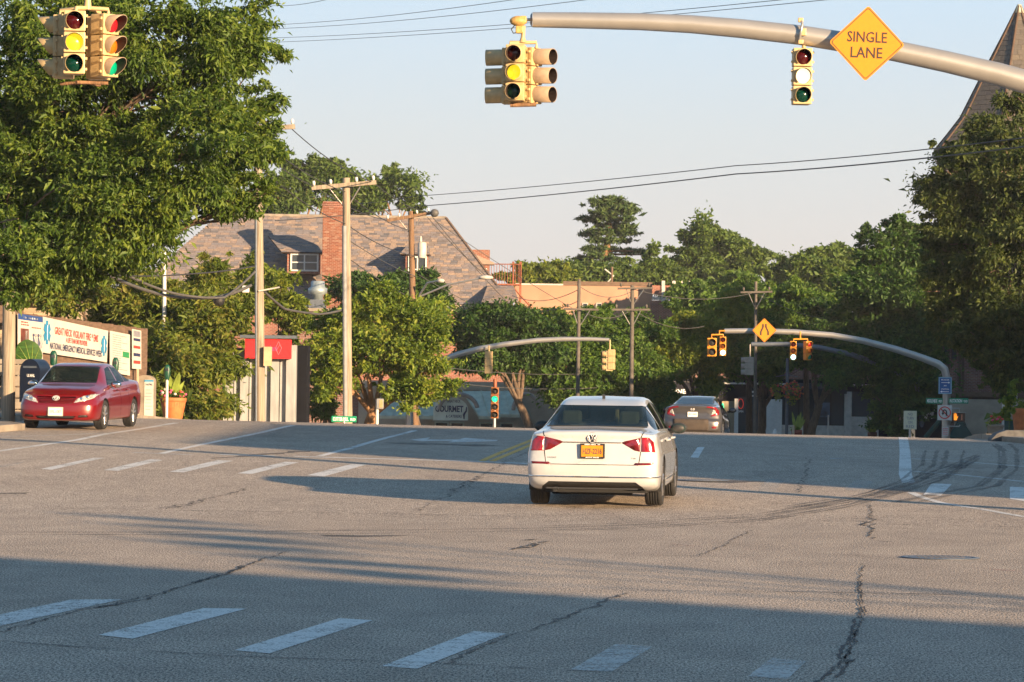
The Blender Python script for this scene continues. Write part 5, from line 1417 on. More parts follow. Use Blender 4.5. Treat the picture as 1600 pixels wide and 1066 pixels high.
# --- far right mast arm
d = 140.0; k = F / d
b = P(1478, 680, d); base = Vector((b.x, b.y, zg1(b.x, b.y)))
t = thing('mast_arm', 'sunlit galvanised mast arm rising from a pole on the far right corner', 'mast arm', base)
apx = [(1132, 517.5, 8), (1180, 517, 8.5), (1240, 519, 9), (1300, 524, 9.5), (1350, 533, 10), (1400, 546, 10.5), (1440, 559, 11), (1466, 569, 12), (1476, 577, 12), (1479.5, 592, 12), (1478.5, 640, 12.5)]
pts = [P(x, y, d) - base for x, y, w in apx]
MB().tube(pts + [Vector((pts[-1].x, pts[-1].y, 0))], [w / k / 2 for x, y, w in apx] + [.17], 18).build('arm', M['galv'], t)
MB().tube([(0, 0, 0), (0, 0, .5), (0, 0, .55)], [.24, .22, .18], 12).build('base', M['galv'], t)
o_ = M['orange']
def sig(label, topc, heads, dd, mtl, hang=None, group='amber signals on the far right mast arm', vis='cut'):
    p = P(topc[0], topc[1], dd)
    t = thing('traffic_signal', label, 'traffic signal', p, group=group)
    for (px, py, az, sizes, lens) in heads: signal_head(t, mtl, P(px, py, dd) - p, R(az), sizes, lens, vis, sizes[0] * .8, bolts=False)
    if hang:
        for h in hang: pipe(t, [P(x, y, dd) - p for x, y in h], .03, mtl, 'hanger')
    return t
BLK = [M['black']] * 3
sig('amber pair of signals with a two lamp head at far right arm tip', (1120, 524), [(1112.5, 528, 0, [.29, .29], BLK[:2]), (1129.5, 526, 0, [.20] * 3, OFF[:2] + [M['cyan_lit']])], 139.6, o_, [[(1112, 529), (1112, 523), (1130, 523), (1130, 527)], [(1124, 523), (1124, 517), (1133, 517)]])
sig('amber pair of signals in the middle of the far right arm with green lit', (1251, 530), [(1239.5, 533, 0, [.20] * 3, OFF[:2] + [M['cyan_lit']]), (1263, 533, 28, [.20] * 3, LIT_SUN[:2] + [M['greenlens']])], 139.6, o_, [[(1240, 534), (1240, 530), (1262, 530), (1262, 534)], [(1250.5, 530), (1250.5, 518)]])
diamond('small yellow diamond lane merge sign on the far right mast arm', [(1194.8, 496), (1212, 516), (1194.2, 537), (1176.6, 516)], 139.6, lanes=True)
# signs on the pole
def panel_sign(label, tl, br, dd, mtl, name='sign', edge=None, backing=True):
    a, b = P(tl[0], tl[1], dd), P(br[0], br[1], dd); c_ = (a + b) / 2
    t = thing(name, label, 'sign', c_)
    w, h = b.x - a.x, a.z - b.z
    MB().box((0, 0, 0), (w, .02, h), bev=.004).build('plate', mtl, t)
    if edge:
        e = MB(); th = .035
        for sx in (-1, 1): e.box((sx * (w / 2 - th / 2 - .01), -.012, 0), (th, .006, h - .02))
        for sz in (-1, 1): e.box((0, -.012, sz * (h / 2 - th / 2 - .01)), (w - 2 * th - .02, .006, th))
        e.build('border', edge, t)
    return t, w, h
BLUE = mat('blue sign sheeting', (.02, .10, .30), .45, 0, .06)
s_, w, h = panel_sign('blue wayfinding sign with white arrows at the top of the far pole', (1466.5, 589), (1487, 616), 139.7, BLUE, edge=mat('pale blue border', (.25, .45, .55), .5))
for bd, zz, hh, ww in (('MUSEUM', .33, .055, .30), ('JRD', -.02, .06, .12), ('STATION', -.22, .055, .30)): text(bd, M['print_white'], s_, TR(0, -.012, zz * h), hh, ww, bold=.02)
for zz, dr in ((.17, 1), (-.36, -1)):
    b = MB(); b.box((0, -.013, zz * h), (.30, .004, .022)); b.prism([(dr * .20, zz * h), (dr * .12, zz * h + .04), (dr * .12, zz * h - .04)], -.016, -.012); b.build('arrow', M['print_white'], s_)
def street_sign(label, tl, br, dd, body, small=None):
    s_, w, h = panel_sign(label, tl, br, dd, M['green_sign'], 'street_sign')
    text(body, M['print_white'], s_, TR(-w * .13 if small else 0, -.012, 0), h * .62, w * (.62 if small else .88), bold=.03)
    if small: text(small, M['print_white'], s_, TR(w * .36, -.012, -h * .05), h * .42, w * .20, bold=.02)
    return s_
street_sign('green street sign reading Middle Neck Rd left of the far pole', (1447, 622), (1473, 631), 139.8, 'MIDDLE NECK', 'RD')
street_sign('green street sign reading N Station Plaza right of the far pole', (1482.5, 622), (1513, 631), 139.8, 'N.STATION', 'PLAZA')
s_, w, h = panel_sign('white square no U turn sign with red ring on the far pole', (1465, 633), (1487, 657), 139.6, M['white'])
r_ = w * .44
ring = MB(); V, Fc = [], []; n = 32
for q in range(n):
    a = 2 * math.pi * q / n
    for rr in (r_, r_ * .83): V.append((rr * math.cos(a), -.016, rr * math.sin(a)))
for q in range(n):
    q2 = (q + 1) % n; Fc.append((2 * q, 2 * q2, 2 * q2 + 1, 2 * q + 1))
ring.add(V, Fc); ring.build('red_ring', M['print_red'], s_)
MB().box((0, -.019, 0), (r_ * 1.8, .004, r_ * .17), M=Matrix.Rotation(R(45), 4, 'Y')).build('red_slash', M['print_red'], s_)
u = MB(); V = []; rr = r_ * .28
path = [(rr, -.5 * r_), (rr, .15 * r_)] + [(rr * math.cos(a), .15 * r_ + rr * math.sin(a)) for a in np.linspace(.3, math.pi, 8)] + [(-rr, -.1 * r_)]
u.tube([(x, -.012, z) for x, z in path], r_ * .10, 6); u.prism([(-rr - r_ * .24, -.05 * r_), (-rr + r_ * .24, -.05 * r_), (-rr, -.42 * r_)], -.018, -.011); u.build('turn_arrow', M['black'], s_)
s_, w, h = panel_sign('small white notice with red print low on the far pole', (1472, 667), (1482, 681), 139.6, M['white'])
for zz in (.30, .08, -.14, -.34): text('NO PARKING' if zz > .2 else 'TOW AWAY', M['print_red'], s_, TR(0, -.012, zz * h), .05, w * .8, bold=.03)
p = P(1496, 652, 139.6)
t = thing('pedestrian_signal', 'pedestrian signal with glowing orange hand right of the no U turn sign', 'pedestrian signal', p)
w, h = .36, .34
MB().box((.06, .12, .0), (w + .12, .26, h), bev=.02).build('housing', mat('brown housing', (.10, .045, .025), .5), t)
hand = MB(); hx = -.08
hand.prism([(hx - .06, -.12), (hx + .05, -.12), (hx + .08, -.02), (hx + .06, .04), (hx - .06, .04)], -.022, -.012)
for i, (dx, hh) in enumerate(((-.052, .10), (-.022, .13), (.010, .125), (.040, .10))): hand.box((hx + dx, -.017, .03 + hh / 2), (.022, .010, hh))
hand.tube([(hx + .06, -.016, -.05), (hx + .10, -.016, .04)], .013, 6); hand.build('hand_symbol', M['hand_lit'], t)
MB().box((.17, -.016, 0), (.035, .01, .22)).build('countdown', mat('sun struck lens', (.75, .25, .12), .3), t)
MB().box((.05, .06, h / 2 + .01), (w + .18, .34, .02)).build('visor', M['galv'], t)
pipe(t, [(-.42, .1, .34), (.08, .1, .34), (.08, .1, h / 2)], .025, M['galv']); pipe(t, [(-.42, .1, -.36), (.08, .1, -.36), (.12, .1, -.30)], .025, M['galv'])

# --- dark mast arm behind it, with a grey head seen from behind
d = 149.0
b = P(1440, 690, d); base = Vector((b.x, b.y, zg1(b.x, b.y)))
t = thing('mast_arm', 'dark grey mast arm in shade behind the lane merge sign', 'mast arm', base)
apx = [(1174, 538, 7), (1230, 538, 7), (1280, 543, 7.5), (1330, 554, 8), (1390, 575, 8), (1432, 600, 8), (1440, 640, 8)]
pts = [P(x, y, d) - base for x, y, w in apx]
MB().tube(pts + [Vector((0, 0, 0))], [w * d / F / 2 for x, y, w in apx] + [.14], 12).build('arm', M['galvdark'], t)
sig('grey traffic signal seen from the side below the dark mast arm', (1170, 558), [(1173, 558, 180, [.20] * 3, OFF), (1166, 558, -95, [.20] * 3, OFF)], 148.8, mat('grey signal enamel', (.30, .27, .23), .5), [[(1172, 559), (1172, 538)]], group='signals seen from behind', vis='tunnel')
# --- far left mast arm with two cream heads seen from the side
d = 132.0
b = P(640, 690, d); base = Vector((b.x, b.y, zg1(b.x, b.y)))
t = thing('mast_arm', 'pale mast arm reaching out to the right behind the maple tree', 'mast arm', base)
apx = [(952, 531, 5.5), (920, 530, 6.5), (880, 530, 7.5), (840, 532, 8), (790, 538, 8.5), (750, 545, 9), (715, 554, 9), (680, 566, 9.5), (652, 580, 10), (641, 600, 10.5), (640, 640, 11)]
pts = [P(x, y, d) - base for x, y, w in apx]
MB().tube(pts + [Vector((0, 0, 0))], [w * d / F / 2 for x, y, w in apx] + [.16], 14).build('arm', M['galv'], t)
sig('cream signal seen edge on below the left mast arm', (764, 547), [(764, 549, 172, [.22] * 3, OFF)], 131.7, M['cream'], [[(764, 550), (764, 540)]], group='signals seen from behind')
sig('cream signal seen from behind at the tip of the left mast arm', (951, 545), [(956, 546, 170, [.20] * 3, OFF), (949, 548, -80, [.20] * 3, OFF)], 131.7, M['cream'], [[(953, 547), (953, 531)]], group='signals seen from behind', vis='tunnel')
# --- post mounted four lamp signal
b = at_ground(773.5, 114)
t = thing('traffic_signal', 'amber four lamp post signal with green lit before the delicatessen', 'traffic signal', b)
MB().tube([(0, 0, 0), (0, 0, 1.2)], .05, 10).build('post', M['galv'], t)
z0 = P(773, 605, 114).z - b[2]
signal_head(t, mat('shaded amber enamel', (.22, .075, .012), .5), (0, 0, z0), 0, [.20] * 4, [M['black'], M['green_lit'], M['black'], M['black']], 'cut', .16, bolts=False)  # shade on the housing is put into the darker amber
MB().tube([(0, .1, z0), (0, .1, z0 + .25)], .06, 8).build('cap', M['rust'], t)
# pedestrian signal box on a white post, seen from behind
b = at_ground(590, 104)
t = thing('pedestrian_signal', 'grey pedestrian signal box on a white post before the maple tree', 'pedestrian signal', b)
zt = P(593, 624, 104).z - b[2]
MB().tube([(0, 0, 0), (0, 0, zt)], .045, 10).build('post', M['white'], t)
bx = P(594, 631, 104) - Vector(b)
MB().box(bx, (.20, .28, .30), bev=.02).build('housing', mat('grey box', (.20, .20, .20), .5), t)
MB().box(bx + Vector((.03, -.145, 0)), (.10, .015, .22)).build('face', mat('yellowed lens', (.35, .25, .12), .4), t)
s_ = street_sign('green street sign reading Cutter Mill Rd beside the utility pole', (518, 650), (557, 660), 108, 'CUTTER MILL', 'RD')
MB().tube([(0, .02, -.05), (0, .02, -.9)], .04, 8).build('post', M['galv'], s_)
# no turn on red sign
b = at_ground(1422, 124)
t = thing('regulatory_sign', 'faded white sign reading no turn on red at the right corner', 'sign', b)
a_, c_ = P(1412, 642, 124) - Vector(b), P(1432, 671, 124) - Vector(b)
w, h = c_.x - a_.x, a_.z - c_.z; cz = (a_.z + c_.z) / 2; cx = (a_.x + c_.x) / 2
MB().box((cx, 0, cz), (w, .02, h), bev=.006).build('plate', mat('sunlit faded white sign', (.62, .60, .44), .5, 0, .05), t)
for bd, zz, ww in (('NO', .32, .36), ('TURN', .10, .55), ('ON', -.12, .34), ('RED', -.35, .62)): text(bd, M['print_grey'], t, TR(cx, -.013, cz + zz * h), h * .15, w * ww, bold=.01)
MB().tube([(cx, .03, -.1), (cx, .03, cz + h * .4)], .035, 8).build('post', M['offwhite'], t)

# ------------------------------------------------------------------ utility poles and wires
POLES = 'wooden utility poles along the left side'
FARPOLE = mat('dull grey far pole wood', (.10, .088, .075), .9, 0, .2, 4)
def pole(label, px, ytop, d, r0, r1, mtl, lean=0.0, arm=None, base_z=None, group=POLES, ins=True):
    b = list(at_ground(px, d)); top = P(px + lean, ytop, d) - Vector(b)
    t = thing('utility_pole', label, 'utility pole', b, group=group)
    MB().tube([Vector((0, 0, -.3)), top * .5, top], [r0, (r0 + r1) / 2, r1], 14).build('shaft', mtl, t)
    for A in (arm or []):
        (x0, y0), (x1, y1) = A
        a_, b_ = P(x0, y0, d - .2) - Vector(b), P(x1, y1, d - .2) - Vector(b); m_ = (a_ + b_) / 2
        ang = math.atan2(b_.z - a_.z, b_.x - a_.x)
        Mx = Matrix.Translation(m_) @ Matrix.Rotation(-ang, 4, 'Y')
        ao = MB().box((0, 0, 0), ((b_ - a_).length, .10, .13 if ins else .08), M=Mx).build('crossarm', mtl, t)
        for u in ((-.46, -.2, .2, .46) if ins else (-.4, .4)):
            MB().lathe([(.02, 0), (.045, .05), (.05, .12), (.03, .16)], 8, Mx @ Matrix.Translation(((b_ - a_).length * u, 0, .06))).build('insulator', M['white'] if ins else FARPOLE, ao)
        sh_ = Vector((top.x * .9, 0, m_.z - .75))
        for u in (-.25, .25): MB().tube([sh_, m_ + Vector(((b_ - a_).length * u, 0, -.04))], .02, 5).build('brace', M['galv'], t)
    return t, Vector(b)
t, b = pole('tall pale wooden utility pole before the small metal clad shop', 408, 195, 101, .145, .11, M['wood'], -5, [((366, 203), (461, 198))])
MB().box(P(418.5, 557, 100.8) - b, (.22, .2, .54)).build('meter_box', mat('tan box', (.50, .34, .20), .6), t)
MB().tube([P(404, 455, 100.8) - b, P(437, 449, 100.8) - b], .025, 6).build('standoff', M['offwhite'], t)
MB().box(P(384, 452, 100.6) - b, (.2, .2, .2), bev=.04).build('cable_terminal', M['white'], t)
MB().tube([P(400, 340, 100.8) - b, P(400, 660, 100.8) - b], .03, 6).build('conduit', M['galvdark'], t)
t, b = pole('pale wooden utility pole with grey conduit and crossarm before the brick chimney', 545, 278, 112, .15, .115, M['wood'], -4, [((487, 294), (588, 285))])
MB().tube([P(538, 353, 111.7) - b, P(539.5, 664, 111.7) - b], .075, 8).build('conduit', mat('grey conduit', (.20, .21, .22), .6), t)
t, b = pole('brown utility pole carrying a grey transformer before the slate roof', 651, 330, 148, .155, .115, M['wooddark'], -9, [((604, 345), (673, 333))])
tc_ = P(659.5, 391, 147.8) - b
MB().lathe([(.17, -.33), (.18, -.30), (.18, .28), (.15, .32), (.05, .34)], 14, Matrix.Translation(tc_)).build('transformer', M['offwhite'], t)
MB().lathe([(.05, .3), (.06, .4), (.03, .58)], 8, Matrix.Translation(tc_ + Vector((-.06, 0, 0)))).build('bushing', M['offwhite'], t)
MB().ball(P(679, 333, 147.6) - b, (.18, .15, .17)).build('insulator_cluster', M['wiregrey'], t)
for (x, y), (x2, y2), (x3, y3) in (((655, 462), (668, 442), (684, 439)), ((655, 464), (700, 445), (755, 434))):
    hd = P(x3, y3, 146.8) - b
    arm = MB().tube([P(x, y, 147.8) - b, P(x2, y2, 147.2) - b, hd], .04, 6).build('lamp_arm', M['galv'], t)
    MB().ball(hd + Vector((.12, 0, .01)), (.30 if x3 > 700 else .16, .14, .09)).build('lamp_head', M['offwhite'], arm)
pole('left edge wooden utility pole standing before the mailbox', 14, 340, 78, .15, .13, M['wood'], 1)
t, b = pole('slim brown utility pole with dark insulators before the peach block', 903, 436, 146, .085, .07, FARPOLE, 2, [((882, 483), (935, 484))], group='far utility poles', ins=False); t, b = pole('grey utility pole with two crossarms right of the peach block', 987, 446, 148, .095, .08, FARPOLE, 1, [((965, 451), (1020, 450)), ((957, 484), (1016, 484))], group='far utility poles', ins=False)
pole('small far utility pole above the lane merge sign', 1181, 440, 154, .075, .065, FARPOLE, 0, [((1157, 457), (1207, 456))], group='far utility poles', ins=False)
b = at_ground(257.5, 107); t = thing('metal_pole', 'slim pale metal pole rising from the climbers', 'pole', b)
MB().tube([(0, 0, 0), P(257, 392, 107) - Vector(b)], [.07, .055], 10).build('shaft', M['white'], t)
for px, d, lab in ((900, 160, 'slim dark lamp post behind the roof of the white car'), (985, 162, 'grey steel post behind the white car')):
    b = at_ground(px, d); t = thing('street_post', lab, 'post', b); MB().tube([(0, 0, 0), P(px, 500, d) - Vector(b)], .08, 8).build('shaft', M['galvdark'], t)

def wire(label, pts, r=.012, sag=0.0, mtl='wire', group='overhead wires'):
    q = []
    W_ = [P(*p) for p in pts]
    for a, b in zip(W_[:-1], W_[1:]):
        for i in range(12):
            u = i / 12; p = a.lerp(b, u); p.z -= sag * 4 * u * (1 - u); q.append(p)
    q.append(W_[-1]); o = W_[0]
    ob = MB().tube([p - o for p in q], r, 6).build('overhead_wire', M[mtl], None, o)
    tag(ob, label, 'wire', group); return ob
TL = ['topmost thin wire at the top edge beside the ash tree', 'steepest thin wire rising from the ash tree, second from the top', 'thin wire rising from the ash tree to the top edge, third from the top', 'long thin wire passing behind the mast arm tip, fourth from the top', 'lowest long thin wire passing behind the mast arm tip']
TH = 'thin wires across the upper sky'
for (a, b) in (((400, 6, 100), (520, -3, 70)), ((400, 40, 100), (880, -12, 60)), ((400, 46, 100), (960, -6, 60)), ((404, 60, 100), (1240, -2, 55)), ((404, 67, 100), (1330, -4, 55))):
    wire(TL.pop(0), [a, b], .006, .1, 'wiregrey', TH)
wire('upper of the two dark wires crossing the sky to the right', [(560, 318, 148), (645, 307, 140), (1150, 259, 95), (1620, 213, 70)], .013, .06)
wire('lower thicker dark wire crossing the sky to the right', [(430, 345, 130), (660, 322, 140), (1150, 272, 95), (1620, 227, 70)], .017, .06)
wire('thick sagging cable left of the tall pole with a black splice', [(398, 425, 100), (350, 465, 98), (270, 458, 96), (190, 425, 94)], .035, .05, 'wiregrey')
wire('lower thick sagging cable left of the tall pole', [(392, 446, 100), (335, 465, 98), (250, 460, 96), (160, 425, 92), (60, 395, 88)], .045, .05, 'wiregrey')
wire('straight dark cable from the tall pole to the left', [(398, 416, 100), (300, 428, 96), (190, 431, 92), (40, 412, 86)], .022, .03)
o = MB().ball((0, 0, 0), (.16, .16, .15)).build('splice_case', M['black'], None, P(342, 470, 98)); tag(o, 'black round splice case on the sagging cable', 'cable splice')
wire('cable looping from the tall pole to the second pole', [(412, 455, 101), (445, 483, 105), (500, 491, 109), (536, 484, 112)], .035, .02, 'wiregrey')
DL = ['dark wire joining the left ends of the three pole crossarms', 'dark wire joining the right ends of the three pole crossarms', 'dark wire below the crossarms of the three left poles', 'lowest dark wire sagging past the chimney to the transformer pole']
FL = ['dark wire from the transformer pole along the right roof hip to its foot', 'dark wire from the transformer pole down to the fire escape', 'longest dark wire from the transformer pole towards the peach block', 'dark wire from the transformer pole down behind the left mast arm', 'lower wire from the conduit pole down to the lamp arms', 'upper wire from the conduit pole across the chimney to the transformer pole']
SL = ['upper wire from the slate roof corner to the slim brown pole', 'lower wire from the slate roof corner to the slim brown pole', 'upper wire between the slim brown pole and the grey two armed pole', 'lower wire between the slim brown pole and the grey two armed pole', 'wire from the grey two armed pole to the small far pole', 'wire falling from the grey two armed pole into the yellow green tree', 'wire from the small far pole into the dark trees', 'lower cable sagging below the left mast arm before the delicatessen', 'upper cable sagging below the left mast arm before the delicatessen']
DN = 'dark wires running down the line of poles'
for a, b, c_ in (((372, 203, 101), (492, 292, 112), (606, 344, 148)), ((452, 198, 101), (583, 285, 112), (672, 333, 148)), ((404, 215, 101), (540, 300, 112), (640, 360, 148)), ((404, 260, 101), (540, 350, 112), (650, 400, 148))):
    wire(DL.pop(0), [a, b, c_], .014, .18, 'wire', DN)
for a, b in (((675, 338, 148), (800, 480, 165)), ((668, 340, 148), (770, 440, 160)), ((680, 345, 147), (900, 485, 146)), ((655, 430, 148), (830, 520, 170)), ((540, 400, 112), (652, 470, 148)), ((540, 372, 112), (650, 432, 148))):
    wire(FL.pop(0), [a, b], .014, .1, 'wiregrey', DN)
for a, b in (((800, 462, 165), (905, 452, 146)), ((790, 478, 165), (905, 470, 146)), ((905, 447, 146), (988, 455, 148)), ((905, 484, 146), (988, 484, 148)), ((990, 452, 148), (1181, 457, 154)), ((990, 484, 148), (1100, 510, 152)), ((1181, 457, 154), (1330, 500, 157)), ((720, 600, 140), (1060, 590, 165)), ((700, 575, 140), (1050, 570, 168))):
    wire(SL.pop(0), [a, b], .014, .35, 'wiregrey', 'wires between the far poles')


# ------------------------------------------------------------------ cars
def paint_car(name, col, metal=.0, rough=.35, flake=0):
    m, nt, b = new_mat(name)
    N, L = nt.nodes, nt.links
    tc = N.new('ShaderNodeTexCoord'); nz = N.new('ShaderNodeTexNoise'); nz.inputs['Scale'].default_value = 2.2; nz.inputs['Detail'].default_value = 7
    L.new(tc.outputs['Object'], nz.inputs['Vector'])
    rp = N.new('ShaderNodeValToRGB'); rp.color_ramp.elements[0].position = .3; rp.color_ramp.elements[1].position = .6
    rp.color_ramp.elements[0].color = (*[c * .90 for c in col], 1); rp.color_ramp.elements[1].color = (*col, 1)
    L.new(nz.outputs[0], rp.inputs[0]); L.new(rp.outputs[0], b.inputs['Base Color'])
    mr = N.new('ShaderNodeMapRange'); mr.inputs['To Min'].default_value = rough * .8; mr.inputs['To Max'].default_value = rough * 1.25
    L.new(nz.outputs[0], mr.inputs[0]); L.new(mr.outputs[0], b.inputs['Roughness'])
    b.inputs['Metallic'].default_value = metal
    b.inputs['Coat Weight'].default_value = 1.0; b.inputs['Coat Roughness'].default_value = .05
    return m
M['car_white'] = paint_car('white car paint', (.45, .46, .475))
M['car_red'] = paint_car('dark red metallic car paint', (.15, .0015, .003), .1, .3)
M['car_grey'] = paint_car('grey metallic car paint', (.10, .095, .097), .6, .32)
M['tint'] = glassmat('tinted car glass', (.008, .014, .015), .03, .50)
M['tint_dark'] = glassmat('dark car glass', (.006, .009, .010), .03, .86)
M['badge'] = mat('bright badge', (.6, .6, .6), .35, .2)
M['seam'] = mat('panel gap', (.01, .01, .01), .8)
M['plastic'] = mat('black textured plastic', (.022, .022, .023), .55, 0, .15, 20, .1, 90)
M['tail_red'] = mat('red lamp lens', (.21, .003, .008), .10, 0, .25, 16, coat=1)
M['tail_dark'] = mat('dark red lamp lens', (.11, .002, .005), .10, 0, .3, 14, coat=1)
M['lamp_clear'] = mat('clear headlamp', (.50, .50, .46), .12, .35, .35, 26, coat=1)
M['seat'] = mat('beige seat fabric', (.16, .135, .11), .9)
M['seat_dark'] = mat('dark seat fabric', (.03, .03, .035), .9)
M['liner'] = mat('dark cabin lining', (.012, .012, .013), .9)

def crom(xs, ys, q):
    """smooth monotone-ish interpolation through key points"""
    xs = np.array(xs, float); ys = np.array(ys, float)
    d = np.diff(ys) / np.diff(xs); m = np.zeros(len(xs))
    m[0], m[-1] = d[0], d[-1]
    for i in range(1, len(xs) - 1):
        m[i] = 0 if d[i - 1] * d[i] <= 0 else 2 * d[i - 1] * d[i] / (d[i - 1] + d[i])
    q = np.clip(q, xs[0], xs[-1]); i = np.clip(np.searchsorted(xs, q) - 1, 0, len(xs) - 2)
    h = xs[i + 1] - xs[i]; t = (q - xs[i]) / h
    return ((2 * t ** 3 - 3 * t ** 2 + 1) * ys[i] + (t ** 3 - 2 * t ** 2 + t) * h * m[i] + (-2 * t ** 3 + 3 * t ** 2) * ys[i + 1] + (t ** 3 - t ** 2) * h * m[i + 1])
def resample(P_, n_per):
    out = []
    P_ = [np.array(p, float) for p in P_]
    for i in range(len(P_) - 1):
        p0, p1, p2, p3 = P_[max(0, i - 1)], P_[i], P_[i + 1], P_[min(len(P_) - 1, i + 2)]
        for k in range(n_per):
            t = k / n_per
            c = .5 * (2 * p1 + (p2 - p0) * t + (2 * p0 - 5 * p1 + 4 * p2 - p3) * t * t + (3 * p1 - p0 - 3 * p2 + p3) * t ** 3)
            out.append(p1 + (p2 - p1) * t if i in RES_STRAIGHT else c)
    out.append(P_[-1]); return np.array(out)
RES_STRAIGHT = set()
def car_body(L, top, belt, wid, wtop, bot, rear_f, front_f, cut0=.34, cut1=.40, crease=.012):
    """half sections lofted from rear (y=0) to front (y=L); caps follow y = rear_f(x, z) and L - front_f(x, z)"""
    def section(y):
        zt, zb, w, wt, z0 = [float(crom(k[0], k[1], y)) for k in (top, belt, wid, wtop, bot)]
        dz = zb - z0
        zt = max(zt, zb + .012)
        P_ = [(0, z0), (w * .55, z0), (w - .16, z0 + .005), (w - .05, z0 + .045), (w - .018, z0 + .13), (w, z0 + dz * .48), (w - .004 , z0 + dz * .66), (w - .030, z0 + dz * .80), (w - .040 - crease, zb - .045), (w - .075, zb)]
        a, b = np.array((w - .085, zb + .012)), np.array((wt, zt - .055 * min(1, (zt - zb) / .2)))
        P_ += [tuple(a), tuple(a * .66 + b * .34 + np.array((.012, 0)) * min(1, (zt - zb) / .3)), tuple(a * .33 + b * .67 + np.array((.012, 0)) * min(1, (zt - zb) / .3)), tuple(b)]
        P_ += [(wt - .045, zt - .020 * min(1, (zt - zb) / .2)), (wt * .80, zt - .004), (wt * .45, zt), (0, zt + .008)]
        return resample(P_, 4)
    ys = np.concatenate([np.linspace(cut0, L - cut1, 90)])
    rings = []
    s0 = section(.10); s1 = section(L - .12)
    def cap(sec, f, sgn):
        out = []
        c = np.array((0, (sec[:, 1].min() + sec[:, 1].max()) / 2))
        for s in (.0, .2, .4, .6, .75, .86, .93, .965, .985, 1.0):
            q = c + (sec - c) * s
            r = max(0, (s - .86) / .14)
            y = f(q[:, 0], q[:, 1]) + .035 * r ** 3
            out.append(np.stack([q[:, 0], y if sgn > 0 else L - y, q[:, 1]], 1))
        return out
    A = cap(s0, rear_f, 1); B = cap(s1, front_f, -1)
    rings += A
    e0, e1 = A[-1], B[-1]
    # blend from cap edge to the first station
    S_ = [section(y) for y in ys]
    for k, t in enumerate((.33, .66)):
        q = np.array([section(.10 + (cut0 - .10) * t)])[0]
        yy = e0[:, 1] * (1 - t) + cut0 * t
        rings.append(np.stack([q[:, 0], yy, q[:, 1]], 1))
    for y, s in zip(ys, S_): rings.append(np.stack([s[:, 0], np.full(len(s), y), s[:, 1]], 1))
    for k, t in enumerate((.33, .66)):
        q = section((L - cut1) * (1 - t) + (L - .12) * t)
        yy = (L - cut1) * (1 - t) + e1[:, 1] * t
        rings.append(np.stack([q[:, 0], yy, q[:, 1]], 1))
    rings += B[::-1]
    R_ = np.array(rings); nr, nv, _ = R_.shape
    Lf = R_[:, ::-1].copy(); Lf[:, :, 0] *= -1
    full = np.concatenate([Lf[:, :-1], R_], 1); n2 = full.shape[1]   # open at bottom centre join: wrap
    V = full.reshape(-1, 3); Fc = []
    for i in range(nr - 1):
        for j in range(n2 - 1): Fc.append((i * n2 + j, i * n2 + j + 1, (i + 1) * n2 + j + 1, (i + 1) * n2 + j))
    bm = bmesh.new()
    vs = [bm.verts.new(v) for v in V]
    for f in Fc:
        try: bm.faces.new([vs[i] for i in f])
        except ValueError: pass
    bmesh.ops.remove_doubles(bm, verts=bm.verts, dist=.0008)
    bmesh.ops.recalc_face_normals(bm, faces=bm.faces)
    return bm
def inside(p, poly):
    x, y = p; c = False; n = len(poly)
    for i in range(n):
        (x0, y0), (x1, y1) = poly[i], poly[(i + 1) % n]
        if (y0 > y) != (y1 > y) and x < (x1 - x0) * (y - y0) / (y1 - y0) + x0: c = not c
    return c
AX = {'rear': (0, 2, 1, -1), 'front': (0, 2, 1, 1), 'right': (1, 2, 0, 1), 'left': (1, 2, 0, -1)}
def cut_panel(bm, poly, axis, name, mtl, parent, keep=None, push=0.0, thick=0.0, drop=False, lo=-.02):
    """cut the outline (seen along an axis) out of the body skin and make the piece an object of its own"""
    a, b, c, sg = AX[axis]
    mn = [min(p[i] for p in poly) - .06 for i in (0, 1)]; mx = [max(p[i] for p in poly) + .06 for i in (0, 1)]
    bm.normal_update()
    def near(f):
        q = f.calc_center_median()
        if f.normal[c] * sg < lo or (keep and not keep(q)): return False
        xs = [v.co[a] for v in f.verts]; zs = [v.co[b] for v in f.verts]
        return max(xs) > mn[0] and min(xs) < mx[0] and max(zs) > mn[1] and min(zs) < mx[1]
    n = len(poly)
    for i in range(n):
        p, q = poly[i], poly[(i + 1) % n]
        co = [0, 0, 0]; co[a], co[b] = p[0], p[1]
        no = [0, 0, 0]; no[a], no[b] = -(q[1] - p[1]), q[0] - p[0]
        fs = [f for f in bm.faces if near(f)]
        geom = set(fs)
        for f in fs: geom.update(f.edges); geom.update(f.verts)
        bmesh.ops.bisect_plane(bm, geom=list(geom), plane_co=co, plane_no=no, dist=1e-5)
    sel = []
    for f in bm.faces:
        q = f.calc_center_median()
        if f.normal[c] * sg < lo or (keep and not keep(q)): continue
        if inside((q[a], q[b]), poly): sel.append(f)
    if not sel: return None
    ob = None
    if not drop:
        idx = {}; V, Fc, Nn = [], [], []
        for f in sel:
            r = []
            for v in f.verts:
                if v not in idx: idx[v] = len(V); V.append(v.co + v.normal * push)
                r.append(idx[v])
            Fc.append(r)
        me = bpy.data.meshes.new(name); me.from_pydata([tuple(v) for v in V], [], Fc); me.update()
        me.polygons.foreach_set('use_smooth', np.ones(len(me.polygons), bool))
        ob = link(name, me, mtl, parent)
        if thick:
            md = ob.modifiers.new('solid', 'SOLIDIFY'); md.thickness = thick; md.offset = -1
    bmesh.ops.delete(bm, geom=sel, context='FACES')
    return ob
def mir(poly): return [(-x, z) for x, z in poly][::-1]
def finish_body(bm, parent, mtl, name='body'):
    me = bpy.data.meshes.new(name); bm.to_mesh(me); bm.free()
    me.polygons.foreach_set('use_smooth', np.ones(len(me.polygons), bool))
    o = link(name, me, mtl, parent)
    return o
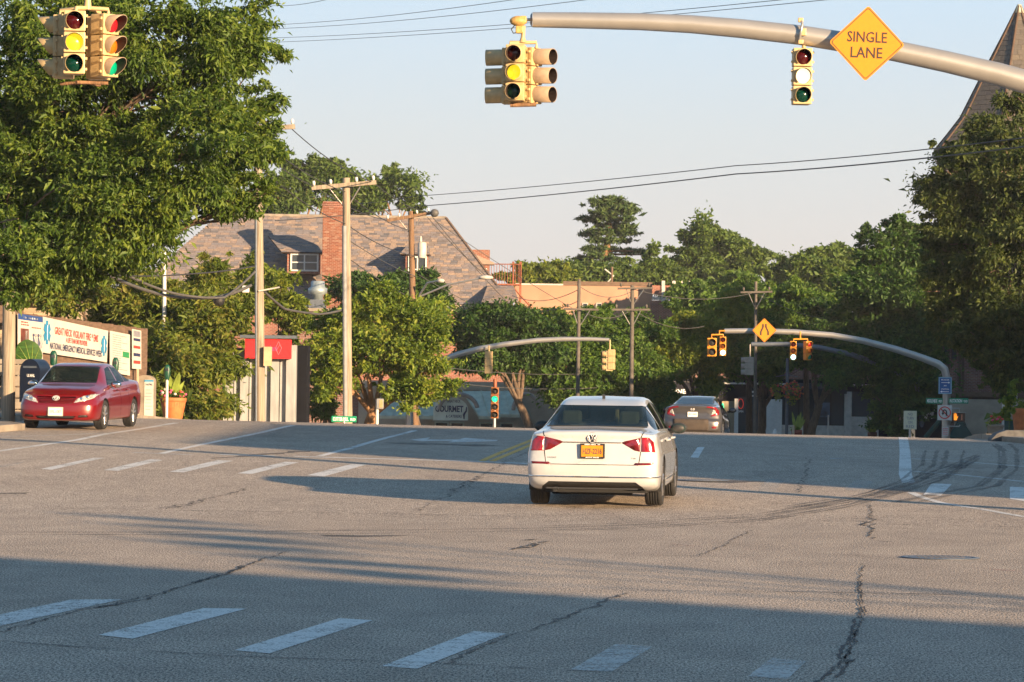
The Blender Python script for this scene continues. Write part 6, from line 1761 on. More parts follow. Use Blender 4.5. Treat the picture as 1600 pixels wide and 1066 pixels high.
def arch(yc, r, zc, zmin, n=16):
    a0 = math.asin(max(-1, min(1, (zmin - zc) / r)))
    return [(yc + r * math.cos(q), zc + r * math.sin(q)) for q in np.linspace(a0, math.pi - a0, n)]
def wheel(parent, x, y, r, w, side, spokes=5, steer=0.0, style='split'):
    """a wheel with tyre and rim; side +1 right, -1 left"""
    e = empty('wheel', (x, y, r), parent=parent); e.rotation_euler = (0, 0, steer)
    T = Matrix.Rotation(R(90), 4, 'Y')
    h = w / 2
    pr = [(r * .66, -h * .8), (r * .80, -h * .98), (r * .93, -h), (r * .985, -h * .82), (r, -h * .6)]
    for g in (-.45, -.15, .15, .45): pr += [(r, h * (g - .05)), (r - .009, h * (g - .045)), (r - .009, h * (g + .045)), (r, h * (g + .05))]
    pr += [(r, h * .6), (r * .985, h * .82), (r * .93, h), (r * .80, h * .98), (r * .66, h * .8)]
    MB().lathe(pr, 40, T).build('tyre', M['rubber'], e)
    rb = MB(); s = side
    rb.lathe([(r * .655, -h * .7), (r * .675, h * .80), (r * .64, h * .86), (r * .61, h * .70), (r * .60, h * .25), (r * .2, h * .22)], 32, T if s > 0 else Matrix.Rotation(R(-90), 4, 'Y'))
    ro = rb.build('rim', M['silver'], e)
    sb = MB()
    for k in range(spokes):
        a = 2 * math.pi * k / spokes + .3
        for da in ((-.13, .13) if style == 'split' else (0,)):
            c0 = (s * h * .72, r * .12 * math.cos(a), r * .12 * math.sin(a)); c1 = (s * h * .80, r * .64 * math.cos(a + da), r * .64 * math.sin(a + da))
            sb.tube([c0, c1], [r * .075, r * .06], 6)
    sb.tube([(s * h * .55, 0, 0), (s * h * .82, 0, 0)], r * .17, 14)
    sb.build('spoke', M['silver'], e)
    dk = MB().lathe([(r * .60, h * .10), (r * .60, h * .16)], 24, T if s > 0 else Matrix.Rotation(R(-90), 4, 'Y')).build('brake_disc', M['black'], e)
    return e
def well(parent, x, y, r, w, z):
    """dark wheel housing"""
    V = MB(); n = 18; pts = []
    for k in range(n + 1):
        a = -.35 + (math.pi + .7) * k / n; pts.append((y + r * math.cos(a), z + r * math.sin(a)))
    V2, Fc = [], []
    for (py, pz) in pts: V2 += [(x - w, py, pz), (x + w, py, pz)]
    for k in range(n): Fc.append((2 * k, 2 * k + 2, 2 * k + 3, 2 * k + 1))
    s = -1 if x > 0 else 1
    base = len(V2); V2 += [(x + s * w, py, pz) for py, pz in pts]; Fc.append(tuple(range(base, base + n + 1)))
    V.add(V2, Fc); return V.build('wheel_well', M['liner'], parent)
def mirror(parent, x, y, z, side, mtl, fwd_glass=-1):
    mb = MB(); V, Fc = [], []
    prof = [(0, .02), (.03, .07), (.09, .095), (.17, .092), (.215, .065), (.225, .02)]
    o = MB().ball((x + side * .13, y, z), (.125, .075, .078), 18, 10).build('mirror', mtl, parent)
    gl = MB().lathe([(.001, -.002), (.105, -.002), (.105, .004), (.001, .006)], 24, Matrix.Translation((x + side * .13, y + fwd_glass * .052, z)) @ Matrix.Rotation(R(90) * (1 if fwd_glass < 0 else -1), 4, 'X') @ Matrix.Diagonal((1, .62, 1, 1)))
    gl.build('mirror_glass', mat('mirror glass', (.02, .035, .035), .12, .0, .02), o)
    MB().lathe([(.118, -.001), (.118, .003)], 24, Matrix.Translation((x + side * .13, y + fwd_glass * .045, z)) @ Matrix.Rotation(R(90) * (1 if fwd_glass < 0 else -1), 4, 'X') @ Matrix.Diagonal((1, .64, 1, 1))).build('mirror_rim', M['plastic'], o)
    MB().tube([(x - side * .03, y + .03, z - .05), (x + side * .06, y + .01, z - .04)], [.035, .03], 8).build('mirror_arm', M['plastic'], o)
    return o
def plate(parent, c, w, h, tilt, mtl, body, color, frame_mtl=None, top=None, bottom=None, face=-1):
    Mx = Matrix.Translation(c) @ Matrix.Rotation(tilt, 4, 'X')
    if face > 0: Mx = Matrix.Translation(c) @ Matrix.Rotation(math.pi, 4, 'Z') @ Matrix.Rotation(tilt, 4, 'X')
    p = MB().box((0, 0, 0), (w, .012, h), M=Mx, bev=.003).build('licence_plate', mtl, parent)
    if frame_mtl:
        f = MB()
        for sx in (-1, 1): f.box((sx * (w / 2 + .006), -.004, 0), (.020, .018, h + .044), M=Mx)
        f.box((0, -.004, h / 2 + .011), (w - .006, .018, .024), M=Mx); f.box((0, -.004, -h / 2 - .011), (w - .006, .018, .022), M=Mx)
        f.build('plate_frame', frame_mtl, p)
    text(body, color, p, Mx @ TR(0, -.008, -.003), h * .48, w * .84, 'plate_text', bold=.02)
    if top: text(top, color if not frame_mtl else M['print_white'], p, Mx @ TR(0, -.0145 if frame_mtl else -.008, h / 2 + .010 if frame_mtl else h * .40), .016 if frame_mtl else h * .13, w * .7, 'plate_text', bold=.03)
    if bottom: text(bottom, color if not frame_mtl else M['print_white'], p, Mx @ TR(0, -.0145 if frame_mtl else -.008, -h / 2 - .010 if frame_mtl else -h * .40), .015 if frame_mtl else h * .12, w * .6, 'plate_text', bold=.03)
    return p
def ring_badge(parent, c, r, strokes, tilt=0, ell=1.0, face=-1, mtl=None, back=None):
    m_ = Matrix.Translation(c) @ (Matrix.Rotation(math.pi, 4, 'Z') if face > 0 else Matrix.Identity(4)) @ Matrix.Rotation(tilt, 4, 'X') @ Matrix.Diagonal((ell, 1, 1, 1))
    b = MB()
    b.tube([(r * math.cos(q), 0, r * math.sin(q)) for q in np.linspace(0, 2 * math.pi, 33)], r * .07, 6, M=m_)
    for s in strokes: b.tube([(x * r, 0, z * r) for x, z in s], r * .12, 6, M=m_)
    o = b.build('badge', mtl or M['badge'], parent)
    if back: MB().lathe([(r * 1.12, -.004), (r * 1.12, .002)], 28, m_ @ Matrix.Rotation(R(90), 4, 'X')).build('badge_back', back, o)
    return o
def seats(parent, y, w, mtl, zs=.55, ztop=1.02, head=True, n=2, face=1):
    for s in (-1, 1):
        o = MB().box((s * w, y, (zs + ztop) / 2), (.50, .16, ztop - zs), bev=.06).build('seat', mtl, parent)
        if head: MB().box((s * w, y - .02, ztop + .13), (.27, .11, .19), bev=.045).build('headrest', mtl, o)

# --- white sedan seen from behind
def white_sedan():
    t = thing('sedan', 'white sedan with orange licence plate waiting in the middle of the crossing', 'car')
    L = 4.87
    top = ([0, .12, .30, .62, .80, 1.50, 1.85, 2.45, 2.9, 3.75, 4.1, 4.6, L], [1.020, 1.040, 1.050, 1.058, 1.078, 1.372, 1.440, 1.466, 1.440, 1.02, .985, .87, .76])
    belt = ([0, .3, 1.0, 2.0, 3.4, 4.2, L], [.955, .985, .998, .990, .950, .89, .74])
    wid = ([0, .12, .35, .8, 1.8, 3.0, 4.1, 4.6, L], [.845, .880, .905, .917, .917, .917, .90, .84, .70])
    wtop = ([0, .3, .65, 1.0, 1.5, 2.2, 2.9, 3.4, 3.8, 4.4, L], [.62, .655, .675, .645, .595, .585, .60, .655, .70, .66, .5])
    bot = ([0, .3, .8, 2, 4, L], [.30, .235, .19, .18, .19, .25])
    def rf(x, z):
        q = np.interp(z, [.18, .26, .36, .44, .50, .605, .635, .77, .87, .95, .985, 1.015, 1.045, 1.15], [.22, .10, .040, .012, .004, .0, .030, .050, .060, .072, .050, .056, .085, .16])
        u = np.abs(x) / .9
        return q + .055 * u ** 2 + .16 * np.clip(u - .62, 0, 1) ** 2 * 2.2
    def ff(x, z):
        q = np.interp(z, [.2, .3, .5, .7, .8, .9], [.12, .03, .0, .05, .12, .3]); u = np.abs(x) / .9
        return q + .28 * u ** 2.4
    bm = car_body(L, top, belt, wid, wtop, bot, rf, ff)
    W_ = M['car_white']
    rear = lambda q: q.y < .75
    # tail lamps: lid part and wing part
    for f in ((lambda p: p), mir):
        cut_panel(bm, f([(.395, .885), (.44, .908), (.650, .955), (.648, .768), (.575, .782)]), 'rear', 'tail_lamp', M['tail_dark'], t, rear, .006, .03)
        cut_panel(bm, f([(.662, .957), (.755, .965), (.822, .895), (.845, .765), (.842, .760), (.660, .766)]), 'rear', 'tail_lamp', M['tail_red'], t, lambda q: q.y < .6, .006, .03)
        cut_panel(bm, f([(.560, .585), (.585, .615), (.832, .617), (.815, .587)]), 'rear', 'reflector', M['tail_dark'], t, rear, .004, .02)
        # gap between lid and wing
        cut_panel(bm, f([(.648, .955), (.664, .955), (.690, 1.025), (.676, 1.025)]), 'rear', 'panel_gap', M['seam'], t, rear, -.006)
        cut_panel(bm, f([(.626, .592), (.636, .592), (.662, .768), (.648, .768)]), 'rear', 'panel_gap', M['seam'], t, rear, -.006)
    cut_panel(bm, [(-.626, .582), (.626, .582), (.626, .592), (-.626, .592)], 'rear', 'panel_gap', M['seam'], t, rear, -.006)
    cut_panel(bm, [(-.40, .876), (.40, .876), (.40, .892), (-.40, .892)], 'rear', 'chrome_strip', mat('dulled chrome strip', (.30, .28, .25), .3, .8), t, rear, .005, .01)
    cut_panel(bm, [(-.90, .412), (.90, .412), (.90, .430), (-.90, .430)], 'rear', 'chrome_strip', M['chrome'], t, lambda q: q.y < .5, .006, .01)
    for sd in ('right', 'left'):
        cut_panel(bm, [(1.55, .33), (3.4, .33), (3.4, .346), (1.55, .346)], sd, 'chrome_strip', M['chrome'], t, None, .006, .01)
    cut_panel(bm, [(-.74, .17), (.74, .17), (.68, .285), (.59, .352), (-.59, .352), (-.68, .285)], 'rear', 'rear_valance', M['plastic'], t, rear, -.02, .02, lo=-.6)
    MB().box((0, .055, .262), (1.24, .05, .022), bev=.006).build('valance_strip', M['plastic'], t)
    # glass
    gl = cut_panel(bm, [(-.690, 1.085), (.690, 1.085), (.605, 1.345), (.560, 1.358), (-.560, 1.358), (-.605, 1.345)], 'rear', 'rear_window', M['tint'], t, lambda q: .55 < q.y < 1.75, -.004)
    for sd in ('right', 'left'):
        cut_panel(bm, [(1.02, 1.040), (1.62, 1.035), (1.62, 1.335), (1.40, 1.285)], sd, 'side_window', M['tint_dark'], t, lambda q: abs(q.x) > .5, -.004)
        cut_panel(bm, [(1.70, 1.034), (2.36, 1.022), (2.36, 1.395), (1.70, 1.350)], sd, 'side_window', M['tint_dark'], t, lambda q: abs(q.x) > .5, -.004)
        cut_panel(bm, [(2.44, 1.020), (3.36, .995), (2.86, 1.355), (2.44, 1.395)], sd, 'side_window', M['tint_dark'], t, lambda q: abs(q.x) > .5, -.004)
        cut_panel(bm, [(1.50, .33), (1.512, .33), (1.64, 1.04), (1.628, 1.04)], sd, 'panel_gap', M['seam'], t, lambda q: abs(q.x) > .6, -.006)
        cut_panel(bm, [(2.40, .26), (2.412, .26), (2.412, 1.02), (2.40, 1.02)], sd, 'panel_gap', M['seam'], t, lambda q: abs(q.x) > .6, -.006)
    cut_panel(bm, [(-.62, 1.08), (.62, 1.08), (.55, 1.38), (-.55, 1.38)], 'front', 'windscreen', M['tint'], t, lambda q: q.y > 2.8, -.004)
    for yc in (.97, 3.77):
        for sd in ('right', 'left'): cut_panel(bm, arch(yc, .375, .335, .10), sd, 'x', None, t, lambda q: abs(q.x) > .55, drop=True, lo=-1)
    body = finish_body(bm, t, W_)
    for yc in (.97, 3.77):
        for s in (-1, 1):
            well(t, s * .76, yc, .372, .15, .335); wheel(t, s * .79, yc, .332, .235, s)
    # dark band round the rear glass
    MB().tube([(-.69, .82, 1.080), (0, .79, 1.084), (.69, .82, 1.080)], .010, 6).build('window_seal', M['plastic'], gl)
    # cabin
    MB().box((0, 2.2, .34), (1.62, 3.4, .10)).build('floor', M['liner'], t); MB().box((0, .98, .965), (1.34, .62, .05)).build('parcel_shelf', M['liner'], t)
    seats(t, 1.42, .40, M['seat'], .5, 1.06); seats(t, 2.55, .38, M['seat'], .45, 1.10)
    MB().box((0, 3.45, .92), (1.4, .5, .2), bev=.05).build('dashboard', M['liner'], t)
    MB().box((.20, 1.75, 1.21), (.055, .05, .20), bev=.015).build('box_edge', mat('cardboard', (.42, .30, .16), .8), t)
    MB().box((0, 2.95, 1.33), (.22, .04, .06), bev=.02).build('interior_mirror', M['plastic'], t)
    MB().box((.01, 1.10, 1.0), (.30, .12, .022), bev=.006).build('brake_lamp', M['offwhite'], t)
    mirror(t, .85, 3.10, 1.01, 1, M['plastic']); mirror(t, -.85, 3.10, 1.01, -1, M['plastic'])
    for s in (-1, 1):
        for yy in (1.62, 2.62): MB().tube([(s * .915, yy, .885), (s * .945, yy + .07, .888), (s * .945, yy + .17, .890), (s * .912, yy + .24, .892)], .016, 8).build('door_handle', W_, t)
    fin = MB().prism([(0, 0), (.14, 0), (.05, .065), (.025, .062)], -.018, .018)
    fo = fin.build('roof_aerial', M['plastic'], t); fo.data.transform(Matrix.Translation((.0, 1.80, 1.438)) @ Matrix.Rotation(R(90), 4, 'Z'))
    plate(t, (.005, .020, .770), .305, .155, R(-4), M['plate_orange'], 'HZF-2216', mat('dark blue print', (.10, .05, .05), .5), M['black'], 'GREAT NECK   NY', 'AUTO SALES')
    V_ = [[(-.62, .72), (-.28, -.10), (0, .12 + .0)], [(.62, .72), (.28, -.10), (0, .12)], [(-.36, .88), (0, .12), (.36, .88)], [(-.80, .42), (-.40, -.82), (0, -.12), (.40, -.82), (.80, .42)]]
    V_ = [[(-.42, .90), (0, .06), (.42, .90)], [(-.84, .50), (-.42, -.84), (0, -.10), (.42, -.84), (.84, .50)]]
    ring_badge(t, (.0, .050, .948), .064, V_, R(-10), back=mat('dark badge', (.02, .025, .04), .3))
    text('PASSAT', M['galvdark'], t, frame((-.548, .057, .675), (1, -.12, 0)), .022, .125, 'badge_text', bold=.02)
    text('TSI', M['chrome'], t, frame((.555, .057, .675), (1, .12, 0)), .022, .065, 'badge_text', bold=.02)
    MB().tube([(-.50, .06, .245), (-.50, .30, .25)], .034, 12).build('exhaust_pipe', M['black'], t)
    MB().box((0, 2.3, .24), (1.44, 3.9, .09)).build('underbody', M['liner'], t)
    MB().box((0, .75, .19), (1.0, .16, .08)).build('rear_axle', M['black'], t)
    return t
car = white_sedan()
rl_ = G(843, 788); rr_ = G(1022, 790.5)
yaw = R(-6.2)
pc = P(928, 790, 49.7)
car.location = (0, 0, 0); car.rotation_euler = (0, 0, yaw)
hx, hy = math.sin(-yaw), math.cos(-yaw)
rearc = Vector((P(925, 700, 48.5).x, 48.5, 0))
fz, rz_ = zg1(rearc.x + hx * 3.77, 49.5 + hy * 3.77), zg1(rearc.x + hx * .97, 49.5 + hy * .97)
car.location = (rearc.x, rearc.y, rz_ - (fz - rz_) * .97 / 2.8)
car.rotation_euler = Euler((math.atan2(fz - rz_, 2.8), 0, yaw), 'XYZ')

# --- dark red sedan seen from the front
def red_sedan():
    t = thing('sedan', 'dark red sedan with white licence plate parked at the left kerb', 'car')
    L = 4.81
    top = ([0, .12, .3, .62, .85, 1.55, 1.9, 2.35, 2.8, 3.75, 4.05, 4.45, 4.65, L], [1.06, 1.085, 1.10, 1.12, 1.15, 1.40, 1.455, 1.468, 1.435, 1.01, .965, .88, .82, .72])
    belt = ([0, .3, 1.0, 2.0, 3.4, 4.1, 4.5, L], [.98, 1.03, 1.02, .985, .935, .86, .77, .66])
    wid = ([0, .12, .35, .8, 1.8, 3.0, 4.0, 4.45, 4.65, L], [.80, .86, .895, .91, .91, .91, .905, .88, .845, .77])
    wtop = ([0, .3, .65, 1.0, 1.5, 2.2, 2.8, 3.3, 3.75, 4.4, L], [.6, .65, .67, .65, .58, .575, .585, .64, .70, .66, .58])
    bot = ([0, .3, .8, 2, 4, 4.5, L], [.30, .23, .19, .18, .18, .19, .22])
    def rf(x, z):
        q = np.interp(z, [.2, .4, .6, .9, 1.1], [.12, .0, .0, .06, .12]); u = np.abs(x) / .9
        return q + .22 * u ** 2.4
    def ff(x, z):
        q = np.interp(z, [.15, .21, .28, .36, .44, .55, .60, .66, .74, .80, .88], [.14, .05, .015, .0, .0, .012, .035, .065, .115, .18, .32])
        u = np.abs(x) / .9
        return q + .14 * u ** 2 + .42 * np.clip(u - .55, 0, 1) ** 1.8
    bm = car_body(L, top, belt, wid, wtop, bot, rf, ff, .34, .50)
    W_ = M['car_red']
    fr = lambda q: q.y > 3.7
    for f in ((lambda p: p), mir):
        cut_panel(bm, f([(.405, .600), (.47, .690), (.60, .755), (.80, .800), (.855, .790), (.80, .705), (.66, .650)]), 'front', 'headlight', M['lamp_clear'], t, fr, .004, .03, lo=-.3)
        cut_panel(bm, f([(.50, .275), (.52, .325), (.70, .335), (.72, .285)]), 'front', 'fog_light_slot', M['plastic'], t, fr, -.02, .01)
    gr = [(-.36, .585), (.36, .585), (.45, .735), (.12, .735), (.08, .70), (-.08, .70), (-.12, .735), (-.45, .735)]
    cut_panel(bm, gr, 'front', 'grille', mat('dark grille back', (.05, .003, .006), .4), t, fr, -.03, .01, lo=-.3)
    cut_panel(bm, [(-.40, .245), (.40, .245), (.46, .31), (-.46, .31)], 'front', 'lower_intake', M['plastic'], t, fr, -.03, .01)
    cut_panel(bm, [(-.64, 1.035), (.64, 1.035), (.555, 1.385), (.50, 1.398), (-.50, 1.398), (-.555, 1.385)], 'front', 'windscreen', glassmat('blue grey windscreen', (.012, .020, .024), .03, .72), t, lambda q: 2.6 < q.y < 3.85, -.004)
    cut_panel(bm, [(-.62, 1.14), (.62, 1.14), (.54, 1.37), (-.54, 1.37)], 'rear', 'rear_window', M['tint_dark'], t, lambda q: q.y < 1.8, -.004)
    for sd in ('right', 'left'):
        ty = M['tint']
        cut_panel(bm, [(1.12, 1.055), (1.60, 1.045), (1.60, 1.345), (1.40, 1.30)], sd, 'side_window', ty, t, lambda q: abs(q.x) > .5, -.004)
        cut_panel(bm, [(1.64, 1.044), (2.30, 1.020), (2.30, 1.40), (1.64, 1.355)], sd, 'side_window', ty, t, lambda q: abs(q.x) > .5, -.004)
        cut_panel(bm, [(2.38, 1.018), (3.30, .985), (2.80, 1.345), (2.38, 1.40)], sd, 'side_window', ty, t, lambda q: abs(q.x) > .5, -.004)
        for a, b, c_, d_ in ((1.50, 1.62, .30, 1.03), (2.34, 2.34, .26, 1.01), (3.36, 3.30, .30, .96)):
            cut_panel(bm, [(a, c_), (a + .012, c_), (b + .012, d_), (b, d_)], sd, 'panel_gap', M['seam'], t, lambda q: abs(q.x) > .6, -.006)
    for yc in (1.02, 3.80):
        for sd in ('right', 'left'): cut_panel(bm, arch(yc, .37, .335, .10), sd, 'x', None, t, lambda q: abs(q.x) > .5, drop=True, lo=-1)
    finish_body(bm, t, W_)
    for yc in (1.02, 3.80):
        for s in (-1, 1): well(t, s * .74, yc, .368, .16, .335); wheel(t, s * .795, yc, .325, .215, s, 7, 0, 'single')
    def fy(x, z): return L - float(ff(np.array([x]), np.array([z]))[0])
    for k, zz in enumerate((.605, .635, .665, .70)):
        w = .35 + (zz - .585) * .58
        for a, b in (((-w, -.10), (.10, w)) if zz > .66 else ((-w, w),)):
            if isinstance(a, tuple):
                pass
        seg = [(-w, -.10), (.10, w)] if zz > .66 else [(-w, w)]
        for a, b in seg: MB().tube([(x, fy(x, zz) - .008, zz) for x in np.linspace(a, b, 9)], .0085, 6).build('grille_bar', W_, t)
    tor = [[(.38 * math.cos(q), .80 * math.sin(q) * .98) for q in np.linspace(0, 2 * math.pi, 20)], [(.86 * math.cos(q), .30 + .32 * math.sin(q)) for q in np.linspace(0, 2 * math.pi, 20)]]
    ring_badge(t, (0, fy(0, .705) + .012, .705), .058, tor, R(-22), 1.35, 1, back=M['black'])
    plate(t, (-.02, fy(0, .40) + .022, .405), .305, .155, R(-2), M['plate_white'], 'EPK-1087', M['print_grey'], M['offwhite'], None, None, 1)
    for s in (-1, 1):
        for (x, z, r_) in ((.56, .685, .042), (.68, .725, .045)):
            yy = fy(x, z); MB().ball((s * x, yy + .004, z), (r_, .018, r_), 14, 8).build('lamp_reflector', M['chrome'], t)
        for yy in (1.58, 2.50): MB().tube([(s * .905, yy, .865), (s * .935, yy + .07, .868), (s * .935, yy + .17, .870), (s * .902, yy + .24, .872)], .016, 8).build('door_handle', W_, t)
        mirror(t, s * .83, 3.08, 1.00, s, M['chrome'], -1)
    for a, b in (((-.52, 3.62, 1.045), (.10, 3.30, 1.17)), ((.05, 3.66, 1.045), (.62, 3.52, 1.09))):
        MB().tube([a, b], .009, 6).build('wiper', M['black'], t)
    MB().box((0, 2.2, .34), (1.6, 3.4, .10)).build('floor', M['liner'], t)
    seats(t, 1.45, .40, M['seat'], .5, 1.06); seats(t, 2.45, .38, M['seat_dark'], .45, 1.06)
    MB().box((0, 3.35, .90), (1.4, .5, .2), bev=.05).build('dashboard', M['liner'], t)
    MB().tube([(-.36 + .19 * math.cos(q), 2.98 + .05 * math.sin(q), .98 + .18 * math.sin(q)) for q in np.linspace(0, 2 * math.pi, 20)], .014, 6).build('steering_wheel', M['black'], t)
    MB().box((0, 2.95, 1.31), (.22, .04, .06), bev=.02).build('interior_mirror', M['plastic'], t)
    MB().box((-.38, 3.42, 1.075), (.16, .006, .04), M=Matrix.Identity(4)).build('windscreen_sticker', M['print_green'], t)
    MB().box((0, 2.3, .24), (1.42, 3.9, .09)).build('underbody', M['liner'], t)
    return t
car2 = red_sedan()
yaw = R(180 - 7.2)
hx, hy = -math.sin(yaw), math.cos(yaw)
nose = Vector((P(86, 640, 76.2).x, 76.2, 0))
tail = nose - Vector((hx, hy, 0)) * 4.62
def wz(l): return zg1(tail.x + hx * l, tail.y + hy * l)
fz, rz_ = wz(3.80), wz(1.02)
car2.scale = (.96, .96, .96)
car2.location = (tail.x, tail.y, rz_ - (fz - rz_) * 1.02 / 2.78)
car2.rotation_euler = Euler((math.atan2(fz - rz_, 2.78), 0, yaw), 'XYZ')

# --- grey fastback seen from behind beyond the crest
def grey_sedan():
    t = thing('sedan', 'grey fastback sedan driving away over the crest right of the white car', 'car')
    L = 4.63
    top = ([0, .10, .25, .5, .8, 1.6, 2.1, 2.5, 2.9, 3.6, 3.9, 4.3, L], [1.03, 1.065, 1.075, 1.10, 1.17, 1.35, 1.405, 1.415, 1.38, 1.0, .95, .86, .72])
    belt = ([0, .3, 1.0, 2.0, 3.4, 4.0, L], [.95, 1.00, 1.0, .965, .93, .85, .68])
    wid = ([0, .12, .35, .8, 1.8, 3.0, 4.0, L], [.80, .86, .895, .90, .90, .90, .88, .7])
    wtop = ([0, .3, .65, 1.0, 1.6, 2.2, 2.8, 3.3, 3.7, 4.2, L], [.58, .62, .62, .60, .555, .55, .56, .62, .68, .64, .5])
    bot = ([0, .3, .8, 2, 4, L], [.30, .22, .18, .17, .17, .22])
    def rf(x, z):
        q = np.interp(z, [.2, .3, .45, .60, .64, .80, .95, 1.0, 1.05, 1.1], [.10, .02, .0, .01, .07, .11, .10, .07, .06, .10]); u = np.abs(x) / .9
        return q + .10 * u ** 2 + .35 * np.clip(u - .55, 0, 1) ** 1.8
    def ff(x, z):
        return np.interp(z, [.2, .4, .7, .9], [.05, .0, .06, .3]) + .3 * (np.abs(x) / .9) ** 2.4
    bm = car_body(L, top, belt, wid, wtop, bot, rf, ff)
    rear = lambda q: q.y < .85
    for f in ((lambda p: p), mir):
        cut_panel(bm, f([(.42, 1.005), (.45, 1.035), (.70, 1.015), (.80, .90), (.80, .78), (.56, .725), (.55, .755), (.72, .83), (.70, .90), (.64, .965)]), 'rear', 'tail_lamp', M['tail_red'], t, rear, .008, .03, lo=-.2)
        cut_panel(bm, f([(.57, .77), (.71, .84), (.69, .90), (.63, .95)]), 'rear', 'clear_lamp', M['lamp_clear'], t, rear, .004, .02)
        cut_panel(bm, f([(.60, .36), (.60, .42), (.74, .42), (.72, .36)]), 'rear', 'reflector', M['tail_red'], t, rear, .004, .02)
    cut_panel(bm, [(-.60, .30), (.50, .30), (.50, .60), (.46, .64), (-.60, .64)], 'rear', 'bumper_guard', mat('brown black bumper mat', (.05, .038, .03), .8, 0, .15, 6, .2, 20), t, rear, .012, .02)
    cut_panel(bm, [(-.50, .80), (-.40, .715), (.40, .715), (.50, .80), (.44, .85), (-.44, .85)], 'rear', 'plate_recess', M['car_grey'], t, rear, -.03)
    cut_panel(bm, [(-.60, 1.115), (.60, 1.115), (.525, 1.36), (-.525, 1.36)], 'rear', 'rear_window', M['tint_dark'], t, lambda q: .5 < q.y < 2.0, -.004)
    for sd in ('right', 'left'):
        cut_panel(bm, [(1.15, 1.04), (2.2, 1.0), (2.2, 1.35), (1.75, 1.30)], sd, 'side_window', M['tint_dark'], t, lambda q: abs(q.x) > .45, -.004)
        cut_panel(bm, [(2.28, 1.0), (3.2, .97), (2.75, 1.30), (2.28, 1.35)], sd, 'side_window', M['tint_dark'], t, lambda q: abs(q.x) > .45, -.004)
    cut_panel(bm, [(-.6, 1.05), (.6, 1.05), (.53, 1.33), (-.53, 1.33)], 'front', 'windscreen', M['tint_dark'], t, lambda q: q.y > 2.7, -.004)
    for yc in (.95, 3.65):
        for sd in ('right', 'left'): cut_panel(bm, arch(yc, .37, .33, .10), sd, 'x', None, t, lambda q: abs(q.x) > .5, drop=True, lo=-1)
    finish_body(bm, t, M['car_grey'])
    for yc in (.95, 3.65):
        for s in (-1, 1): well(t, s * .73, yc, .368, .16, .33); wheel(t, s * .78, yc, .32, .215, s)
    MB().tube([(-.72, .19, 1.075), (0, .055, 1.095), (.72, .19, 1.075)], .014, 6).build('spoiler_lip', M['plastic'], t)
    plate(t, (0, .10, .785), .305, .155, R(-6), M['plate_white'], 'JRC-4502', M['print_grey'])
    ring_badge(t, (0, .085, .945), .05, [[(-.5, .6), (-.42, -.6)], [(.5, .6), (.42, -.6)], [(-.45, 0), (.45, 0)]], R(-10), 1.2)
    MB().box((-.60, .30, .45), (.02, .02, .02)).build('bumper_clip', M['plastic'], t)
    for s in (-1, 1): mirror(t, s * .90, 2.95, .99, s, M['car_grey'])
    MB().box((0, 2.1, .34), (1.6, 3.2, .10)).build('floor', M['liner'], t); seats(t, 1.5, .4, M['seat_dark'], .5, 1.0)
    return t
car3 = grey_sedan()
yaw = R(-7.5); hx, hy = math.sin(-yaw), math.cos(-yaw)
q = P(1081, 690, 110.0); rz_, fz = zg1(q.x, 111), zg1(q.x + .4, 113.7)
car3.location = (q.x, 110.0, rz_ - (fz - rz_) * .95 / 2.7)
car3.rotation_euler = Euler((math.atan2(fz - rz_, 2.7), 0, yaw), 'XYZ')

# ------------------------------------------------------------------ street furniture and small things
def meter(label, px, d, pz=.13, htop=1.48):
    b = at_ground(px, d, pz); t = thing('parking_meter', label, 'parking meter', b, group='green parking meters along the pavements')
    MB().tube([(0, 0, -.1), (0, 0, htop - .42)], .042, 10).build('post', M['white'], t)
    MB().lathe([(.045, htop - .44), (.06, htop - .40), (.085, htop - .30), (.09, htop - .14), (.075, htop - .05), (.04, htop)], 14, Matrix.Diagonal((1, .7, 1, 1))).build('head', M['meter_green'], t)
    MB().box((0, -.062, htop - .14), (.09, .012, .08), bev=.004).build('dial', M['pane'], t)
meter('dark green parking meter head behind the red car beside the navy mailbox', 83, 87)
meter('green parking meter head above the roof of the red car', 180, 94)
meter('green parking meter on a white post before the orange flower pot', 261, 99.5)
meter('green parking meter on a white post before the dense climbers', 351, 116, .13, 1.7)
meter('small green parking meter beside the tall pole at the metal clad shop', 419, 111, .0, 1.35)
meter('green parking meter at the right corner, lower of the two', 1568, 118, .13, 1.9)
meter('taller green parking meter at the right corner before the terracotta pot', 1588, 112, .13, 2.1)

p = at_ground(55, 84.5, .13)
t = thing('mailbox', 'navy blue round topped street mailbox behind the red car', 'mailbox', p, R(-18))
prof = [(-.26, .25), (.26, .25), (.26, .95)] + [(.26 * math.cos(q), .97 + .30 * math.sin(q)) for q in np.linspace(.1, math.pi - .1, 16)] + [(-.26, .95)]
MB().prism(prof, -.30, .30).build('box', M['navy'], t)
for sx in (-.2, .2):
    for sy in (-.24, .24): MB().box((sx, sy, .12), (.06, .06, .26)).build('leg', M['navy'], t)
MB().box((0, -.305, 1.08), (.34, .02, .05)).build('chute', M['galvdark'], t)
text('US MAIL', M['print_white'], t, TR(.03, -.305, .88), .07, .20, bold=.02)

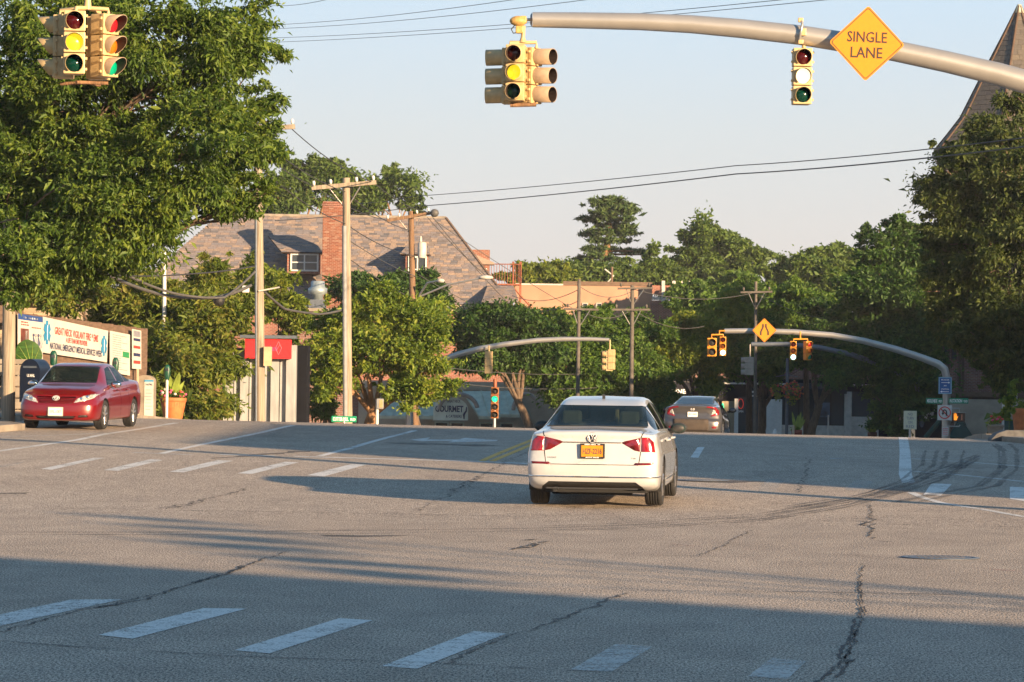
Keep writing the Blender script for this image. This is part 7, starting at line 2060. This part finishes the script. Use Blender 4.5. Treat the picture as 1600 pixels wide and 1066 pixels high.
def blade(mb, base, tip, w, bend=.2, n=7):
    a, b = Vector(base), Vector(tip); d = b - a; s = d.cross(Vector((0, 1, 0))); s.normalize()
    V, Fc = [], []
    for i in range(n + 1):
        u = i / n; c = a.lerp(b, u); c.z -= bend * u * u * d.length; ww = w * math.sin(math.pi * min(1, .12 + u * .88)) ** .8 * .5
        V += [c - s * ww, c + Vector((0, .03 * w, -.06 * w)), c + s * ww]
    for i in range(n):
        for j in range(2): Fc.append((3 * i + j, 3 * i + j + 1, 3 * i + j + 4, 3 * i + j + 3))
    mb.add(V, Fc, True)
LEAF1 = mat('big green leaf', (.03, .085, .012), .45, 0, .25, 5, .3, 14, stretch=(1, 1, 4))
LEAF2 = mat('yellow green blade', (.18, .24, .03), .5, 0, .2, 6)
q = P(47, 575, 86.5)
t = thing('elephant_ear_plant', 'plant with one huge green leaf standing behind the mailbox', 'plant', (q.x, q.y, zg1(q.x, q.y) + .1))
z0 = q.z - t.location.z
MB().lathe([(.25, 0), (.32, .55), (.34, .6), (.30, .58)], 16).build('pot', M['concrete'], t)
MB().tube([(0, 0, .4), (.05, 0, z0 - .1), (.06, .02, z0 + .1)], .02, 6).build('stem', LEAF1, t)
def big_leaf(c, r, rot, tl):
    V, Fc = [(0, 0, -.15 * r)], []
    n = 26
    for ring in (.5, 1.0):
        for k in range(n):
            a = math.pi * (.5) + math.pi * 2 * (k / n); rr = r * ring * (.92 + .10 * math.cos(a - math.pi / 2) + .02 * math.cos(9 * a)) * (.80 if k == n // 2 else 1)
            V.append((rr * math.cos(a) * .82, .10 * r * ring * ring, rr * math.sin(a)))
    for k in range(n):
        k2 = (k + 1) % n; Fc.append((0, 1 + k, 1 + k2)); Fc.append((1 + k, 1 + n + k, 1 + n + k2, 1 + k2))
    m_ = Matrix.Translation(c) @ Matrix.Rotation(rot, 4, 'Y') @ Matrix.Rotation(tl, 4, 'X')
    lf = MB().add(V, Fc, True, m_).build('leaf', LEAF1, t)
    vb = MB()
    for a in (-1.9, -1.2, -.6, 0, .6, 1.2, 1.9): vb.tube([m_ @ Vector((0, -.03 * r, -.55 * r)), m_ @ Vector((math.sin(a) * r * .42, .0 * r, (-.25 + math.cos(a) * .55) * r)), m_ @ Vector((math.sin(a) * r * .74, .07 * r, math.cos(a) * r * .92))], [.010, .007, .003], 5)
    vb.build('vein', LEAF2, lf); return lf
big_leaf((-.02, -.05, z0 + .26), .42, R(-14), R(14))

def flower_pot(label, px, ybase, d, w, h, mtl, blades=0, flowers=0, colors=('pink',), leafy=0, ztop=None, seed=1):
    b = at_ground(px, d, .13); rs = random.Random(seed)
    t = thing('flower_pot', label, 'flower pot', b)
    r = w / 2
    body = MB().lathe([(r * .68, 0), (r * .72, .02), (r * .93, h * .80), (r * .93, h * .82)], 28)
    for k in range(28):
        a = 2 * math.pi * k / 28; body.tube([(r * .70 * math.cos(a), r * .70 * math.sin(a), .03), (r * .93 * math.cos(a), r * .93 * math.sin(a), h * .80)], .008, 4)
    body.build('pot', mtl, t)
    MB().lathe([(r * .93, h * .80), (r, h * .81), (r * 1.02, h * .98), (r * .98, h), (r * .90, h * .98), (r * .88, h * .86)], 28).build('pot_rim', mtl, t)
    MB().lathe([(r * .9, h * .86), (r * .9, h * .90)], 20).build('soil', M['earth'], t)
    for k in range(blades):
        a = rs.uniform(-1.2, 1.2); mb = MB()
        blade(mb, (rs.uniform(-.08, .08), 0, h * .9), (math.sin(a) * .32 + .08, rs.uniform(-.1, .1), h + rs.uniform(.45, .85)), .13, .05); mb.build('leaf', LEAF2, t)
    if leafy:
        crown([((b[0], b[1], b[2] + h + .08), (r * 1.0, r * .9, .16))], leafy, .09, .05, L_BRIGHT, t, seed, .2, .2, origin=b, name='foliage')
    for k in range(flowers):
        a = rs.uniform(0, 6.28); q = r * rs.uniform(.3, 1.05)
        fm = MB().ball((q * math.cos(a), q * math.sin(a) - .05, h + rs.uniform(.04, .24)), (.045, .045, .035), 8, 5)
        fm.build('flower', FLW[rs.choice(colors)], t)
    return t
FLW = {'pink': mat('pink petals', (.55, .07, .16), .6), 'red': mat('red petals', (.50, .04, .03), .6), 'orange': mat('orange petals', (.60, .16, .04), .6), 'white': mat('white petals', (.6, .55, .5), .6)}
flower_pot('large orange terracotta pot of pink flowers with tall yellow blades before the climbers', 271, 655, 100.8, .74, .60, M['terracotta'], 6, 26, ('pink', 'red', 'pink', 'white'), 500, seed=3)
flower_pot('tall terracotta pot at the right edge beside the green meter', 1601, 672, 108, .75, 1.0, M['terracotta'], 0, 6, ('red',), 600, seed=4)
flower_pot('small red pot with dark plant before the shop window', 1246, 680, 150, .45, .85, mat('dull red pot', (.20, .045, .03), .7), 5, 0, ('red',), 200, seed=5)
flower_pot('brown pot beside the white window sill under the dark tree', 1364, 672, 150, .40, .8, mat('brown pot', (.12, .05, .03), .7), 4, 0, ('red',), 150, seed=6)
t = flower_pot('low pale bowl of red flowers at the right corner behind the kerb', 1556, 676, 104, .50, .42, M['concrete'], 0, 9, ('red', 'red', 'pink'), 160, seed=7)
b = at_ground(1577, 106, .13)
t = thing('leafy_plant', 'broad leaved green plant beside the right hand parking meters', 'plant', b)
MB().tube([(0, 0, 0), (.03, 0, .8), (.05, 0, 1.5)], .02, 6).build('stem', LEAF1, t)
crown([((b[0], b[1], b[2] + 1.0), (.22, .2, .35)), ((b[0] + .1, b[1], b[2] + 1.5), (.16, .2, .3)), ((b[0] - .12, b[1], b[2] + .75), (.2, .2, .2))], 260, .20, .14, L_BRIGHT, t, 9, .3, .2, origin=b, name='foliage')

b = at_ground(1588, 86, 0)
t = thing('kerb_block', 'rounded grey concrete kerb block in shade at the right edge', 'kerb block', b)
MB().prism([(-.62, -.1), (-.60, .06), (-.46, .20), (-.25, .27), (2.5, .29), (2.5, -.1)], -.2, .5).build('block', mat('shaded kerb concrete', (.085, .085, .088), .9, 0, .25, 6, .3, 30), t)  # shade on the block is put into the dark grey

b = at_ground(1212, 150, .12)
t = thing('fire_hydrant', 'red fire hydrant with white cap before the white shop panels', 'fire hydrant', b)
HR = mat('red hydrant enamel', (.38, .03, .02), .45)
MB().lathe([(.16, 0), (.16, .05), (.11, .07), (.11, .50), (.15, .52), (.15, .58), (.12, .60)], 16).build('barrel', HR, t)
MB().lathe([(.13, .60), (.12, .72), (.07, .82), (.03, .88)], 16).build('bonnet', M['white'], t)
for s in (-1, 1): MB().tube([(s * .08, 0, .44), (s * .19, 0, .44)], .06, 10).build('outlet', HR, t)
MB().tube([(0, -.08, .40), (0, -.20, .40)], .075, 10).build('outlet', M['white'], t)
b = at_ground(1230, 156, .12)
t = thing('lamp_post', 'dark street lamp post carrying a flower basket before the shops', 'lamp post', b)
tz = P(1230, 560, 156).z - b[2]
MB().tube([(0, 0, 0), (0, 0, tz)], .07, 10).build('post', M['galvdark'], t)
hz = P(1236, 598, 155.8).z - b[2]
MB().tube([(-.5, 0, hz + .25), (0, 0, hz + .35), (.45, 0, hz + .25)], .02, 6).build('bracket', M['galvdark'], t)
def basket(label, px, py, d, r, seed, n=60):
    q = P(px, py, d); rs = random.Random(seed)
    t = thing('hanging_basket', label, 'flower basket', q)
    MB().ball((0, 0, -.05), (r * .55, r * .55, r * .4), 12, 7).build('basket', M['bark'], t)
    for k in range(3): MB().tube([(r * .5 * math.cos(k * 2.1), r * .5 * math.sin(k * 2.1), 0), (0, 0, r * 1.3)], .008, 4).build('chain', M['wire'], t)
    crown([((q.x, q.y, q.z), (r * .9, r * .9, r * .8)), ((q.x + .05, q.y, q.z - r * .8), (r * .5, r * .5, r * .7))], 420, .12, .06, L_YEL, t, seed, .2, .3, origin=q, name='foliage')
    for k in range(n):
        u = Vector((rs.gauss(0, 1), rs.gauss(0, 1), rs.gauss(.2, .8))).normalized() * r * rs.uniform(.85, 1.15)
        MB().ball(u, (.05, .05, .04), 7, 4).build('flower', FLW[rs.choice(('red', 'orange', 'red', 'orange'))], t)
basket('big hanging basket of red and orange flowers on the dark lamp post', 1238, 611, 155.5, .42, 21, 70)
basket('smaller dark hanging basket of red flowers left of the big one', 1214, 611, 155.5, .28, 22, 22)
b = at_ground(1240.5, 148, .12); t = thing('bollard', 'slim tan bollard between the lamp post and the red pot', 'bollard', b); MB().tube([(0, 0, 0), (0, 0, 1.0), (0, 0, 1.03)], [.05, .05, .03], 8).build('shaft', M['siding'], t)
b = at_ground(1295, 150, .12); t = thing('sign_post', 'thin pale sign post before the blue window poster', 'post', b); MB().tube([(0, 0, 0), (0, 0, 1.5)], .03, 8).build('shaft', M['offwhite'], t)
# dark awning with a small white cat, left of the no U turn sign
q = P(1450, 650, 149)
t = thing('shop_blind', 'dark shop blind printed with a small white walking cat', 'awning', q)
MB().quadbox([(-.55, -.3, -.9), (.55, -.3, -.9), (.55, .3, .45), (-.55, .3, .45)], (0, .05, .02)).build('canvas', M['darkwall'], t)
cat = MB(); f_ = .0125
for poly in ([(-4, 1), (6, 0), (7, 4), (-4, 5)], [(-9, 4), (-4, 3), (-3, 8), (-5, 9), (-6, 7.5), (-8, 9.5), (-9.5, 7)], [(-4, -6), (-2.2, -6), (-1.5, 2), (-4, 2)], [(-6.5, -5), (-5, -5.4), (-2, 2), (-4, 3)], [(4, -6), (5.8, -6), (6.5, 2), (4, 2)], [(6.5, -5), (8, -5), (7, 3), (5.5, 2)], [(6, 3), (8.5, 10), (10, 9.6), (7.2, 1.5)]):
    cat.prism([(x * f_ * 2.2, z * f_ * 2.2 + .05) for x, z in poly], -.21, -.205)
cat.build('cat_print', M['print_white'], t).data.transform(Matrix.Rotation(0, 4, 'X'))
MB().tube([P(1446, 684, 146) - q, P(1468, 658, 146) - q], .10, 8).build('arm', M['awning_green'], t)

# ------------------------------------------------------------------ thin morning haze
hm_ = bpy.data.materials.new('haze'); hm_.use_nodes = True
hn = hm_.node_tree; hn.nodes.remove(hn.nodes['Principled BSDF'])
pv = hn.nodes.new('ShaderNodeVolumePrincipled'); pv.inputs['Color'].default_value = (.90, .93, .97, 1); pv.inputs['Density'].default_value = .00017; pv.inputs['Anisotropy'].default_value = 0.0
hn.links.new(pv.outputs[0], hn.nodes['Material Output'].inputs['Volume'])
hz_ = MB().box((0, 160, 15), (700, 560, 36)).build('haze', hm_); tag(hz_, 'thin pale morning haze over the whole street', kind='stuff')
